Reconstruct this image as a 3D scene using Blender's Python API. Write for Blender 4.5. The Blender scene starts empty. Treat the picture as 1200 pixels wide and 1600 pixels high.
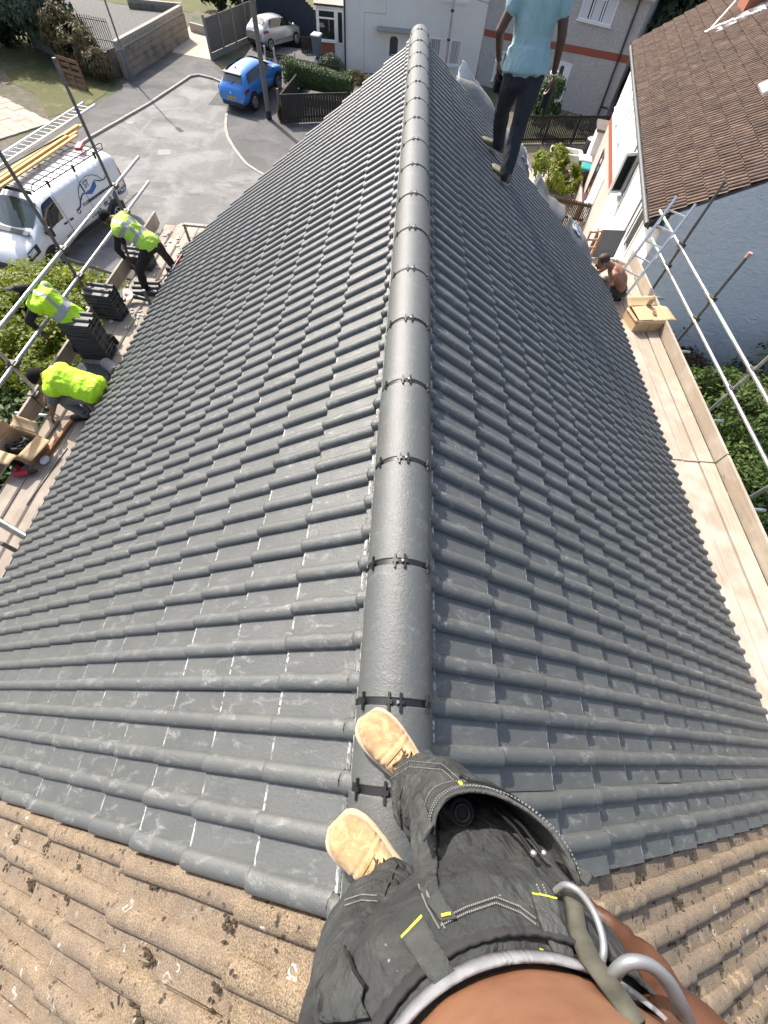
import bpy, bmesh, math, random
from mathutils import Vector, Matrix, Euler, noise
R = math.radians
PI = math.pi
random.seed(7)
SC = bpy.context.scene
COL = SC.collection

# ------------------------------------------------------------------ camera, sky, sun, exposure
CAMZ = 9.05
cd = bpy.data.cameras.new('camera')
cam = bpy.data.objects.new('camera', cd)
COL.objects.link(cam)
SC.camera = cam
cd.sensor_width = 36.0
cd.lens = 13.8224
cd.clip_start = 0.02
cd.clip_end = 600
_rows = ((0.996728, -0.076512, -0.026047), (0.054383, 0.873273, -0.484186), (0.059792, 0.481186, 0.874577))
cam.matrix_world = Matrix.Translation((0, 0, CAMZ)) @ Matrix(_rows).to_4x4()

SUN_DIR = Vector((-0.59, 0.807, 0)).normalized()
SUN_EL = R(45)
w = bpy.data.worlds.new('World')
SC.world = w
w.use_nodes = True
nt = w.node_tree
bg = nt.nodes['Background']
sky = nt.nodes.new('ShaderNodeTexSky')
sky.sky_type = 'NISHITA'
sky.sun_disc = False
sky.sun_elevation = SUN_EL
sky.sun_rotation = math.atan2(SUN_DIR.x, SUN_DIR.y) % (2 * PI)
sky.dust_density = 4.0
sky.air_density = 0.9
sky.ozone_density = 0.4
nt.links.new(sky.outputs[0], bg.inputs[0])
bg.inputs[1].default_value = 0.15
sl = bpy.data.lights.new('sun', 'SUN')
sl.energy = 3.9
sl.angle = R(0.53)
sl.color = (1.0, 0.955, 0.88)
so = bpy.data.objects.new('sun', sl)
COL.objects.link(so)
sv = Vector((SUN_DIR.x * math.cos(SUN_EL), SUN_DIR.y * math.cos(SUN_EL), math.sin(SUN_EL)))
so.rotation_euler = sv.to_track_quat('Z', 'Y').to_euler()
so.location = (-20, 25, 40)
SC.view_settings.view_transform = 'Standard'
SC.view_settings.look = 'None'
SC.view_settings.gamma = 1
SC.view_settings.exposure = 0.76
SC.view_settings.use_curve_mapping = False

# ------------------------------------------------------------------ mesh helpers
def wm(o):
    return o.matrix_basis.copy() if o.parent is None else wm(o.parent) @ o.matrix_basis

class MB:
    """collects faces, then links them as ONE mesh object"""
    def __init__(s):
        s.v = []; s.f = []; s.m = []; s.sm = []
    def add(s, vs, fs, mi=0, smooth=False):
        b = len(s.v)
        s.v += [tuple(p) for p in vs]
        for f in fs:
            s.f.append([b + i for i in f]); s.m.append(mi); s.sm.append(smooth)
        return s
    def box(s, c, size, rot=None, mi=0):
        M = Matrix.Translation(c) @ (rot.to_4x4() if rot is not None else Matrix.Identity(4))
        x, y, z = size[0] / 2, size[1] / 2, size[2] / 2
        vs = [M @ Vector(p) for p in ((-x,-y,-z),(x,-y,-z),(x,y,-z),(-x,y,-z),(-x,-y,z),(x,-y,z),(x,y,z),(-x,y,z))]
        return s.add(vs, [(0,3,2,1),(4,5,6,7),(0,1,5,4),(1,2,6,5),(2,3,7,6),(3,0,4,7)], mi)
    def bar(s, p0, p1, w, h, up=(0, 0, 1), mi=0):
        p0, p1 = Vector(p0), Vector(p1)
        d = (p1 - p0); L = d.length; d.normalize()
        u = Vector(up); x = d.cross(u)
        if x.length < 1e-4: x = d.cross(Vector((1, 0, 0)))
        x.normalize(); u = x.cross(d)
        M = Matrix((x, d, u)).transposed()
        return s.box((p0 + p1) / 2, (w, L, h), M, mi)
    def loft(s, rings, mi=0, caps=True, smooth=True, closed=True):
        n = len(rings[0]); b = len(s.v)
        for r in rings: s.v += [tuple(p) for p in r]
        for i in range(len(rings) - 1):
            for j in range(n if closed else n - 1):
                k = (j + 1) % n
                s.f.append([b + i*n + j, b + i*n + k, b + (i+1)*n + k, b + (i+1)*n + j]); s.m.append(mi); s.sm.append(smooth)
        if caps and closed:
            for rg, rev in ((rings[0], True), (rings[-1], False)):
                c = len(s.v); s.v += [tuple(p) for p in rg]
                s.f.append([c + j for j in (reversed(range(n)) if rev else range(n))]); s.m.append(mi); s.sm.append(False)
        return s
    def tube(s, pts, r, seg=8, mi=0, caps=True, smooth=True, close=False):
        pts = [Vector(p) for p in pts]
        n = len(pts)
        rr = r if isinstance(r, (list, tuple)) else [r] * n
        rings = []; prev = None
        for i, p in enumerate(pts):
            if close: t = pts[(i+1) % n] - pts[i-1]
            else: t = pts[min(i+1, n-1)] - pts[max(i-1, 0)]
            t.normalize()
            if prev is None:
                a = Vector((0, 0, 1)) if abs(t.z) < 0.9 else Vector((1, 0, 0))
                x = t.cross(a).normalized()
            else:
                x = (prev - t * prev.dot(t)).normalized()
            prev = x; y = t.cross(x)
            q = rr[i]
            qa, qb = q if isinstance(q, (tuple, list)) else (q, q)
            rings.append([p + x * (qa * math.cos(2*PI*j/seg)) + y * (qb * math.sin(2*PI*j/seg)) for j in range(seg)])
        if close: rings.append(rings[0])
        return s.loft(rings, mi, caps and not close, smooth)
    def cyl(s, p0, p1, r0, r1=None, seg=12, mi=0, smooth=True):
        return s.tube([p0, p1], [r0, r0 if r1 is None else r1], seg, mi, True, smooth)
    def prism(s, poly, z0, z1, mi=0):
        n = len(poly)
        vs = [(p[0], p[1], z0) for p in poly] + [(p[0], p[1], z1) for p in poly]
        fs = [list(reversed(range(n))), [n + i for i in range(n)]] + [(i, (i+1) % n, n + (i+1) % n, n + i) for i in range(n)]
        return s.add(vs, fs, mi)
    def ball(s, c, r, seg=12, rings=8, mi=0, M=None):
        r = (r, r, r) if not isinstance(r, (tuple, list)) else r
        rs = []
        for i in range(rings + 1):
            a = -PI/2 + PI * i / rings
            ca = max(math.cos(a), 0.02)
            ring = []
            for j in range(seg):
                p = Vector((r[0]*ca*math.cos(2*PI*j/seg), r[1]*ca*math.sin(2*PI*j/seg), r[2]*math.sin(a)))
                if M is not None: p = M @ p
                ring.append(p + Vector(c))
            rs.append(ring)
        return s.loft(rs, mi, True, True)
    def xform(s, M):
        s.v = [tuple(M @ Vector(p)) for p in s.v]; return s
    def build(s, name, mat, parent=None, world=True, kind=None, bevel=0):
        me = bpy.data.meshes.new(name)
        vs = s.v
        if parent is not None and world:
            Mi = wm(parent).inverted()
            vs = [tuple(Mi @ Vector(p)) for p in vs]
        me.from_pydata(vs, [], s.f)
        for m in (mat if isinstance(mat, (list, tuple)) else [mat]): me.materials.append(m)
        me.polygons.foreach_set('material_index', s.m)
        me.polygons.foreach_set('use_smooth', s.sm)
        me.update()
        o = bpy.data.objects.new(name, me)
        COL.objects.link(o)
        if parent is not None: o.parent = parent
        if kind: o['kind'] = kind
        if bevel:
            b = o.modifiers.new('bevel', 'BEVEL'); b.width = bevel; b.segments = 2; b.limit_method = 'ANGLE'; b.angle_limit = R(40)
        return o

def tag(o, label=None, cat=None, group=None, kind=None):
    if label: o['label'] = label
    if cat: o['category'] = cat
    if group: o['group'] = group
    if kind: o['kind'] = kind
    return o

def empty(name, loc=(0, 0, 0), rz=0, label=None, cat=None, group=None, rot=None):
    o = bpy.data.objects.new(name, None)
    COL.objects.link(o)
    o.empty_display_size = 0.2
    o.location = loc
    o.rotation_euler = rot if rot is not None else (0, 0, rz)
    return tag(o, label, cat, group)

def inst(src, parent, M, name=None):
    o = bpy.data.objects.new(name or src.name.split('.')[0], src.data if hasattr(src, 'data') else src)
    COL.objects.link(o)
    o.parent = parent
    o.matrix_basis = M
    return o

def fuse(mb, voxel, smooth=4, disp=None):
    """union of overlapping closed shapes as one continuous surface; returns an MB"""
    me = bpy.data.meshes.new('tmp'); me.from_pydata(mb.v, [], mb.f); me.update()
    o = bpy.data.objects.new('tmp', me); COL.objects.link(o)
    m = o.modifiers.new('r', 'REMESH'); m.mode = 'VOXEL'; m.voxel_size = voxel
    if smooth:
        k = o.modifiers.new('s', 'SMOOTH'); k.factor = 0.5; k.iterations = smooth
    dg = bpy.context.evaluated_depsgraph_get()
    e = o.evaluated_get(dg).to_mesh()
    out = MB()
    out.v = [tuple(v.co) for v in e.vertices]
    out.f = [list(p.vertices) for p in e.polygons]
    out.m = [0] * len(out.f); out.sm = [True] * len(out.f)
    if disp:
        nor = [v.normal.copy() for v in e.vertices]
        out.v = [tuple(Vector(p) + n * disp(Vector(p))) for p, n in zip(out.v, nor)]
    o.evaluated_get(dg).to_mesh_clear()
    bpy.data.objects.remove(o); bpy.data.meshes.remove(me)
    return out

# ------------------------------------------------------------------ materials
def mat(name, col, rough=0.7, metal=0.0, spec=0.5):
    m = bpy.data.materials.new(name); m.use_nodes = True
    b = m.node_tree.nodes['Principled BSDF']
    b.inputs['Base Color'].default_value = (*col, 1)
    b.inputs['Roughness'].default_value = rough
    b.inputs['Metallic'].default_value = metal
    b.inputs['Specular IOR Level'].default_value = spec
    m.diffuse_color = (*col, 1)
    return m

class NT:
    """small node-graph writer"""
    def __init__(s, m):
        s.m = m; s.t = m.node_tree; s.b = s.t.nodes['Principled BSDF']
        g = s.t.nodes.new('ShaderNodeNewGeometry'); s.pos = g.outputs['Position']; s.geo = g
    def n(s, typ, **kw):
        x = s.t.nodes.new(typ)
        for k, v in kw.items(): setattr(x, k, v)
        return x
    def l(s, a, b): s.t.links.new(a, b)
    def obj(s):
        return s.n('ShaderNodeTexCoord').outputs['Object']
    def mapv(s, vec, scale=(1, 1, 1), rot=(0, 0, 0), loc=(0, 0, 0)):
        m = s.n('ShaderNodeMapping')
        m.inputs['Scale'].default_value = scale; m.inputs['Rotation'].default_value = rot; m.inputs['Location'].default_value = loc
        s.l(vec, m.inputs['Vector']); return m.outputs[0]
    def noise(s, vec, scale, detail=4, rough=0.55, dist=0.0):
        x = s.n('ShaderNodeTexNoise')
        x.inputs['Scale'].default_value = scale; x.inputs['Detail'].default_value = detail
        x.inputs['Roughness'].default_value = rough; x.inputs['Distortion'].default_value = dist
        s.l(vec, x.inputs['Vector']); return x.outputs['Fac']
    def voro(s, vec, scale, feature='F1', rnd=1.0):
        x = s.n('ShaderNodeTexVoronoi', feature=feature)
        x.inputs['Scale'].default_value = scale; x.inputs['Randomness'].default_value = rnd
        s.l(vec, x.inputs['Vector']); return x
    def ramp(s, fac, stops, interp='LINEAR'):
        r = s.n('ShaderNodeValToRGB'); cr = r.color_ramp; cr.interpolation = interp
        while len(cr.elements) < len(stops): cr.elements.new(0.5)
        for e, (p, c) in zip(cr.elements, stops):
            e.position = p
            e.color = (c, c, c, 1) if not isinstance(c, (tuple, list)) else (*c, 1)
        s.l(fac, r.inputs[0]); return r.outputs[0]
    def mix(s, fac, a, b, mode='MIX'):
        x = s.n('ShaderNodeMix', data_type='RGBA', blend_type=mode)
        for sock, v in ((x.inputs[0], fac), (x.inputs[6], a), (x.inputs[7], b)):
            if isinstance(v, (int, float)): sock.default_value = v if sock.type == 'VALUE' else (v, v, v, 1)
            elif isinstance(v, (tuple, list)): sock.default_value = (*v, 1)
            else: s.l(v, sock)
        return x.outputs[2]
    def math(s, op, a, b=0.0):
        x = s.n('ShaderNodeMath', operation=op)
        for i, v in enumerate((a, b)):
            if isinstance(v, (int, float)): x.inputs[i].default_value = v
            else: s.l(v, x.inputs[i])
        return x.outputs[0]
    def bump(s, h, strength=0.3, dist=0.01, prev=None):
        x = s.n('ShaderNodeBump'); x.inputs['Strength'].default_value = strength; x.inputs['Distance'].default_value = dist
        s.l(h, x.inputs['Height'])
        if prev is not None: s.l(prev, x.inputs['Normal'])
        return x.outputs[0]
    def col(s, c): s.l(c, s.b.inputs['Base Color'])
    def rgh(s, c): s.l(c, s.b.inputs['Roughness'])
    def nor(s, c): s.l(c, s.b.inputs['Normal'])
    def rand(s): return s.n('ShaderNodeObjectInfo').outputs['Random']

def speckle(name, c1, c2, scale=40, rough=0.75, bump=0.3, bd=0.004, big=None, metal=0, detail=5):
    """two-tone noisy surface with fine relief; optional broad stain colour"""
    m = mat(name, c1, rough, metal); q = NT(m)
    f = q.noise(q.pos, scale, detail, 0.65)
    c = q.mix(q.ramp(f, [(0.35, 0), (0.65, 1)]), c1, c2)
    if big:
        g = q.noise(q.pos, big[1], 5, 0.6)
        c = q.mix(q.ramp(g, [(big[2], 0), (big[3], 1)]), c, big[0])
    q.col(c)
    if bump: q.nor(q.bump(f, bump, bd))
    return m

def wood(name, c1, c2, axis=1, scale=6, rough=0.75, stain=None):
    m = mat(name, c1, rough); q = NT(m)
    sc = [26, 26, 26]; sc[axis] = 1.3
    v = q.mapv(q.pos, sc)
    f = q.noise(v, scale / 6, 6, 0.65, 0.6)
    g = q.noise(q.pos, 2.3, 3)
    c = q.mix(q.ramp(f, [(0.3, 0), (0.7, 1)]), c1, c2)
    r = q.rand()
    c = q.mix(q.math('MULTIPLY', r, 0.5), c, c2)
    kn = q.voro(q.mapv(q.pos, tuple(2.2 if i != axis else 0.7 for i in range(3))), 2.2); c = q.mix(q.ramp(kn.outputs['Distance'], [(0.03, 0.7), (0.07, 0)]), c, tuple(x * 0.45 for x in c2))
    if stain:
        c = q.mix(q.ramp(g, [(0.45, 0), (0.7, 0.75)]), c, stain)
    q.col(c); q.nor(q.bump(f, 0.25, 0.003))
    return m

# new concrete tiles: dark grey, dusty scuffs on the roll crowns
def tile_mat(name, base, dusty=1.0, rough=0.5):
    m = mat(name, base, rough); q = NT(m)
    fine = q.noise(q.pos, 330, 3, 0.7)
    med = q.noise(q.pos, 7, 5, 0.6)
    c = q.mix(q.ramp(fine, [(0.3, 0), (0.7, 1)]), tuple(x * 0.82 for x in base), tuple(x * 1.18 for x in base))
    c = q.mix(q.ramp(med, [(0.35, 0), (0.75, 0.45 * dusty)]), c, (0.15, 0.152, 0.146))
    # scuffs: blotchy dust, broken by streaky noise
    v = q.mapv(q.pos, (1.0, 2.2, 1.0))
    a = q.noise(v, 11, 4, 0.55, 0.8)
    b_ = q.noise(q.pos, 48, 5, 0.75, 1.5)
    big = q.noise(q.pos, 0.9, 2)
    k = q.math('MULTIPLY', q.ramp(a, [(0.54, 0), (0.70, 1)]), q.ramp(b_, [(0.40, 0), (0.64, 1)]))
    k = q.math('MULTIPLY', k, q.ramp(big, [(0.34, 0.3), (0.58, 1)]))
    k = q.math('MULTIPLY', k, 0.9 * dusty)
    c = q.mix(k, c, (0.36, 0.365, 0.355))
    rr = q.rand()
    c = q.mix(q.math('MULTIPLY', rr, 0.22), c, tuple(x * 0.55 for x in base))
    q.col(c)
    q.rgh(q.math('ADD', q.math('MULTIPLY', fine, 0.16), rough - 0.08))
    n1 = q.bump(fine, 0.55, 0.0025)
    q.nor(q.bump(q.noise(q.pos, 95, 4, 0.7), 0.45, 0.004, n1))
    return m

def edge_mat():
    m = mat('tile tail edge, chalky', (0.3, 0.31, 0.31), 0.8); q = NT(m)
    n = q.noise(q.pos, 42, 5, 0.75)
    f = q.noise(q.pos, 4, 3)
    k = q.math('MULTIPLY', q.ramp(n, [(0.43, 0), (0.56, 1)]), q.ramp(f, [(0.38, 0.12), (0.6, 1)]))
    q.col(q.mix(k, (0.10, 0.102, 0.098), (0.66, 0.66, 0.64)))
    return m

def old_tile_mat():
    m = mat('old sandy concrete tile', (0.36, 0.27, 0.19), 0.9); q = NT(m)
    fine = q.noise(q.pos, 190, 4, 0.75)
    med = q.noise(q.pos, 14, 5, 0.65)
    big = q.noise(q.pos, 3.2, 3)
    c = q.mix(q.ramp(med, [(0.3, 0), (0.7, 1)]), (0.21, 0.150, 0.090), (0.42, 0.315, 0.20))
    c = q.mix(q.ramp(fine, [(0.36, 0.95), (0.52, 0)]), c, (0.09, 0.064, 0.04))
    c = q.mix(q.ramp(fine, [(0.53, 0), (0.68, 0.9)]), c, (0.52, 0.42, 0.30))
    c = q.mix(q.ramp(big, [(0.42, 0), (0.7, 0.55)]), c, (0.24, 0.19, 0.145))
    # ochre lichen discs
    wv = q.mix(0.06, q.pos, q.n('ShaderNodeTexNoise').outputs['Color'], 'ADD')
    v1 = q.voro(wv, 9)
    k1 = q.math('MULTIPLY', q.ramp(v1.outputs['Distance'], [(0.20, 1), (0.27, 0)]), q.ramp(q.noise(q.pos, 2.7, 2), [(0.52, 0), (0.6, 1)]))
    c = q.mix(q.math('MULTIPLY', k1, 0.8), c, (0.56, 0.42, 0.25))
    # white crust rings
    v2 = q.voro(q.mapv(wv, (1, 1, 1), loc=(3.1, 1.7, 0.4)), 13)
    k2 = q.math('MULTIPLY', q.ramp(v2.outputs['Distance'], [(0.10, 0), (0.13, 1), (0.19, 1), (0.22, 0)]), q.ramp(q.noise(q.pos, 60, 4, .7), [(0.44, 0), (0.56, 1)]))
    k2 = q.math('MULTIPLY', k2, q.ramp(q.noise(q.pos, 2.6, 3), [(0.5, 0), (0.58, 1)]))
    c = q.mix(k2, c, (0.78, 0.77, 0.72))
    # black lichen spots
    v3 = q.voro(q.mapv(wv, (1, 1, 1), loc=(0.3, 5.7, 2.4)), 30)
    k3 = q.math('MULTIPLY', q.ramp(v3.outputs['Distance'], [(0.20, 1), (0.30, 0)]), q.ramp(q.noise(q.pos, 6.5, 4, 0.65), [(0.47, 0), (0.55, 1)]))
    c = q.mix(k3, c, (0.035, 0.027, 0.02))
    rr = q.rand()
    c = q.mix(q.math('MULTIPLY', rr, 0.3), c, (0.22, 0.18, 0.15))
    q.col(c)
    h = q.math('ADD', q.math('MULTIPLY', fine, 0.9), med)
    q.nor(q.bump(h, 0.9, 0.009))
    return m

def brown_tile_mat():
    m = mat('weathered brown roof tile', (0.17, 0.115, 0.085), 0.9); q = NT(m)
    med = q.noise(q.pos, 3.5, 5, 0.65)
    fine = q.noise(q.pos, 45, 4, 0.7)
    c = q.mix(q.ramp(med, [(0.3, 0), (0.7, 1)]), (0.112, 0.075, 0.052), (0.25, 0.172, 0.126))
    c = q.mix(q.ramp(fine, [(0.6, 0), (0.74, 0.7)]), c, (0.42, 0.36, 0.29))
    c = q.mix(q.ramp(fine, [(0.3, 0.7), (0.42, 0)]), c, (0.045, 0.032, 0.025))
    rr = q.rand()
    c = q.mix(q.ramp(rr, [(0.0, 0), (1, 0.55)]), c, (0.09, 0.06, 0.05))
    q.col(c); q.nor(q.bump(fine, 0.4, 0.006))
    return m

M = {}
M['tile'] = tile_mat('new grey roof tile', (0.097, 0.104, 0.102), 1.1, 0.42)
M['ridge'] = tile_mat('new grey ridge tile', (0.099, 0.106, 0.104), 0.45, 0.40)
for k_ in ('tile', 'ridge'): M[k_].node_tree.nodes['Principled BSDF'].inputs['Specular IOR Level'].default_value = 0.7
M['edge'] = edge_mat()
M['oldtile'] = old_tile_mat()
M['browntile'] = brown_tile_mat()
M['black'] = mat('black plastic', (0.012, 0.012, 0.013), 0.45)
M['rubber'] = mat('black rubber', (0.018, 0.018, 0.018), 0.75)
M['screw'] = mat('zinc screw', (0.75, 0.75, 0.75), 0.25, 1.0)
M['felt'] = speckle('grey roofing underlay', (0.15, 0.146, 0.138), (0.22, 0.212, 0.20), 30, 0.6, 0.3, 0.01, ((0.12, 0.115, 0.105), 2.0, 0.5, 0.75))
M['feltback'] = mat('pale underside of the underlay', (0.72, 0.72, 0.70), 0.5)
M['mortar'] = speckle('pale crumbled mortar', (0.5, 0.48, 0.44), (0.72, 0.70, 0.66), 60, 0.95, 0.6, 0.01)
M['moss'] = speckle('dark dry moss', (0.035, 0.026, 0.016), (0.085, 0.062, 0.035), 80, 0.95, 0.8, 0.01)
M['steel'] = speckle('galvanised scaffold tube', (0.42, 0.43, 0.43), (0.56, 0.57, 0.56), 25, 0.38, 0.1, 0.002, ((0.27, 0.26, 0.25), 5.0, 0.5, 0.75), 0.75)
M['steelg'] = speckle('green banded scaffold tube', (0.30, 0.52, 0.33), (0.46, 0.60, 0.48), 18, 0.45, 0.1, 0.002, ((0.5, 0.52, 0.5), 4.0, 0.45, 0.7), 0.3)
M['steeld'] = speckle('dark weathered steel', (0.10, 0.105, 0.105), (0.2, 0.2, 0.2), 30, 0.5, 0.2, 0.002, None, 0.5)
M['fitting'] = speckle('scaffold fitting', (0.08, 0.078, 0.075), (0.17, 0.15, 0.13), 40, 0.6, 0.4, 0.004, None, 0.5)
M['board'] = wood('pale scaffold board', (0.50, 0.43, 0.345), (0.33, 0.265, 0.20), 1, 9, 0.88, (0.52, 0.47, 0.40))
M['boardold'] = wood('grey weathered scaffold board', (0.40, 0.34, 0.275), (0.27, 0.225, 0.18), 1, 6, 0.85, (0.48, 0.42, 0.35))
M['alu'] = mat('bare aluminium', (0.72, 0.72, 0.72), 0.32, 0.85)
M['card'] = speckle('brown cardboard', (0.52, 0.36, 0.20), (0.58, 0.41, 0.24), 12, 0.85, 0.1, 0.002)
M['cardin'] = mat('inside of cardboard', (0.36, 0.24, 0.13), 0.9)
M['tape'] = mat('brown parcel tape', (0.24, 0.15, 0.07), 0.25)
M['skin'] = None
# ------------------------------------------------------------------ the house being re-roofed, and the joined neighbour
XR = 0.114            # ridge line
ZR = 7.650            # where the two tile planes would meet
ALP = R(35.5)
CA, SA = math.cos(ALP), math.sin(ALP)
P = 0.142             # roll spacing, two rolls to a tile
GA = 0.33             # gauge
S0 = 0.15             # first tail, under the ridge tile
NC = 15               # courses
YJ = -0.475           # joint between new and old tiles
YV = 7.62             # far verge
SE = S0 + GA * (NC - 1)
TAIL = 0.37
TH = 0.033
def slope_pt(sg, s, y, n=0.0):
    return Vector((XR + sg * (s * CA + n * SA), y, ZR - s * SA + n * CA))
def slope_mat(sg, s, y):
    ex = Vector((0, sg, 0)); ey = Vector((sg * CA, 0, -SA)); ez = ex.cross(ey)
    if ez.z < 0: ex = -ex; ez = ex.cross(ey)
    return Matrix.Translation(slope_pt(sg, s, y)) @ Matrix((ex, ey, ez)).transposed().to_4x4()

def tile_profile(p, rw, rh, nr=9, pan_bow=0.0):
    """cross-section of one roll period: flat pan, then a rounded roll"""
    pts = [(0.0, 0.0), (p - rw, 0.0)]
    for i in range(nr + 1):
        a = PI - PI * i / nr
        pts.append((p - rw/2 + rw/2 * math.cos(a), rh * (math.sin(a) ** 0.8)))
    return pts
def make_tile_mesh(name, mats, periods=2, p=P, rw=0.063, rh=0.0285, L=TAIL, y0=0.0, wob=0.0, seed=0, nr=9, th=TH, flip=False):
    rnd = random.Random(seed)
    mb = MB()
    prof = []
    for k in range(periods):
        for (x, z) in tile_profile(p, rw, rh, nr): prof.append((x + k * p, z))
    W_ = periods * p
    ys = [y0, L - 0.012, L] if wob == 0 else [y0, L * 0.35, L * 0.7, L - 0.01, L]
    rows = []
    for i, y in enumerate(ys):
        drop = 0.004 if i == len(ys) - 1 else 0
        rows.append([(x, y + (rnd.uniform(-wob, wob) if i == len(ys) - 1 else 0), z + th * y / L + 0.004 - drop + (rnd.uniform(-wob, wob) * 0.6 if wob else 0)) for (x, z) in prof])
    n = len(prof); nper = n // periods
    # pan and roll are separate strips so the pan keeps a crisp edge
    for k in range(periods):
        o = k * nper
        for i in range(len(rows) - 1):
            a, b = rows[i], rows[i + 1]
            last = i == len(rows) - 2
            mb.add([a[o], a[o+1], b[o+1], b[o]], [(0, 1, 2, 3)], 1 if last else 0)
            rr = list(range(o + 2, o + nper))
            vs = [a[j] for j in rr] + [b[j] for j in rr]; m = len(rr)
            mb.add(vs, [(j, j+1, m+j+1, m+j) for j in range(m-1)], 2 if last else 0, True)
    # tail face
    t = rows[-1]
    vs = list(t) + [(x, y - 0.002, max(z - 0.018, 0.0 + th - 0.016)) for (x, y, z) in t]
    low = [(x, y - 0.001, th * 1.0 - 0.014 + max(0, pz - 0.012)) for (x, y, z), (px, pz) in zip(t, prof)]
    vs = list(t) + low
    mb.add(vs, [(j, n + j, n + j + 1, j + 1) for j in range(n - 1)], 0)
    # closed side under the outer roll
    e0, e1 = rows[0][-1], rows[-1][-1]
    mb.add([e0, e1, (e1[0], e1[1], e1[2] - 0.012), (e0[0], e0[1], e0[2] - 0.006)], [(0, 1, 2, 3)], 0)
    if flip:
        mb.v = [(W_ - x, y, z) for x, y, z in mb.v]; mb.f = [list(reversed(f)) for f in mb.f]
    me = bpy.data.meshes.new(name)
    me.from_pydata(mb.v, [], mb.f)
    for m_ in mats: me.materials.append(m_)
    me.polygons.foreach_set('material_index', mb.m); me.polygons.foreach_set('use_smooth', mb.sm)
    me.update()
    return me, mb

def cam_px(p):
    v = cam.matrix_world.inverted() @ Vector(p)
    if v.z > -0.05: return None
    k = 13.82 / 36 * 1024
    return 384 + k * v.x / -v.z, 512 - k * v.y / -v.z
def lay_tiles(parent, meshes, mbs, spots, limit, name, mats, stuffname):
    """the largest in view become parts of their own, the rest one joined part"""
    spots = sorted(spots, key=lambda q: q[0])
    Pi = wm(parent).inverted()
    rest = MB()
    for i, (d, Mx, v) in enumerate(spots):
        if i < limit:
            o = bpy.data.objects.new(name, meshes[v]); COL.objects.link(o)
            o.parent = parent; o.matrix_basis = Pi @ Mx
        else:
            mb = mbs[v]; b = len(rest.v)
            rest.v += [tuple(Mx @ Vector(p)) for p in mb.v]
            rest.f += [[b + j for j in f] for f in mb.f]; rest.m += mb.m; rest.sm += mb.sm
    if rest.f: rest.build(stuffname, mats, parent, kind='stuff')

house = empty('house', (XR, 3.6, 0), 0, 'house newly roofed in dark grey rolled tiles, with scaffold along both eaves', 'house')
TM = [M['tile'], M['edge'], M['tile']]
tmesh, tmb = make_tile_mesh('roof_tile', TM, flip=True)
tmesh2, tmb2 = make_tile_mesh('cut_roof_tile', TM, y0=0.235, flip=True)
def vis_key(c):
    q = cam_px(c)
    d = (Vector(c) - Vector((0, 0, CAMZ))).length
    if q is None or not (-20 < q[0] < 788 and -20 < q[1] < 1044): return 100 + d
    return d
spots = []
rnd = random.Random(3)
for sg, ph in ((-1, -0.001), (1, 0.080)):
    # tile local x runs along +y or -y; rolls at (k+1)*P - rw/2
    for k in range(NC):
        s = S0 + GA * k - TAIL
        y = YJ - 0.02
        n = int((YV - YJ) / (2 * P)) + 5
        for j in range(n):
            # roll centre phase
            if sg < 0:
                y0 = (ph - 0.033) + (-5 + 2 * j) * P
                yc = y0 + P
            else:
                y0 = (ph - 0.033 - 0.076) + (-5 + 2 * j) * P
                yc = y0 - P
            Mx = slope_mat(sg, s, y0)
            if yc < YJ + P * 0.9 or yc > YV: continue
            jit = Matrix.Translation((rnd.uniform(-.002, .002), rnd.uniform(-.004, .004), rnd.uniform(0, .0015))) @ Matrix.Rotation(rnd.uniform(-.004, .004), 4, 'Z')
            c = slope_pt(sg, s + 0.2, yc)
            spots.append((vis_key(c), Mx @ jit, 1 if k == 0 else 0))
lay_tiles(house, [tmesh, tmesh2], [tmb, tmb2], spots, 300, 'roof_tile', TM, 'roof_tiles_beyond')

# ridge tiles with plastic unions
def ridge_rings(ya, yb, r=0.121, z=7.757, drop=0.0, seg=20, th=0.014, wid=0.0):
    out = []
    prof = []
    for i in range(seg + 1):
        a = R(-6) + (PI + R(12)) * i / seg
        prof.append((r * math.cos(a), r * math.sin(a) * 0.94))
    inner = [((r - th) * math.cos(R(-6) + (PI + R(12)) * i / seg), (r - th) * math.sin(R(-6) + (PI + R(12)) * i / seg) * 0.94 ) for i in range(seg, -1, -1)]
    prof = prof + inner
    n = max(2, int((yb - ya) / 0.06))
    for k in range(n + 1):
        y = ya + (yb - ya) * k / n
        out.append([Vector((XR + x, y, z - r * 0.94 + zz)) for x, zz in prof])
    return out
def ridge_mesh(ya, yb, r=0.121, z=7.757, x0=XR, th=0.014, seg=22, rough=0.0):
    mb = MB(); n = max(3, int((yb - ya) / 0.05)); A = [R(-6) + R(192) * i / seg for i in range(seg + 1)]
    zc = z - r * 0.94
    def row(y, rr, k=0):
        return [Vector((x0 + rr * math.cos(a), y + rough * noise.noise((a * 3, y, 2)), zc + rr * 0.94 * math.sin(a) + rough * noise.noise((a * 2, y * 5, 1)))) for a in A]
    ch = 0.003
    ys = [ya + ch] + [ya + (yb - ya) * q / n for q in range(1, n)] + [yb - ch]
    mb.loft([row(y, r) for y in ys], 0, False, True, False)
    mb.loft([row(ya + ch, r), row(ya, r - ch)], 0, False, True, False); mb.loft([row(yb - ch, r), row(yb, r - ch)], 0, False, True, False)
    mb.loft([row(ya, r - ch), row(ya, r - th), row(yb, r - th), row(yb, r - ch)], 0, False, False, False)
    for i in (0, -1):
        mb.loft([[row(y, r)[i] for y in ys], [row(y, r - th)[i] for y in ys]], 0, False, False, False)
    return mb
joints = [-0.50, -0.148, 0.075] + [0.075 + 0.4497 * k for k in range(1, 17)] + [7.50]
clipz = 7.757
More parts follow.
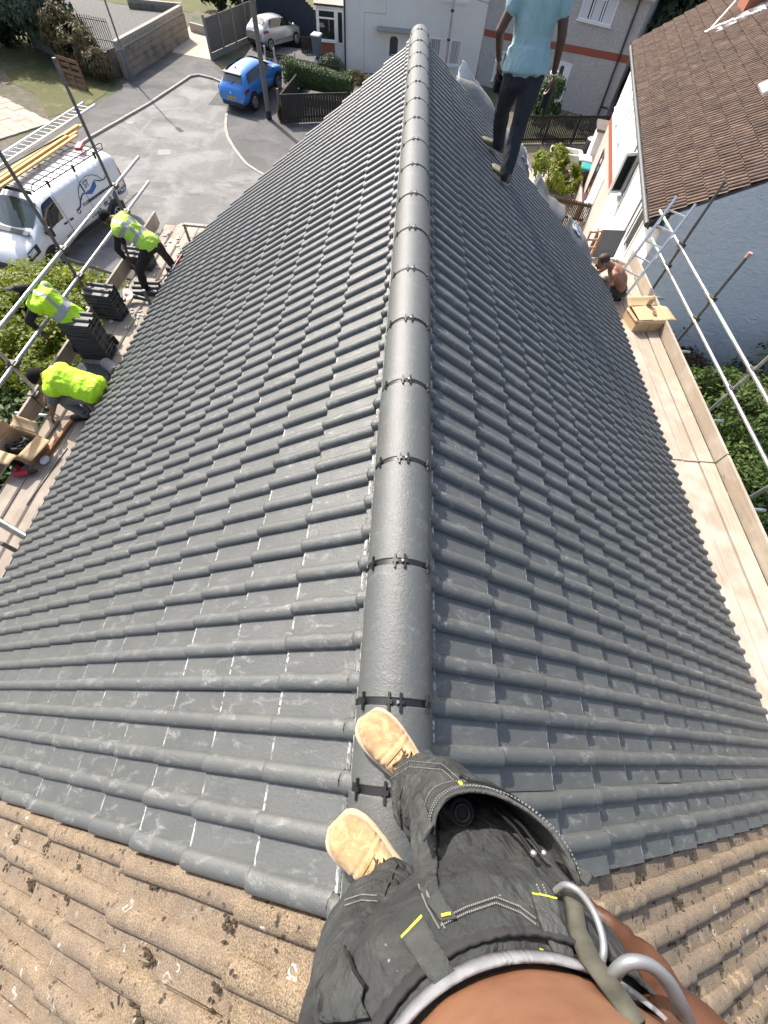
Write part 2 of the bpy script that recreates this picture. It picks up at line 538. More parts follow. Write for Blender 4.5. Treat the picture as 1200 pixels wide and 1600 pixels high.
for i in range(len(joints) - 1):
    ya, yb = joints[i] + 0.010, joints[i + 1] - 0.010
    rt = ridge_mesh(ya, yb, 0.121 + rnd.uniform(-.001, .001), 7.757 + rnd.uniform(-.0015, .0015), XR + rnd.uniform(-.002, .002)).build('ridge_tile', M['ridge'], house)
    # chalky chipped long edges
    for sx in (-1, 1):
        e = MB()
        pts = [(XR + sx * (0.121 * math.cos(R(-6)) + 0.0006), ya + (yb - ya) * q / 12, clipz - 0.1137 - 0.0115 + 0.004 * noise.noise((q * 3.1, i, sx))) for q in range(13)]
        rr = [0.0030 + 0.002 * noise.noise((q * 1.7, i * 2.2, 5 * sx)) for q in range(13)]
        e.tube(pts, rr, 6)
        e.build('chipped_edge', M['edge'], rt)
    if i == len(joints) - 2: continue
    # union: dark strap in the gap with H-shaped clips
    u = MB()
    y = joints[i + 1]
    rg = []
    for yy in (y - 0.013, y + 0.013):
        rg.append([Vector((XR + 0.1165 * math.cos(a), yy, clipz - 0.1137 + 0.1165 * 0.94 * math.sin(a))) for a in [R(-10) + R(200) * q / 24 for q in range(25)]])
    u.loft(rg, 0, False, True, False)
    for ad, lng in ((38, 1), (62, 0), (84, 1), (100, 1), (122, 0), (142, 1)):
        if not lng: continue
        a = R(ad + 2)
        n_ = Vector((math.cos(a), 0, math.sin(a) * 0.94)).normalized()
        c = Vector((XR + 0.126 * math.cos(a), y, clipz - 0.1137 + 0.126 * 0.94 * math.sin(a)))
        t_ = Vector((-n_.z, 0, n_.x))
        Mr = Matrix((t_, Vector((0, 1, 0)), n_)).transposed()
        u.box(c, (0.007, 0.052, 0.007), Mr)
        u.box(c + t_ * 0.0, (0.020, 0.012, 0.006), Mr)
    uo = u.build('ridge_union', M['black'], rt)
    MB().cyl((XR, y, clipz + 0.004), (XR, y, clipz + 0.010), 0.007, 0.005, 10).build('screw', M['screw'], rt)

# black ribbed ridge roll pressed over the tiles, peeping out at the left
def prof_h(u):
    u = u % P
    if u < P - 0.066: return 0.0
    a = (u - (P - 0.066)) / 0.066
    return 0.028 * (max(0, math.sin(PI * a)) ** 0.8)
for sg in (-1, 1):
    r_ = MB(); rings = []
    N = 1300
    for i in range(N):
        y = YJ + 0.02 + (YV - YJ - 0.05) * i / N
        u = (y - (-0.001 - P + 0.033 - 8 * P)) if sg < 0 else (y - (0.080 - P + 0.033 - 8 * P))
        h = prof_h(u) + 0.019 + 0.0022 * (i % 2)
        wv = 0.010 * noise.noise((y * 4, sg, 0))
        edge = (0.152 if sg < 0 else 0.143) + 0.007 * (prof_h(u) / 0.028) + wv
        rings.append([slope_pt(sg, 0.10, y, 0.05), slope_pt(sg, edge, y, h + 0.004), slope_pt(sg, edge + 0.002, y, h - 0.014)])
    r_.loft(rings, 0, False, False, False)
    r_.build('ridge_roll', M['black'], house)

# walls, fascia, gutter, verge mortar under the tiles
M['brickwall'] = speckle('rendered house wall', (0.45, 0.42, 0.38), (0.55, 0.52, 0.47), 20, 0.9, 0.4, 0.01)
hw = MB()
EX = SE * CA
ze = slope_pt(1, SE, 0).z
hw.prism([(XR - EX + 0.45, -0.5), (XR + EX - 0.45, -0.5), (XR + EX - 0.45, YV - 0.12), (XR - EX + 0.45, YV - 0.12)], 0, ze - 0.12)
vs = []
for y in (-0.5, YV - 0.12):
    vs += [(XR - EX + 0.45, y, ze - 0.12), (XR + EX - 0.45, y, ze - 0.12), (XR + EX - 0.5, y, ze + 0.22), (XR, y, ZR - 0.12), (XR - EX + 0.5, y, ze + 0.22)]
hw.add(vs, [(0, 1, 2, 3, 4), (9, 8, 7, 6, 5), (2, 7, 8, 3), (3, 8, 9, 4), (1, 6, 7, 2), (0, 4, 9, 5)])
hw.build('wall', M['brickwall'], house)
M['fascia'] = mat('white fascia board', (0.72, 0.72, 0.70), 0.4)
M['gutter'] = mat('black gutter', (0.02, 0.02, 0.022), 0.35)
for sg in (-1, 1):
    x = XR + sg * (EX - 0.07)
    MB().box((x, (YJ + YV) / 2, ze - 0.08), (0.025, YV - YJ, 0.17)).build('fascia_board', M['fascia'], house)
    # eaves comb and mortar dabs closing the ends of the rolls
    mo = MB(); n = int((YV - YJ) / P)
    ph = -0.001 if sg < 0 else 0.080
    for k in range(-3, n):
        y = ph + k * P
        if y < YJ or y > YV - .1: continue
        c = slope_pt(sg, SE - 0.025, y, 0.012)
        mo.ball(c, (0.03, 0.028, 0.022), 8, 5)
    mo.build('mortar_bedding', M['mortar'], house, kind='stuff')
# gutter on the left eave only: half-round trough
g = MB(); rings = []
for y in (YJ, YV):
    rings.append([Vector((XR - EX - 0.035 + 0.055 * math.cos(a), y, ze - 0.035 + 0.055 * math.sin(a))) for a in [PI + PI * q / 10 for q in range(11)]] +
                 [Vector((XR - EX - 0.035 + 0.050 * math.cos(a), y, ze - 0.035 + 0.050 * math.sin(a))) for a in [2 * PI - PI * q / 10 for q in range(11)]])
g.loft(rings, 0, True, False)
g.build('gutter', M['gutter'], house)
# pale dusty ledge along the right eave: top of the fascia tray smeared with mortar
t_ = MB(); rings = []
for i in range(160):
    y = YJ + (YV - YJ) * i / 159
    a = XR + EX - 0.06; b = XR + EX + 0.055 + 0.022 * noise.noise((y * 5, 0, 0)) + 0.012 * noise.noise((y * 23, 3, 0))
    z = ze - 0.05
    rings.append([Vector((a, y, z)), Vector((b, y, z - 0.004)), Vector((b, y, z - 0.03)), Vector((a, y, z - 0.03))])
t_.loft(rings, 0, True, False)
t_.build('eaves_tray', M['mortar'], house)

# the underlay hanging out at the far verge, folded and torn
def verge_felt(s0, s1, outf, seed, mats):
    mb = MB(); ns = 26; nu = 7; rows = []
    for i in range(ns + 1):
        s = s0 + (s1 - s0) * i / ns
        L = outf(i / ns)
        row = []
        for j in range(nu + 1):
            u = j / nu
            y = YV - 0.10 + (0.12 + L) * u
            lift = 0.008 + 0.30 * L * math.sin(u * 2.6) + 0.16 * u * noise.noise((s * 1.7, seed, u * 1.3)) + 0.045 * u * noise.noise((s * 5, seed + 4, u * 2))
            row.append(slope_pt(1, s + 0.05 * noise.noise((s * 2, u * 2, seed + 9)), y, lift - 0.006))
        rows.append(row)
    n = nu + 1
    mb.loft(rows, 0, False, True, False)
    o = mb.build('underlay', mats, house)
    so_ = o.modifiers.new('thick', 'SOLIDIFY'); so_.thickness = 0.004; so_.offset = -1; so_.material_offset = 0
    return o
def outf1(t):
    return 0.10 + 0.34 * max(0, math.sin(t * PI * 1.02)) ** 0.6 + 0.20 * noise.noise((t * 6, 2, 0)) - (0.30 if 0.46 < t < 0.51 else 0)
verge_felt(0.65, 2.30, outf1, 1, M['felt'])
verge_felt(2.42, 3.25, lambda t: outf1(.5 + .2 * t) * .8, 6, M['felt'])
verge_felt(3.36, 4.25, lambda t: .12 + .30 * math.sin(PI * (.15 + .75 * t)), 9, M['felt'])
for (s, L, wd, cu, lift0) in ((1.00, 0.22, 0.62, 1.3, .03), (2.15, 0.26, 0.36, 0.8, .10), (3.75, 0.24, 0.48, 0.8, .10)):
    mb = MB(); rows = []
    for i in range(9):
        t = i / 8; row = []
        for j in range(7):
            u = j / 6
            ang = cu * u * 1.5
            w2 = wd * (1 - 0.7 * u * (1 if cu < 1 else .25))
            row.append(slope_pt(1, s + (t - 0.5) * w2 - .12 * u + 0.03 * noise.noise((t * 4, u * 3, s)), YV + 0.10 + L * math.sin(ang) / 1.2, lift0 + 0.10 * (1 - math.cos(ang)) + 0.03 * noise.noise((t * 5, u * 4, s + 7))))
        rows.append(row)
    mb.loft(rows, 0, False, True, False)
    o = mb.build('underlay_flap', M['feltback'], house)
    so_ = o.modifiers.new('thick', 'SOLIDIFY'); so_.thickness = 0.003
# verge undercloak strip under the tile ends
for sg in (-1, 1):
    MB().loft([[slope_pt(sg, s, YV - 0.13, -0.012), slope_pt(sg, s, YV + 0.06, -0.012), slope_pt(sg, s, YV + 0.06, 0.0), slope_pt(sg, s, YV - 0.13, 0.0)] for s in (0.0, SE - 0.02)], 0, True, False).build('undercloak', M['rubber'], house)

# joined neighbour: old mossy tiles of the same pattern
semi = empty('neighbouring_house', (XR, -3.0, 0), 0, 'adjoining house whose old sandy tiles are blotched with lichen and moss', 'house')
OT = [M['oldtile']] * 3
om = [make_tile_mesh('old_roof_tile', OT, 2, P, 0.072, 0.030, TAIL, 0.0, 0.0028, q, 8, 0.02) for q in range(5)]
spots = []
for sg in (-1, 1):
    for k in range(1, NC):
        s = S0 + GA * k - TAIL + (0.16 if sg < 0 else 0.05) - 0.1
        for j in range(9):
            y0 = YJ + (0.008 if sg < 0 else 0.015) - 0.284 * j + (-0.284 if sg < 0 else 0.0)
            yc = YJ - 0.284 * (j + 0.5)
            Mx = slope_mat(sg, s, y0) @ Matrix.Translation((rnd.uniform(-.004, .004), rnd.uniform(-.008, .008), -0.016 + rnd.uniform(-.002, .003))) @ Matrix.Rotation(rnd.uniform(-.009, .009), 4, 'Z')
            spots.append((vis_key(slope_pt(sg, s + 0.2, yc)), Mx, rnd.randrange(5)))
lay_tiles(semi, [q[0] for q in om], [q[1] for q in om], spots, 230, 'roof_tile', OT, 'roof_tiles_beyond')
for k in range(4):
    y1 = -0.515 - 0.45 * k
    ridge_mesh(y1 - 0.44, y1 - 0.004, 0.125, 7.735, XR, 0.014, 22, 0.002).build('ridge_tile', M['oldtile'], semi)
# moss cushions in the laps
ms = MB(); r2 = random.Random(11)
for sg in (-1, 1):
    for i in range(620):
        k = r2.randrange(1, 14); lap = S0 + GA * k + (0.06 if sg < 0 else -0.05)
        s = lap + abs(r2.gauss(0, 0.03)) if r2.random() < .8 else r2.uniform(.3, 4.4)
        y = YJ - 0.02 - r2.random() * 1.5
        if noise.noise((s * 1.9, y * 2.3, sg * 3.0)) < -0.02: continue
        big = r2.random() < .3
        for q in range(r2.randrange(5, 16) if big else r2.randrange(1, 4)):
            rr = r2.uniform(0.0025, 0.007)
            ms.ball(slope_pt(sg, s + r2.gauss(0, .022 if big else .008), y + r2.gauss(0, .013 if big else .008), 0.007), (rr * r2.uniform(.8, 2.0), rr * r2.uniform(.7, 1.6), rr * 0.5), 5, 4)
ms.build('moss', M['moss'], semi, kind='stuff')
nw = MB()
nw.prism([(XR - EX + 0.45, -7.5), (XR + EX - 0.45, -7.5), (XR + EX - 0.45, -0.51), (XR - EX + 0.45, -0.51)], 0, ze - 0.12)
vs = []
for y in (-7.5, -0.51):
    vs += [(XR - EX + 0.45, y, ze - 0.12), (XR + EX - 0.45, y, ze - 0.12), (XR + EX - 0.5, y, ze + 0.2), (XR, y, ZR - 0.14), (XR - EX + 0.5, y, ze + 0.2)]
nw.add(vs, [(0, 1, 2, 3, 4), (9, 8, 7, 6, 5), (2, 7, 8, 3), (3, 8, 9, 4), (1, 6, 7, 2), (0, 4, 9, 5)])
nw.build('wall', M['brickwall'], semi)
# red-brown batten and torn felt edge showing at the join
for sg in (-1, 1):
    j_ = MB(); rings = []
    for i in range(60):
        s = 0.16 + (SE - 0.2) * i / 59
        a = 0.006 * noise.noise((s * 9, sg, 0))
        rings.append([slope_pt(sg, s, YJ + 0.004 + a, -0.004), slope_pt(sg, s, YJ + 0.03, -0.004), slope_pt(sg, s, YJ + 0.03, 0.006), slope_pt(sg, s, YJ + 0.004 + a, 0.002)])
    j_.loft(rings, 0, True, False)
    j_.build('felt_strip', mat('torn red-brown felt', (0.09, 0.04, 0.032), 0.9), semi)
# ------------------------------------------------------------------ ground, road, pavements
M['soil'] = speckle('dry garden soil', (0.10, 0.085, 0.06), (0.17, 0.14, 0.10), 3, 0.95, 0.5, 0.03, ((0.07, 0.09, 0.04), 0.4, 0.45, 0.6))
def asphalt(name, c1, c2, light):
    m = mat(name, c1, 0.9); q = NT(m)
    f = q.noise(q.pos, 60, 3, 0.8); g = q.noise(q.mapv(q.pos, (1, 1, 1)), 0.55, 6, 0.6, 0.8); h = q.noise(q.pos, 4, 6, 0.7)
    c = q.mix(q.ramp(f, [(0.3, 0), (0.7, 1)]), c1, c2)
    c = q.mix(q.ramp(g, [(0.42, 0), (0.62, 0.9)]), c, light)
    s_ = q.noise(q.mapv(q.pos, (1, .16, 1), (0, 0, .9)), 1.6, 5, .65, .5); c = q.mix(q.ramp(s_, [(0.54, 0), (0.66, .5)]), c, light)
    s2 = q.noise(q.mapv(q.pos, (.5, 1, 1), loc=(7, 3, 0)), .35, 4, .6); c = q.mix(q.ramp(s2, [(0.56, 0), (0.59, .45)]), c, tuple(x * .62 for x in c1))
    c = q.mix(q.ramp(h, [(0.28, 0.5), (0.45, 0)]), c, tuple(x * 0.5 for x in c1))
    # tar-sealed cracks and worn tracks
    v = q.voro(q.mix(0.7, q.pos, q.n('ShaderNodeTexNoise').outputs['Color'], 'ADD'), 0.22, 'DISTANCE_TO_EDGE')
    k = q.math('MULTIPLY', q.ramp(v.outputs['Distance'], [(0.0, 1), (0.010, 0)]), q.ramp(h, [(0.52, 0), (0.64, 0.35)]))
    c = q.mix(k, c, (0.05, 0.05, 0.05))
    q.col(c); q.nor(q.bump(f, 0.5, 0.006))
    return m
M['road'] = asphalt('worn grey road asphalt', (0.135, 0.132, 0.126), (0.19, 0.186, 0.178), (0.26, 0.255, 0.243))
M['pave'] = asphalt('dark pavement asphalt', (0.075, 0.074, 0.073), (0.105, 0.103, 0.10), (0.135, 0.13, 0.125))
M['kerb'] = speckle('concrete kerb', (0.33, 0.30, 0.26), (0.42, 0.385, 0.33), 20, 0.9, 0.3, 0.005)
M['concrete'] = speckle('sandy concrete', (0.44, 0.37, 0.29), (0.52, 0.45, 0.36), 1.2, 0.9, 0.2, 0.01, ((0.35, 0.30, 0.24), 0.7, 0.5, 0.7))
M['slab'] = speckle('weathered paving slab', (0.40, 0.35, 0.28), (0.48, 0.42, 0.34), 5, 0.9, 0.3, 0.006, ((0.28, 0.25, 0.20), 1.1, 0.5, 0.75))
M['grass'] = speckle('patchy dry grass', (0.075, 0.085, 0.022), (0.125, 0.12, 0.04), 7, 0.95, 0.8, 0.05, ((0.20, 0.165, 0.085), 0.8, 0.52, 0.68))
M['gravel'] = speckle('grey garden gravel', (0.10, 0.098, 0.095), (0.19, 0.185, 0.175), 9, 0.95, 0.9, 0.04)
ground = MB().add([(-240, -240, 0), (240, -240, 0), (240, 240, 0), (-240, 240, 0)], [(0, 1, 2, 3)])
tag(ground.build('ground', M['soil']), kind='structure')
def sheet(name, poly, z, m):
    o = MB().add([(x, y, z) for x, y in poly], [tuple(range(len(poly)))]).build(name, m)
    return tag(o, kind='structure')
arc = [(-9.9, 29.6), (-9.69, 28.59), (-9.45, 27.6), (-9.1, 26.61), (-8.6, 25.6), (-8.0, 24.56), (-7.5, 23.8), (-6.86, 23.19), (-5.9, 22.5), (-4.6, 21.9), (-3, 21.5)]
sheet('pavement', [(-19.9, 14), (-18.9, 23), (-17.2, 25.8), (-16.85, 29), (-16.45, 31.5), (-17.0, 34.7), (-15.8, 38.9), (-12.85, 38.1), (-12.0, 36.3), (-4, 36.3), (4.5, 36.0), (4.5, 16.6), (-9.2, 16.6), (-11, 5), (-12, -40), (-19, -40)], 0.006, M['pave'])
road_poly = [(-15.45, 25.0), (-14.98, 26.8), (-14.56, 28.38), (-14.2, 29.9), (-13.33, 34.6), (-12.9, 34.95), (-11.9, 34.6), (-10.7, 33.6)] + arc + [(4.4, 21), (4.4, 18.0), (-8.75, 17.9), (-9.5, 17.0), (-10.2, 14), (-11.6, 5), (-12.5, -40), (-17.4, -40), (-17.0, 10), (-16.2, 20)]
sheet('road', road_poly, 0.011, M['road'])
# manhole cover and gully in the road
M['iron'] = speckle('worn cast iron', (.07, .068, .065), (.13, .125, .12), 30, .6, .4, .004, None, .4)
for (x, y, rz, nm, lb) in ((-11.6, 24.2, .3, 'manhole_cover', 'square iron manhole cover in the middle of the turning head'), (-14.35, 27.2, -.2, 'road_gully', 'small iron gully grating at the left kerb')):
    o = MB().box((x, y, .014), (.62, .62, .010) if nm[0] == 'm' else (.42, .38, .010), Matrix.Rotation(rz, 3, 'Z')).build(nm, M['iron']); tag(o, lb, 'drain cover')
# kerb stones, laid one by one
def kerb(pts, group_name, w=0.13, h=0.09, L=0.9, m=None):
    root = empty(group_name, (pts[0][0], pts[0][1], 0)); root['kind'] = 'structure'
    acc = []
    for (a, b) in zip(pts[:-1], pts[1:]):
        a, b = Vector((*a, 0)), Vector((*b, 0)); d = b - a; n = max(1, round(d.length / L))
        for i in range(n):
            p = a + d * ((i + 0.012) / n); q = a + d * ((i + 0.988) / n)
            z = 0.011 + h / 2 + random.uniform(-.006, .006)
            MB().bar(p + Vector((0, 0, z)), q + Vector((0, 0, z)), w, h).build('kerb_stone', m or M['kerb'], root)
    return root
kerb([(-16.2, 20), (-15.45, 25.0), (-14.98, 26.8), (-14.2, 29.9), (-13.33, 34.6), (-12.9, 34.95), (-11.9, 34.6), (-11.0, 33.9)], 'kerb')
kerb(arc, 'kerb', 0.14, 0.03, 0.6)
kerb([(-2, 17.95), (-8.75, 17.85), (-9.4, 16.9), (-10.1, 14.0), (-10.9, 9.0)], 'kerb', 0.16, 0.06, 0.9)
sheet('front_path', [(-9.25, 16.45), (-8.2, 17.7), (-4.5, 17.6), (-4.5, 15.6), (-9.4, 15.4)], 0.016, M['slab'])
# driveway at the left of the fence
sheet('driveway', [(-15.8, 38.75), (-12.85, 38.05), (-12.0, 42), (-11.4, 46.0), (-16.6, 46.2), (-16.1, 42.6)], 0.018, M['concrete'])
sheet('lawn', [(-17.0, 30.4), (-17.25, 28.6), (-18.4, 26.8), (-20.3, 29.6), (-22.4, 30.9), (-25.0, 34.6), (-31, 42), (-27, 48), (-18, 38), (-17.3, 34.0)], 0.014, M['grass'])
# slabbed path beside the lawn: each slab a stone
fp = empty('garden_path', (-21, 27, 0)); fp['kind'] = 'structure'
dx = Vector((-0.83, 0.56, 0)).normalized(); dy = Vector((-0.5, -0.87, 0)).normalized()
o0 = Vector((-17.9, 26.2, 0))
for i in range(11):
    for j in range(5):
        c = o0 + dx * (0.62 * i + 0.3) + dy * (0.62 * j + 0.3 + 0.05 * (i % 2))
        q = MB().box(c + Vector((0, 0, 0.03 + random.uniform(-.006, .006))), (0.6, 0.6, 0.05), Matrix.Rotation(math.atan2(dx.y, dx.x) + random.uniform(-.02, .02), 3, 'Z'))
        q.build('paving_slab', M['slab'], fp)
# gardens on the right side
sheet('garden_path', [(6.6, 26.5), (9.5, 27.0), (10.3, 22.5), (8.9, 19.5), (6.9, 19.0), (6.2, 22.5)], 0.012, M['concrete'])
sheet('far_lawn', [(-30, 49), (-8, 48), (-6, 70), (-40, 70)], 0.012, M['grass'])

# raised gravel garden with its retaining wall
M['stone'] = speckle('old retaining wall block', (0.23, 0.19, 0.145), (0.33, 0.275, 0.21), 8, 0.9, 0.6, 0.02, ((0.15, 0.125, 0.10), 1.5, 0.5, 0.7))
M['cap'] = speckle('pale screen block', (0.34, 0.32, 0.28), (0.42, 0.39, 0.345), 14, 0.9, 0.4, 0.01)
WH = 1.5
tag(MB().prism([(-17.2, 33.3), (-16.35, 37.35), (-15.85, 42.2), (-19.0, 42.3), (-26, 44), (-24, 37), (-18.3, 33.0)], 0.02, WH - 0.38).build('raised_garden', M['gravel']), kind='structure')
rw = empty('retaining_wall', (-16.6, 37, 0), 0, 'retaining wall of old blocks with a pale patterned top course, round the raised gravel garden', 'wall')
def block_wall(root, a, b, h, bl, bh, th, m, z0=0.0, name='block'):
    a, b = Vector((*a, 0)), Vector((*b, 0)); d = (b - a); L = d.length; d.normalize(); nn_ = Vector((-d.y, d.x, 0))
    rot = Matrix((d, nn_, Vector((0, 0, 1)))).transposed()
    rows = int(h / bh); n = round(L / bl)
    for r in range(rows):
        for i in range(n + (r % 2)):
            x0 = (i - 0.5 * (r % 2)) * L / n; x1 = x0 + L / n - 0.014
            x0 = max(0, x0); x1 = min(L, x1)
            if x1 - x0 < 0.05: continue
            c = a + d * ((x0 + x1) / 2) + Vector((0, 0, z0 + (r + 0.5) * bh)) + nn_ * random.uniform(-.008, .008)
            MB().box(c, (x1 - x0, th, bh - 0.014), rot).build(name, m, root)
wl = [(-16.75, 33.2), (-16.2, 37.35), (-15.65, 42.1)]
core = MB()
for a, b in zip(wl[:-1], wl[1:]): core.bar((a[0] - .02, a[1], 0.55), (b[0] - .02, b[1], 0.55), 0.16, 1.08)
core.bar((-15.7, 42.15, 0.7), (-19.2, 42.0, 0.7), 0.16, 1.35)
core.build('wall_core', M['stone'], rw)
for a, b in zip(wl[:-1], wl[1:]):
    block_wall(rw, a, b, 1.12, 0.58, 0.28, 0.2, M['stone'])
    block_wall(rw, a, b, 0.30, 0.30, 0.30, 0.14, M['cap'], 1.12, 'screen_block')
    # the lattice opening of each screen block reads as a recessed dot
    A, B = Vector((*a, 0)), Vector((*b, 0)); d = (B - A); L = d.length; d.normalize(); nn_ = Vector((d.y, -d.x, 0))
    rec = MB(); n = round(L / 0.30)
    for i in range(n):
        c = A + d * ((i + .5) * L / n) + Vector((0, 0, 1.27)) + nn_ * 0.072
        rec.box(c, (0.15, 0.012, 0.06), Matrix((d, nn_, Vector((0, 0, 1)))).transposed() @ Matrix.Rotation(0.75, 3, 'Y'))
        rec.box(c, (0.15, 0.010, 0.06), Matrix((d, nn_, Vector((0, 0, 1)))).transposed() @ Matrix.Rotation(-0.75, 3, 'Y'))
    rec.build('lattice_relief', M['stone'], rw, kind='stuff')
    MB().bar((a[0], a[1], 1.46), (b[0], b[1], 1.46), 0.26, 0.07).build('coping', M['kerb'], rw)
block_wall(rw, (-15.75, 42.15), (-19.2, 42.0), 0.36, 0.30, 0.36, 0.14, M['cap'], 1.12, 'screen_block')
MB().bar((-15.62, 42.15, 1.51), (-19.3, 42.0, 1.51), 0.24, 0.06).build('coping', M['kerb'], rw)
# low kerb bed across the top of the driveway
tag(MB().prism([(-16.0, 43.8), (-12.2, 44.6), (-12.0, 47.5), (-16.6, 47.0)], 0.0, 0.3).build('planting_bed', M['soil']), kind='structure')
kw = empty('low_wall', (-14, 44, 0), 0, 'low concrete edging wall at the head of the driveway', 'wall')
MB().bar((-15.9, 43.7, 0.22), (-14.6, 43.1, 0.22), 0.2, 0.44).build('edging', M['kerb'], kw)
MB().bar((-14.6, 43.1, 0.20), (-12.2, 44.3, 0.20), 0.2, 0.40).build('edging', M['kerb'], kw)

# ------------------------------------------------------------------ fences, posts, gate
M['gwood'] = wood('silvered grey fence board', (0.215, 0.20, 0.175), (0.145, 0.135, 0.12), 2, 6, 0.9)
M['cpost'] = speckle('concrete post', (0.25, 0.24, 0.215), (0.32, 0.30, 0.27), 30, 0.9, 0.3, 0.004)
M['navy'] = wood('navy stained board', (0.012, 0.016, 0.028), (0.020, 0.026, 0.042), 2, 6, 0.7)
M['dark'] = wood('near-black stained board', (0.016, 0.013, 0.011), (0.030, 0.025, 0.021), 2, 6, 0.75)
def board_fence(root, a, b, h, bw, m, gap=0.012, th=0.02, z0=0.03, topf=None, name='board', rails=(0.35, 0.8), railm=None, back=0.03):
    a, b = Vector((*a, 0)), Vector((*b, 0)); d = b - a; L = d.length; d.normalize(); n = max(1, round(L / bw)); nn_ = Vector((-d.y, d.x, 0))
    rot = Matrix((d, nn_, Vector((0, 0, 1)))).transposed()
    for i in range(n):
        t = (i + .5) / n; hh = h if topf is None else topf(t)
        hh += random.uniform(-.01, .01)
        MB().box(a + d * (L * t) + Vector((0, 0, z0 + hh / 2)) + nn_ * random.uniform(-.004, .004), (L / n - gap, th, hh), rot).build(name, m, root)
    for f in rails:
        z = z0 + f * (h if topf is None else min(topf(0.02), topf(.98)))
        MB().bar(a + nn_ * back + Vector((0, 0, z)), b + nn_ * back + Vector((0, 0, z)), 0.04, 0.08).build('rail', railm or m, root)
fa, fb = Vector((-12.95, 38.1, 0)), Vector((-11.0, 44.0, 0))
fr = empty('panel_fence', fa, 0, 'tall grey timber panel fence with concrete posts and gravel boards beside the driveway', 'fence')
d = (fb - fa); NPAN = 4
for i in range(NPAN + 1):
    p = fa + d * (i / NPAN)
    MB().box(p + Vector((0, 0, 0.95)), (0.11, 0.11, 1.9), Matrix.Rotation(-0.32, 3, 'Z')).build('post', M['cpost'], fr)
for i in range(NPAN):
    p, q = fa + d * ((i + .04) / NPAN), fa + d * ((i + .96) / NPAN)
    MB().bar(p + Vector((0, 0, 0.15)), q + Vector((0, 0, 0.15)), 0.05, 0.28).build('gravel_board', M['cpost'], fr)
    board_fence(fr, p[:2], q[:2], 1.45, 0.14, M['gwood'], 0.004, 0.018, 0.31, None, 'board', (0.04, 0.5, 0.97), M['gwood'], -0.02)
# arched navy gate behind the white car
gt = empty('arched_gate', (-9.0, 42.5, 0), 0, 'tall navy boarded gate with an arched top behind the white hatchback', 'gate')
board_fence(gt, (-10.6, 42.6), (-6.35, 41.2), 2.2, 0.17, M['navy'], 0.012, 0.03, 0.05, lambda t: 1.95 + 0.75 * math.sin(PI * t), 'board', (0.2, 0.75), M['navy'])
MB().box((-8.55, 41.86, 1.25), (0.03, 0.03, 0.3)).build('handle', M['alu'], gt)
board_fence(gt, (-10.9, 43.2), (-10.6, 42.6), 1.9, 0.15, M['navy'])
# dark picket fence with pale posts in front of the white house
pf = empty('picket_fence', (-7, 36, 0), 0, 'low dark picket fence with four pale posts in front of the white house', 'fence')
pp = [(-8.94, 36.44), (-8.33, 36.26), (-6.99, 35.9), (-5.66, 35.54)]
M['palepost'] = mat('pale painted post', (0.5, 0.5, 0.48), 0.6)
for (x, y) in pp:
    MB().cyl((x, y, 0), (x, y, 1.18), 0.05, 0.05, 10).ball((x, y, 1.19), 0.055, 10, 6).build('post', M['palepost'], pf)
board_fence(pf, (-8.9, 36.43), (-8.4, 36.28), 1.0, 0.1, M['dark'], 0.03)
board_fence(pf, (-8.25, 36.24), (-7.05, 35.92), 1.0, 0.1, M['dark'], 0.03)
board_fence(pf, (-6.9, 35.88), (-5.72, 35.56), 0.95, 0.1, M['dark'], 0.03)
board_fence(pf, (-5.6, 35.54), (-4.2, 35.2), 0.95, 0.1, M['dark'], 0.03)
board_fence(pf, (-7.2, 39.6), (-6.2, 39.9), 1.1, 0.14, M['dark'], 0.02)
# black close-boarded fence at the foot of the telegraph pole
bf = empty('close_board_fence', (-5.5, 29.5, 0), 0, 'low black close-boarded fence by the telegraph pole in front of the hedge', 'fence')
MB().box((-6.85, 29.5, 0.62), (0.12, 0.12, 1.28)).build('post', M['gwood'], bf)
board_fence(bf, (-6.62, 29.0), (-3.2, 30.3), 1.12, 0.15, M['dark'], 0.014, 0.025, 0.04, None, 'board', (0.2, 0.98))
board_fence(bf, (-6.62, 29.05), (-6.3, 32.4), 1.1, 0.15, M['dark'], 0.014, 0.025, 0.04, None, 'board', (0.2, 0.98))
# dark slatted fence between the right-hand gardens
sf = empty('slatted_fence', (9.2, 30, 0), 0, 'black slatted garden fence in front of the grey pebbledashed house', 'fence')
board_fence(sf, (6.3, 29.5), (11.6, 30.9), 1.15, 0.115, M['dark'], 0.035, 0.02, 0.05, None, 'slat', (0.12, 0.95))
for t in (0.0, .33, .66, 1.0): MB().box((6.3 + 5.3 * t, 29.55 + 1.4 * t, .63), (0.09, 0.09, 1.26)).build('post', M['dark'], sf)
# woven screen fence close to our gable
M['reed'] = wood('brown reed screen', (0.13, 0.085, 0.045), (0.045, 0.03, 0.018), 2, 5, 0.9)
wf = empty('reed_fence', (8, 19.4, 0), 0, 'brown reed screen fence across the side passage', 'fence')
board_fence(wf, (6.2, 19.6), (9.4, 18.9), 1.55, 0.07, M['reed'], 0.012, 0.012, 0.02, None, 'reed', (0.2, 0.6, 0.93))
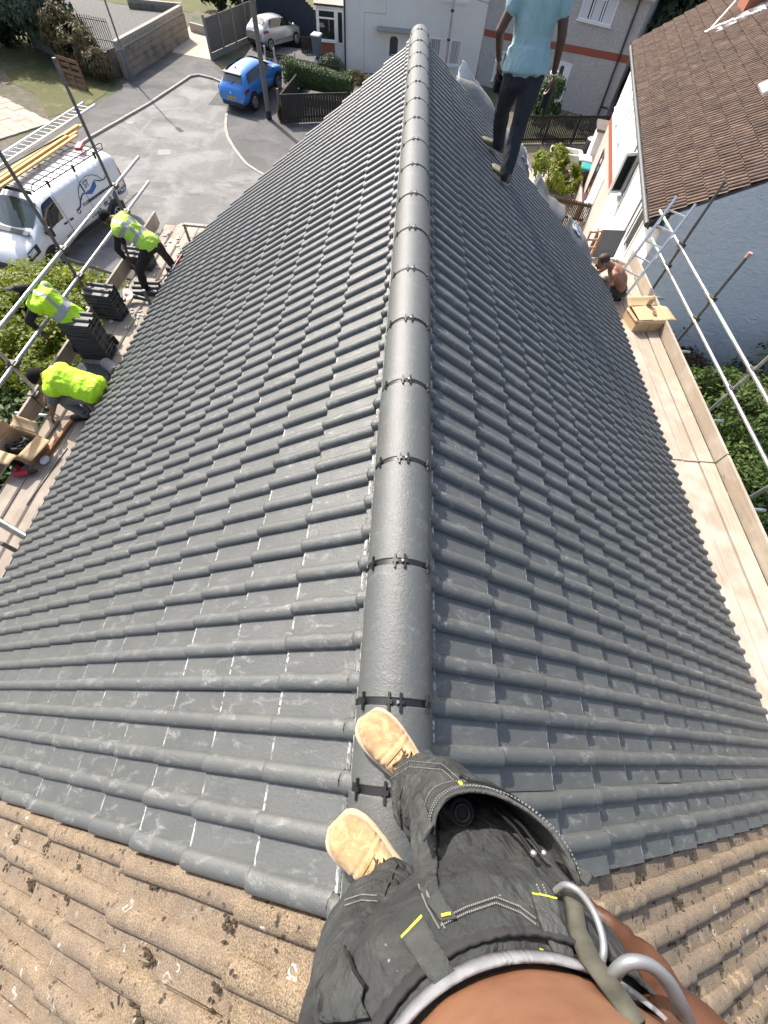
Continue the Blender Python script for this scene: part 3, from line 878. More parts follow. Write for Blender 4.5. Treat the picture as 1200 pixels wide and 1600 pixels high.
# ------------------------------------------------------------------ the houses round about
def pebble(name, c1, c2, s=55, stain=None):
    m = mat(name, c1, 0.92); q = NT(m)
    v = q.voro(q.pos, s)
    f = q.noise(q.pos, 0.8, 5, 0.6)
    c = q.mix(q.ramp(v.outputs['Color'], [(0.2, 0), (0.8, 1)]), c1, c2)
    st = stain or tuple(x * 0.8 for x in c1)
    c = q.mix(q.ramp(f, [(0.45, 0), (0.75, 0.6)]), c, st)
    q.col(c); q.nor(q.bump(v.outputs['Distance'], 0.5, 0.012))
    return m
M['whiterender'] = pebble('cream painted render', (0.78, 0.745, 0.68), (0.82, 0.79, 0.73), 40, (0.68, 0.64, 0.57))
M['greyrender'] = pebble('grey pebbledash', (0.36, 0.34, 0.325), (0.52, 0.495, 0.47), 26, (0.34, 0.325, 0.31))
M['bluewhite'] = None
def gable_mat():
    m = mat('trowelled pale blue-grey render', (0.60, 0.66, 0.70), 0.85); q = NT(m)
    f = q.noise(q.mapv(q.pos, (2.2, 2.2, 4.0), (0.3, 0.5, 0)), 2.2, 7, 0.62, 1.6); g = q.noise(q.pos, 0.6, 4)
    c = q.mix(q.ramp(f, [(0.35, 0), (0.65, 1)]), (0.78, 0.81, 0.83), (0.84, 0.87, 0.89))
    c = q.mix(q.ramp(g, [(0.45, 0), (0.75, 0.5)]), c, (0.68, 0.72, 0.74))
    q.col(c); q.nor(q.bump(f, 0.8, 0.06)); return m
M['bluewhite'] = gable_mat()
M['whitewall'] = pebble('white painted roughcast', (0.74, 0.735, 0.715), (0.8, 0.795, 0.78), 30)
M['pinkwall'] = pebble('pinkish render', (0.55, 0.42, 0.36), (0.60, 0.47, 0.41), 40)
M['band'] = mat('brick red band', (0.30, 0.085, 0.05), 0.85)
M['upvc'] = mat('white upvc', (0.80, 0.80, 0.79), 0.3)
M['pane'] = mat('window glass', (0.02, 0.024, 0.028), 0.04)
M['pane'].node_tree.nodes['Principled BSDF'].inputs['Specular IOR Level'].default_value = 0.8
M['curtain'] = mat('net curtain', (0.62, 0.62, 0.66), 0.8)
M['blind'] = mat('drawn blind', (0.30, 0.28, 0.24), 0.8)
M['pipe'] = mat('dark downpipe', (0.035, 0.034, 0.036), 0.4)
M['brick'] = speckle('orange-red brick', (0.26, 0.09, 0.05), (0.34, 0.13, 0.075), 30, 0.9, 0.4, 0.005)
M['slateroof'] = speckle('dark house roof', (0.12, 0.10, 0.09), (0.18, 0.15, 0.13), 6, 0.9, 0.4, 0.02)

class Wall:
    def __init__(s, O, t):
        s.O = Vector(O); s.t = Vector((t[0], t[1], 0)).normalized(); s.n = Vector((s.t.y, -s.t.x, 0))
        s.rot = Matrix((s.t, s.n, Vector((0, 0, 1)))).transposed()
    def p(s, u, z, d=0.0): return s.O + s.t * u + s.n * d + Vector((0, 0, z))
    def box(s, mb, u, z, w, h, d0, d1, mi=0): return mb.box(s.p(u + w / 2, z + h / 2, (d0 + d1) / 2), (w, abs(d1 - d0), h), s.rot, mi)
def window(W, root, u, z, w, h, mull=(), trans=None, fill=None, fw=0.07, sill=True, mf=None, label=None):
    f = MB(); mf = mf or M['upvc']
    W.box(f, u, z, fw, h, -0.02, 0.03); W.box(f, u + w - fw, z, fw, h, -0.02, 0.03)
    W.box(f, u + fw, z, w - 2 * fw, fw, -0.02, 0.029); W.box(f, u + fw, z + h - fw, w - 2 * fw, fw, -0.02, 0.029)
    for q in mull: W.box(f, u + w * q - fw / 2, z + fw, fw, h - 2 * fw, -0.02, 0.027)
    edges = [0] + list(mull) + [1]
    if trans:
        for i, tr in enumerate(trans):
            if tr: W.box(f, u + w * edges[i] + fw / 2, z + h * tr, w * (edges[i+1] - edges[i]) - fw, fw, -0.02, 0.024)
    o = f.build('window', mf, root)
    if label: o['label'] = label
    for i in range(len(edges) - 1):
        W_ = w * (edges[i + 1] - edges[i]) - fw
        p = MB(); W.box(p, u + w * edges[i] + fw / 2, z + fw / 2, W_, h - fw, -0.012, 0.002)
        p.build('pane', M['pane'], o)
    if fill:
        for (a, b, c_, mm) in fill:      # curtains or blinds seen in the panes
            p = MB(); n = 14; rows = []
            for k in range(n + 1):
                uu = u + fw + (w - 2 * fw) * (a + (b - a) * k / n)
                dd = 0.006 + 0.004 * math.sin(k * 2.4)
                rows.append([W.p(uu, z + fw + (h - 2 * fw) * c_, dd), W.p(uu, z + h - fw, dd)])
            p.loft(rows, 0, False, True, False); p.build('curtain', mm, o)
    if sill:
        s_ = MB(); W.box(s_, u - 0.06, z - 0.06, w + 0.12, 0.055, -0.02, 0.11); s_.build('sill', mf, o)
    return o
def door(W, root, u, z, w, h, glass=(0.3, 0.55, 0.7, 0.92), mf=None, arch=True):
    mf = mf or M['upvc']
    f = MB(); W.box(f, u, z, 0.07, h, -0.02, 0.04); W.box(f, u + w - .07, z, 0.07, h, -0.02, 0.04); W.box(f, u + .07, z + h - .07, w - .14, .07, -0.02, 0.039)
    W.box(f, u + .08, z + .03, w - .16, h - .11, -0.02, 0.015)
    for (a, b, c_, e_) in ((0.2, 0.8, 0.08, 0.24), (0.2, 0.8, 0.28, 0.44)): W.box(f, u + w * a, z + h * c_, w * (b - a), h * (e_ - c_), 0.014, 0.027)
    o = f.build('door', mf, root)
    g = MB(); a, b, c_, e_ = glass; gx0, gx1, gz0, gz1 = u + w * a, u + w * b, z + h * c_, z + h * e_
    pts = [W.p(gx0, gz0, 0.019), W.p(gx1, gz0, 0.019)]
    r = (gx1 - gx0) / 2
    for k in range(9):
        an = PI * k / 8
        pts.append(W.p(gx0 + r + r * math.cos(an), gz1 - r * 0.6 + 0.6 * r * math.sin(an), 0.019))
    g.add(pts, [tuple(range(len(pts)))]); g.build('pane', M['pane'], o)
    hd = MB(); W.box(hd, u + w * 0.14, z + h * 0.46, 0.03, 0.16, 0.02, 0.06); hd.build('handle', M['alu'], o)
    lb = MB(); W.box(lb, u + w * 0.36, z + h * 0.46, w * 0.28, 0.05, 0.02, 0.035); lb.build('letter_box', M['alu'], o)
    return o

# --- cream house
cw = Wall((-4.25, 38.8, 0), (1, 0.03))
ch = empty('cream_house', (0, 42, 0), 0, 'cream rendered semi with a white glazed porch, straight behind the roof ridge', 'house')
b = MB(); b.prism([(-4.25, 38.8), (4.62, 39.06), (5.6, 46.5), (-4.4, 46.5)], 0, 5.3); b.build('wall', M['whiterender'], ch)
rf = MB(); rf.add([(-4.6, 38.4, 5.25), (4.8, 38.7, 5.25), (5.9, 46.9, 5.25), (-4.7, 46.9, 5.25), (-4.6, 42.6, 8.0), (5.3, 42.7, 8.0)], [(0, 1, 5, 4), (3, 4, 5, 2), (0, 4, 3), (1, 2, 5), (0, 3, 2, 1)]); rf.build('roof', M['slateroof'], ch)
can = MB(); cw.box(can, 2.1, 1.98, 2.35, 0.10, -0.02, 0.62); cw.box(can, 2.16, 1.93, 2.23, 0.05, -0.02, 0.55); can.build('canopy', M['cap'], ch)
door(cw, ch, 2.75, 0.05, 0.95, 1.86, (0.22, 0.78, 0.36, 0.9))
window(cw, ch, 3.78, 0.85, 0.62, 1.05, (), None, None)
window(cw, ch, 5.5, 0.72, 2.1, 1.12, (0.36, 0.68), None, [(0, .34, 0.0, M['blind']), (.7, 1, 0.0, M['blind'])])
window(cw, ch, 5.9, 3.35, 1.7, 1.1, (0.5,), None, [(0, 1, 0.3, M['curtain'])])
window(cw, ch, 1.6, 3.35, 1.5, 1.1, (0.5,), None, [(0, 1, 0.3, M['curtain'])])
pj = MB(); cw.box(pj, 1.3, 0.02, 0.012, 2.55, -0.02, 0.006); cw.box(pj, 1.3, 2.56, 1.35, 0.012, -0.02, 0.006); cw.box(pj, 2.64, 2.56, 0.012, 0.5, -0.02, 0.006); pj.build('cable', M['pipe'], ch)
dp = MB().cyl(cw.p(0.07, 0.0, 0.05), cw.p(0.07, 5.2, 0.05), 0.05, 0.05, 8); dp.build('downpipe', M['pipe'], ch)
# its porch at the left end
pw = Wall((-6.15, 40.0, 0), (1, 0.03))
pb = MB(); pw.box(pb, 0, 0, 1.85, 2.44, -2.2, -0.03); pb.build('porch', M['upvc'], ch)
pbk = MB(); pw.box(pbk, 0.12, 0.02, 1.02, 0.92, -0.025, 0.02); pbk.build('porch_brickwork', M['brick'], ch)
window(pw, ch, 0.1, 1.0, 1.12, 1.32, (), (0.7,), None)
window(pw, ch, 1.32, 0.9, 0.42, 1.42, (), None, None, sill=False)
pr_ = MB(); pw.box(pr_, -0.1, 2.45, 2.0, 0.09, -2.25, 0.12); pr_.build('porch_fascia', M['pipe'], ch)
pr2 = MB(); pr2.add([pw.p(-0.12, 2.545, 0.14), pw.p(1.9, 2.545, 0.14), pw.p(1.9, 3.1, -2.3), pw.p(-0.12, 3.1, -2.3)], [(0, 1, 2, 3)]); pr2.build('porch_roof', M['cap'], ch)
# --- grey pebbledashed house, turned towards us
gw = Wall((4.68, 39.1, 0), (12.3 - 4.68, 34.5 - 39.1))
gh = empty('grey_house', (10, 40, 0), 0, 'grey pebbledashed house with a brick red band between its storeys', 'house')
q0, q1 = gw.p(0, 0), gw.p(9.22, 0)
bk = -gw.n
b = MB(); b.prism([q0[:2], q1[:2], (q1 + bk * 7)[:2], (q0 + bk * 7)[:2]], 0, 4.95); b.build('wall', M['greyrender'], gh)
rf = MB(); e = [gw.p(-0.1, 4.9, 0.35), gw.p(9.5, 4.9, 0.35), gw.p(9.5, 4.9, -7.3), gw.p(-0.1, 4.9, -7.3), gw.p(-0.1, 7.6, -3.5), gw.p(9.5, 7.6, -3.5)]
rf.add(e, [(0, 1, 5, 4), (3, 4, 5, 2), (0, 4, 3), (1, 2, 5), (0, 3, 2, 1)]); rf.build('roof', M['slateroof'], gh)
fs = MB(); gw.box(fs, -0.05, 4.75, 9.5, 0.14, 0.30, 0.36); fs.build('fascia_board', M['cap'], gh)
bd = MB()
for k in range(1):
    vs = [gw.p(0, 2.10, 0.012), gw.p(9.215, 2.50, 0.012), gw.p(9.215, 2.80, 0.012), gw.p(0, 2.38, 0.012)]
    vb = [v - gw.n * 0.02 for v in vs]
    bd.add(vs + vb, [(0, 1, 2, 3), (4, 0, 3, 7), (1, 5, 6, 2), (3, 2, 6, 7), (0, 4, 5, 1)])
bd.build('red_band', M['band'], gh)
window(gw, gh, 5.62, 3.62, 1.95, 1.12, (0.33, 0.66), (None, 0.7, None), [(0, .25, 0, M['curtain']), (.36, .62, 0, M['curtain']), (.72, 1, 0, M['curtain'])])
window(gw, gh, 1.3, 3.5, 1.6, 1.1, (0.5,), None, [(0, 1, 0.2, M['curtain'])])
door(gw, gh, 5.2, 0.0, 0.98, 1.95)
window(gw, gh, 1.15, 0.36, 1.75, 1.36, (0.4,), None, [(0, .3, 0, M['curtain']), (.55, 1, 0, M['curtain'])])
MB().cyl(gw.p(8.75, 0.6, 0.07), gw.p(8.62, 4.85, 0.07), 0.055, 0.055, 8).cyl(gw.p(8.75, 0.0, 0.07), gw.p(8.75, 0.6, 0.07), 0.055, 0.055, 8).build('downpipe', M['pipe'], gh)
MB().cyl(gw.p(8.8, 0.62, 0.07), gw.p(9.2, 0.62, 0.07), 0.04, 0.04, 8).build('waste_pipe', M['pipe'], gh)

# --- right-hand house with the brown tiled roof
E0 = Vector((5.52, 10.02, 4.95)); DE = Vector((0.22235, 0.97497, 0)); DU = Vector((0.97497, -0.22235, 0)); BT = R(31.4)
rh = empty('brown_roofed_house', (9.5, 16.5, 0), 0, 'white rendered house with a big weathered brown tiled roof at the right', 'house')
cb, sb = math.cos(BT), math.sin(BT)
DS = DU * cb + Vector((0, 0, sb)); DN = Vector((0, 0, cb)) - DU * sb
def rpt(v, s, n=0.0): return E0 + DE * v + DS * s + DN * n
RL = 14.5; RS = 5.3
BM = [M['browntile']] * 3
bmz = [make_tile_mesh('brown_roof_tile', BM, 2, 0.142, 0.076, 0.042, TAIL, 0.0, 0.005, 20 + q, 6, 0.036) for q in range(4)]
spots = []
base = Matrix((-DE, -DS, DN)).transposed().to_4x4()
if base.to_3x3().determinant() < 0: base = Matrix((DE, -DS, DN)).transposed().to_4x4()
flip = base.col[0].xyz.dot(DE) > 0
for k in range(16):
    s = 0.05 + 0.33 * k - 0.05
    for j in range(int(RL / 0.284)):
        v0 = 0.06 + 0.284 * j + (0 if flip else 0.284)
        c = rpt(0.06 + 0.284 * (j + .5), s + 0.15)
        Mx = Matrix.Translation(rpt(v0 + rnd.uniform(-.004, .004), s + TAIL + rnd.uniform(-.01, .01), rnd.uniform(-.002, .004))) @ base @ Matrix.Rotation(rnd.uniform(-.01, .01), 4, 'Z')
        spots.append((vis_key(c), Mx, rnd.randrange(4)))
lay_tiles(rh, [q[0] for q in bmz], [q[1] for q in bmz], spots, 300, 'roof_tile', BM, 'roof_tiles_beyond')
ww = Wall(tuple(E0 + DU * 0.35 + Vector((0, 0, -4.95))), tuple((DE)[:2]))
ww = Wall(tuple((E0 + DU * 0.35 + DE * 14.4 + Vector((0, 0, -4.95)))), tuple((-DE)[:2]))   # u runs towards us, n faces our house
def V(v): return 14.4 - v
far = MB(); a0, a1 = ww.p(0, 0), ww.p(V(7.35), 0); far.prism([a0[:2], a1[:2], (a1 + DU * 8)[:2], (a0 + DU * 8)[:2]], 0, 4.8); far.build('wall', M['pinkwall'], rh)
far2 = MB(); ww.box(far2, -0.004, 2.96, V(7.35), 1.83, -0.05, 0.006); far2.build('upper_wall', M['whitewall'], rh)
nr_ = MB(); a0, a1 = ww.p(V(7.34), 0), ww.p(V(0.10), 0); nr_.prism([a0[:2], a1[:2], (a1 + DU * 9.4)[:2], (a0 + DU * 9.4)[:2]], 0, 4.81); nr_.build('wall', M['whitewall'], rh)
bb = MB(); ww.box(bb, 0, 2.70, V(7.35), 0.25, -0.02, 0.014); bb.build('red_band', M['band'], rh)
gab = MB(); g0 = E0 + DE * 0.12
pts = [g0 + DU * 0.35 - Vector((0, 0, 4.95)), g0 + DU * 9.9 - Vector((0, 0, 4.95)), g0 + DU * 9.9 - Vector((0, 0, 0.2)), g0 + DU * 4.8 + Vector((0, 0, 4.8 * math.tan(BT) - 0.06)), g0 + DU * 0.35 + Vector((0, 0, 0.35 * math.tan(BT) - 0.06))]
gab.add(pts + [p - DE * 0.10 for p in pts], [(0, 1, 2, 3, 4), (9, 8, 7, 6, 5)] + [(i, (i + 1) % 5, 5 + (i + 1) % 5, 5 + i) for i in range(5)]); gab.build('gable_wall', M['bluewhite'], rh)
M['fasciad'] = mat('dark painted bargeboard', (0.06, 0.05, 0.045), 0.6)
MB().bar(rpt(0.06, -0.02, -0.075), rpt(0.06, RS, -0.075), 0.03, 0.14, DN).build('bargeboard', M['fasciad'], rh)
MB().bar(rpt(0.0, 0.0, -0.09), rpt(RL, 0.0, -0.09), 0.03, 0.16, (0, 0, 1)).build('fascia_board', M['fasciad'], rh)
g = MB(); g.tube([rpt(-0.02, -0.055, -0.05), rpt(RL, -0.055, -0.05)], 0.055, 10); g.build('gutter', M['steeld'], rh)
soff = MB(); soff.add([rpt(0.1, 0.0, -0.17), rpt(RL, 0.0, -0.17), rpt(RL, 0.0, -0.17) + DU * 0.36, rpt(0.1, 0.0, -0.17) + DU * 0.36], [(0, 1, 2, 3)]); soff.build('soffit', M['upvc'], rh)
under = MB(); under.add([rpt(0.02, 0, -0.03), rpt(RL, 0, -0.03), rpt(RL, RS, -0.03), rpt(0.02, RS, -0.03)], [(0, 1, 2, 3)]); under.build('roof_deck', M['rubber'], rh)
for (v0, v1, z, h, mu) in ((12.0, 13.9, 3.35, 1.05, (0.5,)), (9.75, 11.0, 3.45, 0.95, (0.5,)), (5.0, 6.6, 3.4, 1.1, (0.35, 0.7)), (1.6, 2.95, 3.4, 1.1, (0.5,))):
    o = window(ww, rh, V(v1), z, v1 - v0, h, mu, None, [(0.1, .3, 0, M['curtain'])])
M['purple'] = mat('plum painted frame', (0.10, 0.035, 0.07), 0.5)
window(ww, rh, V(12.7), 0.75, 0.95, 1.62, (), None, None, mf=M['purple'])
window(ww, rh, V(11.2), 1.0, 1.7, 1.4, (0.5,), None, [(0, 1, 0, M['curtain'])])
window(ww, rh, V(6.4), 0.9, 1.5, 1.3, (0.5,), None, None)
# open casement standing proud
oc = Wall(tuple(ww.p(V(5.55), 0, 0.03)), tuple((ww.t * 0.55 + ww.n * 0.84)[:2]))
window(oc, rh, 0.0, 3.45, 0.5, 1.0, (), None, None, sill=False)
# chimney with lead flashing at the top right, rooflight
ck = MB(); cc = rpt(11.6, 3.35, 0.0)
ck.box(cc + Vector((0, 0, 0.5)), (0.9, 1.1, 2.6), Matrix.Rotation(-0.224, 3, 'Z')); ck.build('chimney', M['brick'], rh)
M['lead'] = speckle('lead flashing', (0.22, 0.24, 0.26), (0.34, 0.36, 0.38), 9, 0.5, 0.4, 0.01)
fl = MB(); rows = []
for i in range(12):
    v = 10.35 + 0.65 * i / 11
    rows.append([rpt(v, 2.2 + .2 * noise.noise((i * .7, 1, 0)), 0.055), rpt(v, 3.9, 0.065 + .012 * noise.noise((i * .9, 4, 0)))])
fl.loft(rows, 0, False, True, False); fl.build('lead_flashing', M['lead'], rh)
M['whitelead'] = mat('bright repair mortar', (0.78, 0.77, 0.74), 0.8)
fm = MB(); rr_ = random.Random(5)
for i in range(60):
    t = i / 59
    c = rpt(10.9 + 0.1 * math.sin(t * 5) - 0.55 * t, 2.0 + 1.25 * t + rr_.gauss(0, .02), 0.055)
    fm.ball(c, (0.08 * rr_.uniform(.6, 1.3), 0.07 * rr_.uniform(.6, 1.3), 0.03), 7, 5)
for i in range(36):
    t = i / 35
    fm.ball(rpt(11.05 + 1.5 * t, 2.1 + 0.75 * t, 0.06), (0.04, 0.04, 0.03), 7, 5)
fm.build('flashing_mortar', M['whitelead'], rh)
rl = MB().box(rpt(4.25, 2.70, 0.09), (0.62, 0.72, 0.07), Matrix((DE, DS, DN)).transposed()).build('rooflight', M['upvc'], rh)
MB().box(rpt(4.25, 2.70, 0.128), (0.48, 0.58, 0.012), Matrix((DE, DS, DN)).transposed()).build('pane', mat('milky rooflight pane', (0.72, 0.74, 0.75), 0.2), rl)
# a strip of paler replaced tiles below the rooflight is lime run-off
# small dark extension at the far end
sh = empty('lean_to', (11, 33, 0), 0, 'small pale lean-to shed in the gap beyond the white house', 'shed')
MB().box((9.9, 25.9, 1.0), (1.0, 1.2, 2.0), Matrix.Rotation(-.22, 3, 'Z')).build('wall', M['whitewall'], sh)
MB().box((9.9, 25.9, 2.06), (1.2, 1.4, 0.1), Matrix.Rotation(-.22, 3, 'Z')).build('roof', M['slateroof'], sh)
# ------------------------------------------------------------------ scaffolding
TR = 0.0242
def coupler(p, axis='y'):
    c = MB(); p = Vector(p)
    c.box(p, (0.085, 0.085, 0.07)); c.box(p + Vector((0.05, 0.0, 0.0)), (0.05, 0.10, 0.05))
    c.cyl(p + Vector((0.02, 0.05, 0.0)), p + Vector((0.02, 0.11, 0.0)), 0.011, 0.011, 6); c.cyl(p + Vector((-.03, -.05, .0)), p + Vector((-.03, -.10, .01)), 0.011, 0.011, 6)
    return c
def tube_part(root, a, b, m, name):
    a, b = Vector(a), Vector(b)
    t = MB(); t.tube([a, a + (b - a) * 0.5, b], TR, 12)
    d = (b - a).normalized()
    o = t.build(name, m, root)
    # open dark bore at the ends
    e = MB(); e.cyl(a - d * 0.001, a + d * 0.002, TR * 0.8, None, 10); e.build('bore', M['black'], o)
    e = MB(); e.cyl(b - d * 0.002, b + d * 0.001, TR * 0.8, None, 10); e.build('bore', M['black'], o)
    return o
ls = empty('scaffold', (-4.5, 4, 0), 0, 'galvanised tube scaffold with grey weathered boards along the left eave', 'scaffold', 'scaffolds along the eaves')
PZ = 4.55
for (y, zt, mm) in ((7.93, 7.03, 'steeld'), (5.95, 7.3, 'steeld'), (3.95, 5.75, 'steel'), (1.75, 5.75, 'steel'), (-0.4, 5.75, 'steel')):
    tube_part(ls, (-4.93, y, 0.02), (-4.93, y, zt), M[mm], 'standard')
for (y, zt) in ((8.2, 4.92), (6.05, 4.95), (3.62, 4.92), (1.55, 4.9)):
    tube_part(ls, (-4.02, y, 0.02), (-4.02, y, zt), M['steeld'], 'inner_standard')
    tube_part(ls, (-5.25, y + .08, PZ - 0.09), (-3.75, y + .08, PZ - 0.09), M['steel'], 'transom')
for (z, y1, mm) in ((5.55, 9.07, 'steel'), (5.16, 9.1, 'steel')):
    tube_part(ls, (-4.875, y1, z), (-4.875, 4.75 if z > 5.5 else 5.0, z), M[mm], 'guard_rail')
    tube_part(ls, (-4.875, 4.74 if z > 5.5 else 4.98, z - 0.002), (-4.875, -3.0, z - 0.002), M[mm], 'guard_rail')
    for y in (7.93, 5.95, 3.95, 1.75): coupler((-4.9, y, z)).build('coupler', M['fitting'], ls)
tube_part(ls, (-4.99, 9.0, PZ - 0.13), (-4.99, -3.0, PZ - 0.13), M['steel'], 'ledger')
tube_part(ls, (-3.98, 9.0, PZ - 0.13), (-3.98, -3.0, PZ - 0.13), M['steel'], 'ledger')
tube_part(ls, (-5.02, 9.3, 2.6), (-5.02, 6.0, 5.4), M['steeld'], 'brace')
tube_part(ls, (-5.4, 3.2, 3.2), (-4.96, 3.05, 4.75), M['steel'], 'brace')
tube_part(ls, (-4.95, 2.16, 4.62), (-3.95, 1.72, 4.60), M['steel'], 'brace')
y0 = 8.85
while y0 > -4:
    L = 3.9
    for k in range(4):
        x = -3.925 - 0.232 * k
        MB().box((x, y0 - L / 2, PZ - 0.02 + random.uniform(-.006, .004)), (0.222, L - 0.012, 0.038), Matrix.Rotation(random.uniform(-.002, .002), 3, 'Z')).build('board', M['boardold'], ls, bevel=0.004)
    y0 -= L
for (a, b) in ((8.85, 4.28), (4.27, 0.4), (0.38, -3.5)):
    MB().box((-4.852, (a + b) / 2, PZ + 0.115), (0.038, a - b - .01, 0.225)).build('toe_board', M['boardold'], ls, bevel=0.004)
coupler((-4.86, 3.82, PZ + .2)).build('coupler', M['fitting'], ls)

rs = empty('scaffold', (4.8, 4, 0), 0, 'scaffold of banded tubes with fresh pale boards along the right eave', 'scaffold', 'scaffolds along the eaves')
QZ = 4.60
for (y, zt) in ((7.97, 6.42), (6.38, 6.16), (4.72, 6.3), (3.1, 5.75), (1.5, 5.75), (-0.4, 5.75)):
    tube_part(rs, (5.2, y, 0.02), (5.2, y, zt), M['steeld' if y > 6 else 'steel'], 'standard')
for (z, y1) in ((5.47, 9.2), (5.11, 8.9)):
    tube_part(rs, (5.145, y1, z), (5.145, y1 - 0.62, z), M['steelg'], 'guard_rail')
    tube_part(rs, (5.146, y1 - 0.621, z), (5.146, 6.2 if z > 5.3 else 1.0, z), M['steel'], 'guard_rail')
    if z > 5.3:
        tube_part(rs, (5.146, 6.199, z), (5.146, 5.35, z), M['steelg'], 'guard_rail')
        tube_part(rs, (5.146, 5.349, z), (5.146, 0.5, z), M['steel'], 'guard_rail')
    for y in (7.97, 6.38, 4.72, 3.1): coupler((5.172, y, z)).build('coupler', M['fitting'], rs)
MB().cyl((5.2, 6.38, 6.1), (5.2, 6.38, 6.17), 0.033, 0.033, 12).build('cap', mat('pinkish plastic tube cap', (0.55, 0.30, 0.26), 0.5), rs)
tube_part(rs, (5.25, 9, QZ - 0.12), (5.25, -3, QZ - 0.12), M['steel'], 'ledger')
tube_part(rs, (4.2, 9, QZ - 0.12), (4.2, -3, QZ - 0.12), M['steel'], 'ledger')
for y in (7.9, 6.3, 4.65, 3.0, 1.4): tube_part(rs, (5.5, y, QZ - 0.07), (4.0, y, QZ - 0.07), M['steel'], 'transom')
tube_part(rs, (5.27, 8.2, 1.0), (5.27, 5.0, 4.4), M['steeld'], 'brace')
for (ya, yb) in ((9.05, 3.72), (3.705, -1.2)):
    for k, x in enumerate((4.13, 4.36, 4.595, 4.83)):
        wd = 0.217
        MB().box((x + 0.02, (ya + yb) / 2, QZ - 0.02 + (0.012 if k in (1, 3) else 0) + random.uniform(-.003, .003)), (wd, ya - yb - 0.006, 0.038), Matrix.Rotation(random.uniform(-.0015, .0015), 3, 'Z')).build('board', M['board'], rs, bevel=0.003)
    MB().box((5.0, (ya + yb) / 2, QZ + 0.108), (0.038, ya - yb - 0.008, 0.222), Matrix.Rotation(-0.03, 3, 'Y')).build('toe_board', M['board'], rs, bevel=0.003)
M['rust'] = speckle('rusty clip', (0.35, 0.12, 0.05), (0.45, 0.2, 0.1), 30, 0.8)
for y in (6.38, 2.35): MB().box((5.035, y, QZ + 0.16), (0.05, 0.07, 0.09)).cyl((5.03, y, QZ + .16), (5.12, y, QZ + .16), 0.014, None, 8).build('toe_board_clip', M['rust'] if y < 3 else M['fitting'], rs)

# aluminium ladder standing at the far end of the right platform
def ladder(name, a, b, side, wd, label, rung=0.25, cat='ladder', m=None, stile=(0.036, 0.088)):
    m = m or M['alu']; a, b = Vector(a), Vector(b); s = Vector(side).normalized(); d = (b - a); L = d.length; d.normalize(); nn_ = s.cross(d)
    root = empty(name, a, 0, label, cat)
    for k in (-1, 1):
        MB().bar(a + s * k * wd / 2, b + s * k * wd / 2, stile[0], stile[1], nn_).build('stile', m, root)
        MB().bar(b + s * k * wd / 2 - d * 0.001, b + s * k * wd / 2 + d * 0.012, stile[0] + .004, stile[1] + .004, nn_).build('end_cap', M['black'], root)
    n = int(L / rung)
    for i in range(n):
        c = a + d * (rung * (i + 0.6))
        MB().cyl(c - s * (wd / 2 - 0.01), c + s * (wd / 2 - 0.01), 0.015, None, 8).build('rung', m, root)
    return root
ladder('ladder', (4.42, 7.72, 4.62), (4.96, 8.26, 6.02), (0.75, -0.66, 0.0), 0.34, 'aluminium ladder standing beside the shirtless roofer at the right eave')

# ------------------------------------------------------------------ things lying on the left platform
M['stacktile'] = tile_mat('dark unlaid roof tile', (0.060, 0.062, 0.064), 0.5)
ST = [M['stacktile'], M['stacktile'], M['stacktile']]
sm_, smb_ = make_tile_mesh('stack_tile', ST, 2, P, 0.066, 0.036, 0.42, 0.0, 0.0, 0, 7, 0.004)
# give the loose tile an underside
sb_ = MB(); sb_.v = list(smb_.v); sb_.f = [list(f) for f in smb_.f]; sb_.m = list(smb_.m); sb_.sm = list(smb_.sm)
nb = len(sb_.v)
sb_.add([(x, y, z - 0.016) for x, y, z in smb_.v], [list(reversed(f)) for f in smb_.f])
sb_.add([(0, 0, .004), (0, .42, .008), (0, .42, -.012), (0, 0, -.012)], [(0, 1, 2, 3)])
sb_.add([(0, 0, .004), (2*P, 0, .004), (2*P, 0, -.012), (0, 0, -.012)], [(0, 1, 2, 3)])
stme = sb_.build('roof_tile', ST).data
bpy.data.objects.remove(bpy.data.objects['roof_tile'] if False else [o for o in COL.objects if o.data == stme][0])
def stack(cx, cy, n, rz, label, group, z0=PZ, pitch=0.028):
    for i in range(n):
        o = bpy.data.objects.new('loose_roof_tile', stme); COL.objects.link(o)
        a = rz + random.uniform(-.03, .03)
        off = Matrix.Rotation(a, 3, 'Z') @ Vector((-P, -0.21, 0))
        o.location = (cx + off.x + random.uniform(-.008, .008), cy + off.y + random.uniform(-.008, .008), z0 + 0.014 + pitch * i)
        o.rotation_euler = (0, 0, a)
        tag(o, label, 'roof tile', group)
stack(-4.50, 4.95, 22, R(92), 'dark unlaid roof tile in the taller stack, below the roofer leaning over the rail', 'tiles of the taller stack')
stack(-4.66, 5.9, 16, R(88), 'dark unlaid roof tile in the shorter stack beside the angle grinder', 'tiles of the shorter stack')
stack(-4.33, 6.62, 3, R(95), 'dark unlaid roof tile in the low pile at the bending roofer\'s feet', 'tiles of the low pile')
stack(-4.66, 7.35, 9, R(90), 'dark unlaid roof tile in the pile below the bending roofer\'s hands', 'tiles of the pile by the bending roofer')
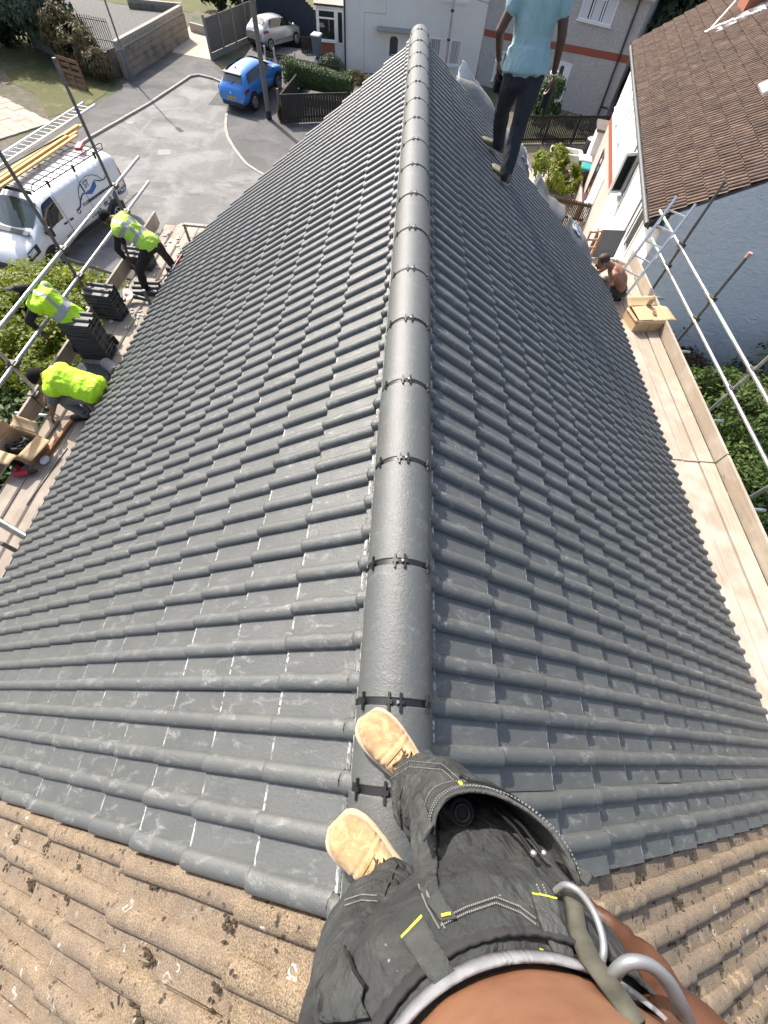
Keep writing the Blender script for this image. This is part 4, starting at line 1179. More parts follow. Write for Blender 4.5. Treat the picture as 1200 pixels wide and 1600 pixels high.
# angle grinder
gr = empty('angle_grinder', (-4.5, 6.25, PZ), 0, 'angle grinder with a pale cutting disc lying between tile stacks', 'angle grinder')
M['disc'] = speckle('dusty cutting disc', (0.55, 0.52, 0.50), (0.72, 0.69, 0.66), 40, 0.7)
gc = Vector((-4.52, 6.28, PZ + 0.13)); gn = Vector((0.1, -0.35, 0.93)).normalized()
MB().cyl(gc, gc + gn * 0.005, 0.115, 0.115, 28).build('disc', M['disc'], gr)
MB().cyl(gc + gn * 0.004, gc + gn * 0.014, 0.028, 0.022, 12).build('flange', mat('red flange', (0.4, 0.08, 0.07), 0.5), gr)
M['green'] = mat('dark green tool casing', (0.02, 0.06, 0.05), 0.4)
MB().tube([gc - gn * 0.03, gc - gn * 0.03 + Vector((0.09, 0.02, -.01)), gc + Vector((0.22, 0.02, -0.05)), gc + Vector((0.34, 0.0, -0.06))], [0.04, 0.042, 0.035, 0.03], 12).build('body', M['green'], gr)
MB().tube([gc - gn * 0.03, gc - gn * 0.04 + Vector((0.0, -.13, 0.0))], [0.016, 0.02], 10).build('handle', M['black'], gr)
MB().tube([gc + Vector((0.34, 0, -.06)), gc + Vector((0.42, .06, -.11)), gc + Vector((0.40, .25, -.115)), gc + Vector((0.3, .5, -.12)), gc + Vector((0.36, .9, -.12)), gc + Vector((.28, 1.2, -.12))], 0.006, 6).build('flex', M['black'], gr)
# lead roll, felt
lr = empty('felt_roll', (-4.15, 4.62, PZ), 0, 'short mauve-grey roll standing by the taller tile stack', 'roll')
M['mauve'] = mat('mauve-grey roll material', (0.20, 0.185, 0.205), 0.6)
ra, rb = Vector((-4.25, 4.66, PZ + 0.09)), Vector((-4.02, 4.50, PZ + 0.09))
rb0 = MB().cyl(ra, rb, 0.085, 0.085, 20).build('roll_body', M['mauve'], lr)
for t in (0.12, .85): MB().cyl(ra + (rb - ra) * t, ra + (rb - ra) * (t + .04), 0.088, None, 20).build('rim', mat('pale rim', (0.32, 0.30, 0.33), .5), lr)
M['cloth'] = speckle('dark rumpled sheet', (0.055, 0.055, 0.065), (0.085, 0.085, 0.095), 14, 0.9)
mb = MB(); rows = []
for i in range(15):
    rows.append([(-4.72 + 0.6 * j / 10, 4.28 + 0.42 * i / 14, PZ + 0.012 + 0.05 * max(0, noise.noise((i * .35, j * .4, 2))) + .01 * noise.noise((i, j, 5))) for j in range(11)])
mb.loft(rows, 0, False, True, False); o = mb.build('dust_sheet', M['cloth']); o.modifiers.new('t', 'SOLIDIFY').thickness = 0.004
tag(o, 'dark rumpled sheet between the kneeling roofer and the tile stack', 'sheet')
# cardboard boxes with open flaps
def carton(name, c, size, rz, flaps, label, content=None, tape=False, closed=False):
    c = Vector(c); root = empty(name, c, rz, label, 'box'); x, y, h = size; t = 0.005
    Mr = Matrix.Translation(c) @ Matrix.Rotation(rz, 4, 'Z')
    w_ = MB()
    for (cc, sz) in (((0, -y/2, h/2), (x, t, h)), ((0, y/2, h/2), (x, t, h)), ((-x/2, 0, h/2), (t, y - 2*t, h)), ((x/2, 0, h/2), (t, y - 2*t, h)), ((0, 0, t/2), (x - 2*t, y - 2*t, t))): w_.box(cc, sz)
    w_.xform(Mr).build('carton_walls', M['card'], root)
    for (side, ang, ln, tilt) in flaps:
        f = MB(); L = (x if side in 'ns' else y); rows = []
        for i in range(6):
            u = i / 5; a = R(ang) + 0.25 * u * tilt
            row = []
            for j in range(7):
                v = (j / 6 - 0.5) * L * (1 - 0.03 * u)
                ho = ln * u * math.cos(a); ve = ln * u * math.sin(a) + 0.012 * noise.noise((u * 3, v * 6, ang)) * u
                p = {'n': (v, y/2 + ho, h + ve), 's': (v, -y/2 - ho, h + ve), 'e': (x/2 + ho, v, h + ve), 'w': (-x/2 - ho, v, h + ve)}[side]
                row.append(p)
            rows.append(row)
        f.loft(rows, 0, False, True, False); f.xform(Mr); o = f.build('flap', M['card'], root); o.modifiers.new('t', 'SOLIDIFY').thickness = 0.005
    if content: content(root, Mr, size)
    return root
def black_stuff(root, Mr, size):
    m = MB(); r_ = random.Random(4)
    for i in range(9): m.tube([(r_.uniform(-.15, .15), r_.uniform(-.12, .12), .08 + r_.uniform(0, .1)) for _ in range(4)], 0.028, 8)
    m.xform(Mr).build('contents', M['black'], root, kind='stuff')
carton('cardboard_box', (-4.66, 2.98, PZ), (0.38, 0.36, 0.24), R(-14), (('n', 35, .17, 1), ('e', -35, .16, 1), ('s', 10, .16, -1), ('w', 70, .15, 1)), 'open cardboard box of black plastic fittings by the left toe board', black_stuff)
def right_box(root, Mr, size):
    x, y, h = size
    a = MB(); a.add([(-.26, -.19, h + .004), (.02, -.19, h + .012), (.03, .18, h + .03), (-.25, .18, h + .012)], [(0, 1, 2, 3)]); a.xform(Mr); b_ = MB(); b_.add([(.02, .2, h), (.14, .2, h), (.13, .19, h + .15), (.03, .19, h + .15)], [(0, 1, 2, 3)]); b_.xform(Mr); o = b_.build('flap', M['card'], root); o.modifiers.new('t', 'SOLIDIFY').thickness = .004; a2 = MB(); a2.add([(.0, -.2, h + .006), (.27, -.2, h + .006), (.27, .19, h + .016), (.0, .19, h + .016)], [(0, 1, 2, 3)]); a2.xform(Mr); o = a2.build('flap', M['card'], root); o.modifiers.new('t', 'SOLIDIFY').thickness = .004; o = a.build('lid_flap', M['card'], root); o.modifiers.new('t', 'SOLIDIFY').thickness = 0.004
    k = MB(); k.add([(.06, .03, h + .042), (.13, .0, h + .042), (.11, -.10, h + .03), (.055, -.08, h + .03)], [(0, 1, 2, 3)]); k.xform(Mr).build('tape', M['tape'], root)
    l = MB(); l.box((0.0, -y/2 - 0.004, 0.12), (0.012, 0.002, 0.2)); l.xform(Mr).build('tape', M['tape'], root)
carton('cardboard_box', (4.70, 6.88, QZ), (0.58, 0.42, 0.22), R(10), (('e', 4, .24, -1), ('n', 8, .2, 1), ('s', -62, .05, 1), ('w', -70, .04, 1)), 'part-open cardboard box standing on the fresh boards at the right eave', right_box)
# red cordless drill, dust mask, laths, mortar bits
M['red'] = mat('red tool casing', (0.45, 0.02, 0.035), 0.4)
dr = empty('cordless_drill', (-4.6, 2.62, PZ), 0, 'red cordless drill lying in front of the open box on the left platform', 'drill')
dp_ = Vector((-4.62, 2.60, PZ + 0.05))
MB().tube([dp_, dp_ + Vector((.07, 0.02, 0)), dp_ + Vector((.16, .05, 0))], [.036, .04, .034], 12).build('body', M['red'], dr)
MB().tube([dp_ + Vector((.16, .05, 0)), dp_ + Vector((.22, .07, 0)), dp_ + Vector((.25, .08, 0))], [.03, .026, .012], 12).build('chuck', M['black'], dr)
MB().tube([dp_ + Vector((.03, .02, 0)), dp_ + Vector((-.02, .13, 0))], [.022, .024], 10).build('handle', M['red'], dr)
MB().box(dp_ + Vector((-.03, .17, 0)), (.12, .07, .075), Matrix.Rotation(0.4, 3, 'Z')).build('battery', M['black'], dr)
mk = fuse(MB().ball((-4.37, 2.86, PZ + .035), (.055, .07, .04)).ball((-4.36, 2.89, PZ + .05), (.03, .03, .03)), 0.008, 2)
tag(mk.build('dust_mask', mat('white dust mask', (.78, .78, .76), .9)), 'white moulded dust mask on the boards beside the timber lath', 'dust mask')
M['lath'] = wood('treated orange-brown batten', (0.42, 0.21, 0.10), (0.30, 0.14, 0.065), 1, 6, .8)
def lath(a, b, w_, h_, label, m=None): tag(MB().bar(a, b, w_, h_).build('timber_batten', m or M['lath'], bevel=.002), label, 'batten')
lath((-4.30, 3.72, PZ + .022), (-4.42, 2.80, PZ + .022), .05, .042, 'orange-brown timber batten on the boards below the kneeling roofer')
lath((-4.52, 3.55, PZ + .012), (-4.60, 2.6, PZ + .012), .035, .022, 'thin grey batten near the toe board behind the box', M['boardold'])
lath((-4.20, 3.1, PZ + .01), (-4.30, 2.2, PZ + .01), .012, .012, 'thin dark steel rod lying on the left boards', M['steeld'])
tl = empty('plastic_strap', (-4.83, 3.77, PZ), 0, 'black strap hooked over the left toe board', 'strap')
MB().tube([(-4.88, 3.77, PZ + .12), (-4.87, 3.77, PZ + .235), (-4.82, 3.76, PZ + .238), (-4.80, 3.74, PZ + .1), (-4.74, 3.7, PZ + .02)], .007, 6).build('strap', M['black'], tl)
rt_ = empty('red_trowel', (-3.62, 6.9, 4.9), 0, 'small red-handled tool resting on the tiles at the left eave', 'tool')
pa, pb = slope_pt(-1, 4.55, 6.95, 0.06), slope_pt(-1, 4.62, 6.72, 0.06)
MB().tube([pa, (pa + pb) / 2, pb], [.014, .018, .014], 8).build('handle', M['red'], rt_)
MB().tube([pb, pb + (pb - pa) * .6], [.008, .006], 6).build('shank', M['palepost'], rt_)
# rubble, offcuts and twists of wire round the bending roofer's feet
rb_ = MB(); r_ = random.Random(9)
for i in range(70):
    x, y = r_.uniform(-4.75, -3.9), r_.uniform(5.4, 8.6)
    rb_.box((x, y, PZ + .012), (r_.uniform(.015, .07), r_.uniform(.015, .06), r_.uniform(.008, .022)), Matrix.Rotation(r_.uniform(0, 3), 3, 'Z'))
tag(rb_.build('rubble', M['mortar']), 'pale mortar crumbs and tile chips scattered on the left platform', 'rubble', kind='stuff')
wc = MB()
for k in range(5):
    c = Vector((-4.05 + .05 * k, 7.75 + 0.14 * k, PZ + .03 + .02 * k)); ra = .10 + .02 * (k % 2)
    wc.tube([c + Vector((ra * math.cos(a), ra * .8 * math.sin(a), .03 * math.sin(2 * a + k))) for a in [2 * PI * q / 16 for q in range(17)]], .005, 5)
tag(wc.build('wire_coil', M['steeld']), 'tangled coil of dark wire behind the bending roofer', 'wire')
# grey sheet with an orange timber frame, leaning beyond the shirtless roofer
pnl = empty('framed_panel', (4.45, 9.0, QZ), 0, 'flat grey sheet fixed to an orange timber frame beyond the shirtless roofer', 'panel')
fa_, fb_ = Vector((4.18, 9.0, 4.62)), Vector((4.68, 9.06, 4.62)); up_ = Vector((0.04, 0.14, 0.46))
sh_ = MB(); sh_.add([fa_, fb_, fb_ + up_, fa_ + up_], [(0, 1, 2, 3)]); o = sh_.build('sheet', mat('flat grey board', (.21, .205, .195), .8), pnl); o.modifiers.new('t', 'SOLIDIFY').thickness = .015
M['orange'] = wood('orange softwood', (.55, .27, .11), (.42, .20, .08), 1, 6, .8)
of = Vector((-.22, .02, 0.0))
MB().bar(fa_, fa_ + up_, .04, .04).build('frame_rail', M['orange'], pnl)
MB().bar(fa_ + of, fa_ + of + up_ * .9, .04, .04).build('frame_rail', M['orange'], pnl)
for t in (.05, .35, .65, .95): MB().bar(fa_ + up_ * t, fa_ + of + up_ * t * .9, .035, .03).build('frame_bar', M['orange'], pnl)
# ------------------------------------------------------------------ vehicles
def paint(name, c, rough=0.22, metal=0.0):
    m = mat(name, c, rough, metal); b = m.node_tree.nodes['Principled BSDF']
    b.inputs['Coat Weight'].default_value = 0.6; b.inputs['Coat Roughness'].default_value = 0.08
    q = NT(m); f = q.noise(q.pos, 1.6, 4)
    q.col(q.mix(q.ramp(f, [(0.35, 0), (0.7, 0.22)]), c, tuple(0.75 * x + 0.05 for x in c)))
    return m
M['bluepaint'] = paint('metallic blue car paint', (0.025, 0.20, 0.58), 0.25, 0.2)
M['silverpaint'] = paint('silver car paint', (0.52, 0.52, 0.51), 0.3, 0.4)
M['vanwhite'] = paint('white van paint', (0.74, 0.76, 0.78), 0.25)
M['carglass'] = mat('dark car glass', (0.012, 0.016, 0.018), 0.03, 0, 0.9)
M['rearglass'] = mat('pale reflecting car glass', (0.10, 0.115, 0.12), 0.05, 0, 0.9)
M['tyre'] = mat('tyre', (0.014, 0.014, 0.014), 0.8)
M['alloy'] = mat('alloy wheel', (0.5, 0.5, 0.5), 0.3, 0.8)
M['taillight'] = mat('red tail light', (0.30, 0.008, 0.012), 0.15)
M['headlight'] = mat('clear headlight', (0.55, 0.57, 0.58), 0.12, 0.3)
M['plate'] = mat('yellow number plate', (0.75, 0.45, 0.02), 0.5)
M['trim'] = mat('black plastic trim', (0.02, 0.02, 0.021), 0.55)
class Shell:
    """car body: stations along x, each a half-section given as (half width, z) points from sill to roof centre"""
    def __init__(s, st): s.st = st
    def half(s, x):
        st = s.st
        for a, b in zip(st[:-1], st[1:]):
            if a[0] <= x <= b[0]:
                t = (x - a[0]) / (b[0] - a[0]); return [(p[0] + (q[0] - p[0]) * t, p[1] + (q[1] - p[1]) * t) for p, q in zip(a[1], b[1])]
        return st[0][1] if x < st[0][0] else st[-1][1]
    def pt(s, x, t, side, off=0.0):
        h = s.half(x); t = min(max(t, 0), len(h) - 1.0001); i = int(t); f = t - i
        p = Vector((x, side * (h[i][0] + (h[i+1][0] - h[i][0]) * f), h[i][1] + (h[i+1][1] - h[i][1]) * f))
        if off:
            d = Vector((0, side * (h[i+1][1] - h[i][1]), -(h[i+1][0] - h[i][0])))
            if d.length > 1e-6: p += d.normalized() * off
        return p
    def mesh(s, sub=2):
        mb = MB(); rings = []
        xs = [q[0] for q in s.st]
        for x in xs:
            h = s.half(x)
            rings.append([Vector((x, -w, z)) for w, z in h] + [Vector((x, w, z)) for w, z in reversed(h[:-1])])
        return mb.loft(rings, 0, True, True)
    def panel(s, x0, x1, t0, t1, side, off=0.006, n=5, skew0=0.0, skew1=0.0):
        """patch of the skin, x edges may lean with t"""
        mb = MB(); rows = []
        for j in range(n + 1):
            f = j / n; t = t0 + (t1 - t0) * f
            a, b = x0 + skew0 * f, x1 + skew1 * f
            rows.append([s.pt(a + (b - a) * k / n, t, side, off) for k in range(n + 1)])
        return mb.loft(rows, 0, False, True, False)
    def endpanel(s, xa, xb, t, wf=0.9, off=0.01, za=None):
        """patch across the car between two stations (windscreen, rear window)"""
        mb = MB(); rows = []
        for j in range(7):
            x = xa + (xb - xa) * j / 6; h = s.half(x); 
            i = int(t); f = t - i
            w_ = (h[i][0] + (h[min(i+1, len(h)-1)][0] - h[i][0]) * f) * wf; z = h[i][1] + (h[min(i+1, len(h)-1)][1] - h[i][1]) * f; zc = h[-1][1]
            rows.append([Vector((x, -w_ + 2 * w_ * k / 8, z + (zc - z) * (1 - (abs(k - 4) / 4) ** 2) + off)) for k in range(9)])
        return mb.loft(rows, 0, False, True, False)
def body(sh, name, m, root, Mx, sub=2):
    o = sh.mesh().xform(Mx).build(name, m, root)
    s = o.modifiers.new('sub', 'SUBSURF'); s.levels = s.render_levels = sub
    return o
def wheel(root, c, side, r, w_, Mx, spokes=10, rim=0.66):
    c = Vector(c); ax = Vector((0, side, 0))
    t = MB(); rings = []
    for (dy, rr) in ((-w_/2, r * .8), (-w_/2, r * .94), (-w_/2 + .03, r), (w_/2 - .03, r), (w_/2, r * .94), (w_/2, r * .7)):
        rings.append([c + ax * dy + Vector((rr * math.cos(2*PI*j/28), 0, rr * math.sin(2*PI*j/28))) for j in range(28)])
    t.loft(rings, 0, True, True)
    root_w = t.xform(Mx).build('wheel', M['tyre'], root)
    q = MB(); cc = c + ax * (w_/2 + 0.004)
    for k in range(spokes):
        a = 2 * PI * k / spokes; d = Vector((math.cos(a), 0, math.sin(a)))
        q.bar(cc + d * r * .1, cc + d * r * rim, .03, .035, ax)
    q.tube([cc + Vector((r*rim*math.cos(2*PI*j/24), 0, r*rim*math.sin(2*PI*j/24))) for j in range(24)], .018, 6, close=True)
    q.cyl(cc - ax * .01, cc + ax * .02, r * .15, None, 10)
    q.xform(Mx).build('rim', M['alloy'], root_w)
def arch(root, sh, x, r, side, Mx, m, t1=1.4, zc=0.33):
    mb = MB(); h = sh.half(x)
    c = Vector((x, side * (max(p[0] for p in h[:3]) + .004), zc)); pts = []
    rows = []
    for k in range(15):
        a = PI * k / 14
        rows.append([c + Vector((r * 1.0 * math.cos(a), 0.0, r * math.sin(a))), c + Vector((r * 1.17 * math.cos(a), side * .006, r * 1.17 * math.sin(a)))])
    mb.loft(rows, 0, False, True, False).xform(Mx).build('wheel_arch', m, root)
    d = MB(); p0 = c + Vector((0, -side * 0.002, 0)); n = 16
    d.add([p0] + [p0 + Vector((r * math.cos(PI * k / n), 0, r * math.sin(PI * k / n))) for k in range(n + 1)], [(0, k + 1, k + 2) for k in range(n)])
    d.xform(Mx).build('arch_liner', M['trim'], root)
def hatch(name, loc, heading, pitch, paint_m, label, kind):
    hv = Vector((heading[0], heading[1], 0)).normalized()
    root = empty(name, loc, 0, label, 'car', rot=(0, 0, 0))
    Mx = Matrix.Translation(loc) @ Matrix.Rotation(math.atan2(hv.y, hv.x), 4, 'Z') @ Matrix.Rotation(-pitch, 4, 'Y')
    if kind == 'blue':
        st = [(-2.13, [(.62, .42), (.76, .52), (.80, .68), (.72, .80), (.50, .84), (0, .86)]),
              (-2.04, [(.74, .33), (.85, .52), (.87, .76), (.84, .93), (.66, .99), (0, 1.02)]),
              (-1.86, [(.78, .28), (.88, .52), (.89, .80), (.86, .99), (.70, 1.12), (0, 1.15)]),
              (-1.52, [(.80, .26), (.88, .52), (.90, .82), (.87, 1.03), (.62, 1.43), (0, 1.49)]),
              (-1.0, [(.80, .25), (.87, .52), (.90, .82), (.87, 1.02), (.61, 1.49), (0, 1.55)]),
              (0.0, [(.80, .25), (.86, .52), (.88, .80), (.87, .98), (.60, 1.48), (0, 1.545)]),
              (.50, [(.80, .25), (.86, .52), (.88, .80), (.87, .97), (.60, 1.40), (0, 1.46)]),
              (1.20, [(.80, .25), (.88, .52), (.89, .78), (.85, .94), (.74, .99), (0, 1.03)]),
              (1.75, [(.76, .26), (.87, .50), (.86, .72), (.80, .86), (.64, .91), (0, .95)]),
              (2.05, [(.66, .30), (.78, .46), (.76, .62), (.68, .74), (.5, .78), (0, .82)]),
              (2.14, [(.5, .40), (.6, .48), (.6, .58), (.52, .64), (.4, .66), (0, .68)])]
        wr, fx, rx, tw = .335, 1.26, -1.31, .80
    else:
        st = [(-1.90, [(.60, .42), (.72, .50), (.76, .62), (.70, .76), (.50, .82), (0, .84)]),
              (-1.82, [(.70, .32), (.80, .50), (.82, .72), (.79, .90), (.62, .97), (0, 1.0)]),
              (-1.62, [(.74, .27), (.82, .50), (.84, .76), (.81, .95), (.66, 1.12), (0, 1.15)]),
              (-1.28, [(.76, .25), (.83, .50), (.84, .76), (.81, .96), (.58, 1.33), (0, 1.39)]),
              (-.8, [(.76, .24), (.82, .50), (.84, .76), (.80, .95), (.57, 1.38), (0, 1.43)]),
              (0.0, [(.76, .24), (.82, .50), (.83, .74), (.80, .92), (.56, 1.36), (0, 1.42)]),
              (.42, [(.76, .24), (.82, .50), (.83, .74), (.79, .90), (.56, 1.26), (0, 1.32)]),
              (1.1, [(.76, .24), (.82, .48), (.82, .70), (.77, .86), (.66, .90), (0, .94)]),
              (1.6, [(.70, .26), (.80, .46), (.78, .64), (.70, .76), (.55, .80), (0, .83)]),
              (1.86, [(.58, .32), (.68, .42), (.66, .54), (.56, .62), (.42, .65), (0, .67)]),
              (1.92, [(.45, .38), (.52, .44), (.52, .52), (.45, .56), (.35, .58), (0, .59)])]
        wr, fx, rx, tw = .29, 1.12, -1.32, .75
    sh = Shell(st)
    body(sh, 'body', paint_m, root, Mx)
    B = lambda mb, n_, m: mb.xform(Mx).build(n_, m, root)
    x_sp, x_h = st[3][0], st[2][0]
    B(sh.endpanel(x_h + .02, x_sp - .02, 4.0, .86, .012), 'rear_window', M['rearglass'] )
    B(sh.endpanel(st[6][0] + .06, st[7][0] - .10, 4.0, .90, .010), 'windscreen', M['carglass'])
    for sd in (-1, 1):
        B(sh.panel(st[3][0] + .04, -.28, 3.12, 3.86, sd, .008, 6, .16, 0.02), 'side_window', M['carglass'])
        B(sh.panel(-.22, st[6][0] + .45, 3.12, 3.86, sd, .008, 6, 0, -.32), 'side_window', M['carglass'])
        B(sh.panel(st[1][0] + .02, st[3][0] - .05, 2.35, 2.95, sd, .008, 5, .05, -.10), 'tail_light', M['taillight'])
        B(sh.panel(st[8][0] - .1, st[9][0] + .02, 2.3, 3.1, sd, .008, 5), 'headlight', M['headlight'])
        B(sh.panel(st[2][0], st[8][0], 0.02, 0.62, sd, .010, 8), 'sill_trim', M['trim'] if kind == 'blue' else paint_m)
        for x in (fx, rx):
            arch(root, sh, x, wr * 1.12, sd, Mx, M['trim'] if kind == 'blue' else paint_m, zc=wr)
            wheel(root, (x, sd * (tw + .01), wr), sd, wr, .21, Mx)
        B(MB().ball((st[6][0] + .35, sd * .99, st[6][1][3][1] + .08), (.07, .10, .065), 10, 6), 'door_mirror', paint_m)
    x0 = st[0][0]
    B(MB().box((x0 - .004, 0, .63 if kind == 'blue' else .6), (.012, .52, .115)), 'number_plate', M['plate'])
    dk = MB()
    for i, yy in enumerate((-.19, -.13, -.07, -.01, .08, .14, .2)): dk.box((x0 - .012, yy, .63 if kind == 'blue' else .6), (.004, .034, .066))
    dk.xform(Mx).build('plate_characters', M['trim'], root, kind='stuff')
    B(MB().tube([Vector((x0 - .055, .045 * math.cos(a), .83 + .04 * math.sin(a))) + Vector((.05, 0, 0)) for a in [2*PI*k/16 for k in range(16)]], .008, 6, close=True), 'badge', M['alu'])
    B(MB().box((x0 + .02, 0, .40), (.10, 1.30, .16)), 'rear_bumper_trim', M['trim'])
    if kind == 'blue':
        B(MB().loft([[Vector((-1.30, -.012, 1.50)), Vector((-1.10, -.012, 1.53)), Vector((-1.30, -.004, 1.60))], [Vector((-1.30, .012, 1.50)), Vector((-1.10, .012, 1.53)), Vector((-1.30, .004, 1.60))]]), 'roof_fin', M['trim'])
        B(MB().box((-1.60, 0, 1.455), (.16, 1.12, .03), Matrix.Rotation(-.1, 3, 'Y')), 'spoiler', M['trim'])
        B(MB().tube([(x_h - .06, 0.0, 1.12), (x_h + .1, -.25, 1.24)], .012, 6), 'wiper', M['trim'])
        for sd in (-1, 1): B(MB().box((x0 + .03, sd * .62, .44), (.06, .16, .05)), 'reflector', M['taillight'])
    return root
# gentle ramp under the blue car
tag(MB().add([(-11.2, 30.6, .013), (-6.9, 31.0, .013), (-6.2, 34.6, .42), (-10.6, 34.6, .42), (-10.6, 40.5, .42), (-5.2, 40.5, .42)], [(0, 1, 2, 3), (3, 2, 5, 4)]).build('sloping_drive', M['pave']), kind='structure')
hatch('blue_car', (-8.75, 32.0, 0.19), (0.36, 0.93), R(6.5), M['bluepaint'], 'small bright blue crossover car parked on the drive beside the telegraph pole', 'blue')
hatch('silver_car', (-9.1, 40.7, 0.42), (0.55, 0.83), 0.0, M['silverpaint'], 'silver hatchback parked in front of the arched navy gate', 'silver')

# --- the roofers' van
vh = Vector((-0.231, -0.973, 0)); vl = Vector((0.973, -0.231, 0))
VC = Vector((-12.555, 16.06, 0.012)) ; 
van = empty('white_van', VC, 0, 'white panel van with a roofing logo and a loaded roof rack beyond the left scaffold', 'van')
VM = Matrix.Translation(VC) @ Matrix.Rotation(math.atan2(vh.y, vh.x), 4, 'Z') @ Matrix.Diagonal((1.07, 1.03, 1.0, 1.0))
vst = [(-2.66, [(.88, .42), (.94, .80), (.95, 1.15), (.90, 1.70), (.80, 1.88), (0, 1.93)]),
       (-2.60, [(.90, .36), (.98, .80), (.985, 1.15), (.92, 1.72), (.82, 1.92), (0, 1.97)]),
       (-1.0, [(.92, .34), (.99, .80), (.99, 1.15), (.93, 1.74), (.83, 1.93), (0, 1.985)]),
       (.55, [(.92, .34), (.99, .80), (.99, 1.14), (.93, 1.72), (.82, 1.91), (0, 1.97)]),
       (.98, [(.92, .34), (.99, .80), (.985, 1.12), (.90, 1.66), (.78, 1.83), (0, 1.90)]),
       (1.82, [(.92, .34), (.985, .78), (.96, 1.02), (.90, 1.10), (.80, 1.16), (0, 1.24)]),
       (2.30, [(.90, .32), (.95, .70), (.92, .90), (.84, .98), (.70, 1.02), (0, 1.07)]),
       (2.56, [(.80, .32), (.84, .58), (.80, .76), (.72, .84), (.56, .88), (0, .92)]),
       (2.68, [(.66, .38), (.70, .52), (.66, .64), (.58, .68), (.46, .70), (0, .72)])]
vs_ = Shell(vst)
body(vs_, 'body', M['vanwhite'], van, VM)
VB = lambda mb, n_, m: mb.xform(VM).build(n_, m, van)
VB(vs_.endpanel(1.06, 1.80, 4.0, .93, .012), 'windscreen', mat('greenish windscreen', (0.045, 0.075, 0.068), 0.04, 0, .9))
da = MB(); da.box((1.55, .1, 1.36), (.06, .5, .02), Matrix.Rotation(.4, 3, 'Y')); 
VB(MB().box((1.88, 0, 1.245), (.16, 1.45, .02), Matrix.Rotation(.25, 3, 'Y')), 'scuttle', M['trim'])
for sd in (-1, 1):
    VB(vs_.panel(.60, 1.52, 2.12, 3.55, sd, .007, 7, -.02, -.46), 'side_window', M['carglass'])
    VB(vs_.panel(2.02, 2.52, 1.25, 2.6, sd, .008, 6, -.05, -.12), 'headlight_surround', M['trim'])
    VB(vs_.panel(2.14, 2.40, 1.55, 2.35, sd, .013, 5), 'headlight', M['headlight'])
    VB(vs_.panel(-2.2, .9, .20, .55, sd, .010, 10), 'rubbing_strip', M['trim'])
    VB(vs_.panel(-2.30, -.62, 2.02, 2.10, sd, .008, 8), 'door_runner', M['trim'])
    VB(vs_.panel(.50, .515, 0.6, 3.5, sd, .004, 6), 'door_gap', M['trim'])
    VB(vs_.panel(-.72, -.705, 0.6, 3.4, sd, .004, 6), 'door_gap', M['trim'])
    for x in (.64, .36): VB(MB().tube([(x - .08, sd * .995, 1.06), (x, sd * 1.02, 1.065), (x + .08, sd * .995, 1.06)], .022, 8), 'door_handle', M['trim'])
    VB(MB().box((1.45, sd * 1.12, 1.20), (.12, .2, .28)).box((1.48, sd * 1.0, 1.14), (.06, .2, .06)), 'door_mirror', M['trim'])
    for x in (1.62, -1.68):
        arch(van, vs_, x, .40, sd, VM, M['trim'], zc=.35); wheel(van, (x, sd * .91, .345), sd, .345, .22, VM, 5, .62)
    VB(vs_.panel(-2.645, -2.59, 1.2, 2.6, sd, .006, 4), 'tail_light', M['taillight'])
VB(MB().box((2.62, 0, .5), (.14, 1.1, .16)), 'grille', M['trim'])
VB(MB().box((2.60, 0, .36), (.2, 1.5, .14)), 'bumper', M['trim'])
# lettering on the near side
def lettering(txt, size, u, z, m, name='lettering', bold=False, off=.012, shear=0.0, th=.002):
    c = bpy.data.curves.new('t', 'FONT'); c.body = txt; c.size = size; c.extrude = th; c.shear = shear
    if bold: c.offset = size * 0.02
    o = bpy.data.objects.new('t', c); COL.objects.link(o)
    dg = bpy.context.evaluated_depsgraph_get()
    me = o.evaluated_get(dg).to_mesh(); mb = MB()
    mb.v = [tuple(v.co) for v in me.vertices]; mb.f = [list(p.vertices) for p in me.polygons]; mb.m = [0] * len(mb.f); mb.sm = [False] * len(mb.f)
    o.evaluated_get(dg).to_mesh_clear(); bpy.data.objects.remove(o); bpy.data.curves.remove(c)
    # text x runs towards the rear (-x), up along the flank, which leans in a little
    out = []
    for (x, y, zz) in mb.v:
        X = u - x; Z = z + y
        h = vs_.half(X); W_ = h[-1][0]
        for a, b in zip(h[:-1], h[1:]):
            if a[1] <= Z <= b[1]: W_ = a[0] + (b[0] - a[0]) * (Z - a[1]) / (b[1] - a[1])
        out.append((X, W_ + off + zz, Z))
    mb.v = out
    return mb.xform(VM).build(name, m, van)
M['navyvinyl'] = mat('navy vinyl lettering', (0.012, 0.03, 0.12), 0.4)
M['bluevinyl'] = mat('mid blue vinyl', (0.02, 0.12, 0.42), 0.4)
def flank(pts, name, m, w_=.012, off=.012):
    mb = MB(); q = []
    for (u, z) in pts:
        h = vs_.half(u); W_ = .98
        for a, b in zip(h[:-1], h[1:]):
            if a[1] <= z <= b[1]: W_ = a[0] + (b[0] - a[0]) * (z - a[1]) / (b[1] - a[1])
        q.append(Vector((u, W_ + off, z)))
    mb.tube(q, w_, 5); return mb.xform(VM).build(name, m, van)
lettering('1', .32, -.62, 1.46, M['navyvinyl'], bold=True)
lettering('ST', .25, -.80, 1.53, M['navyvinyl'])
def LG(pts): return [(.08 + 1.42 * u, 1.40 + (z - 1.40) * 1.0) for u, z in pts]
flank(LG([(-.30, 1.30), (-.34, 1.46), (-.44, 1.62), (-.60, 1.74), (-.80, 1.78), (-1.0, 1.73), (-1.16, 1.60), (-1.22, 1.48)]), 'logo_arc', M['navyvinyl'], .010)
flank(LG([(-.10, 1.16), (-.22, 1.20), (-.30, 1.32), (-.46, 1.44), (-.52, 1.43)]), 'logo_roofline', M['navyvinyl'], .018)
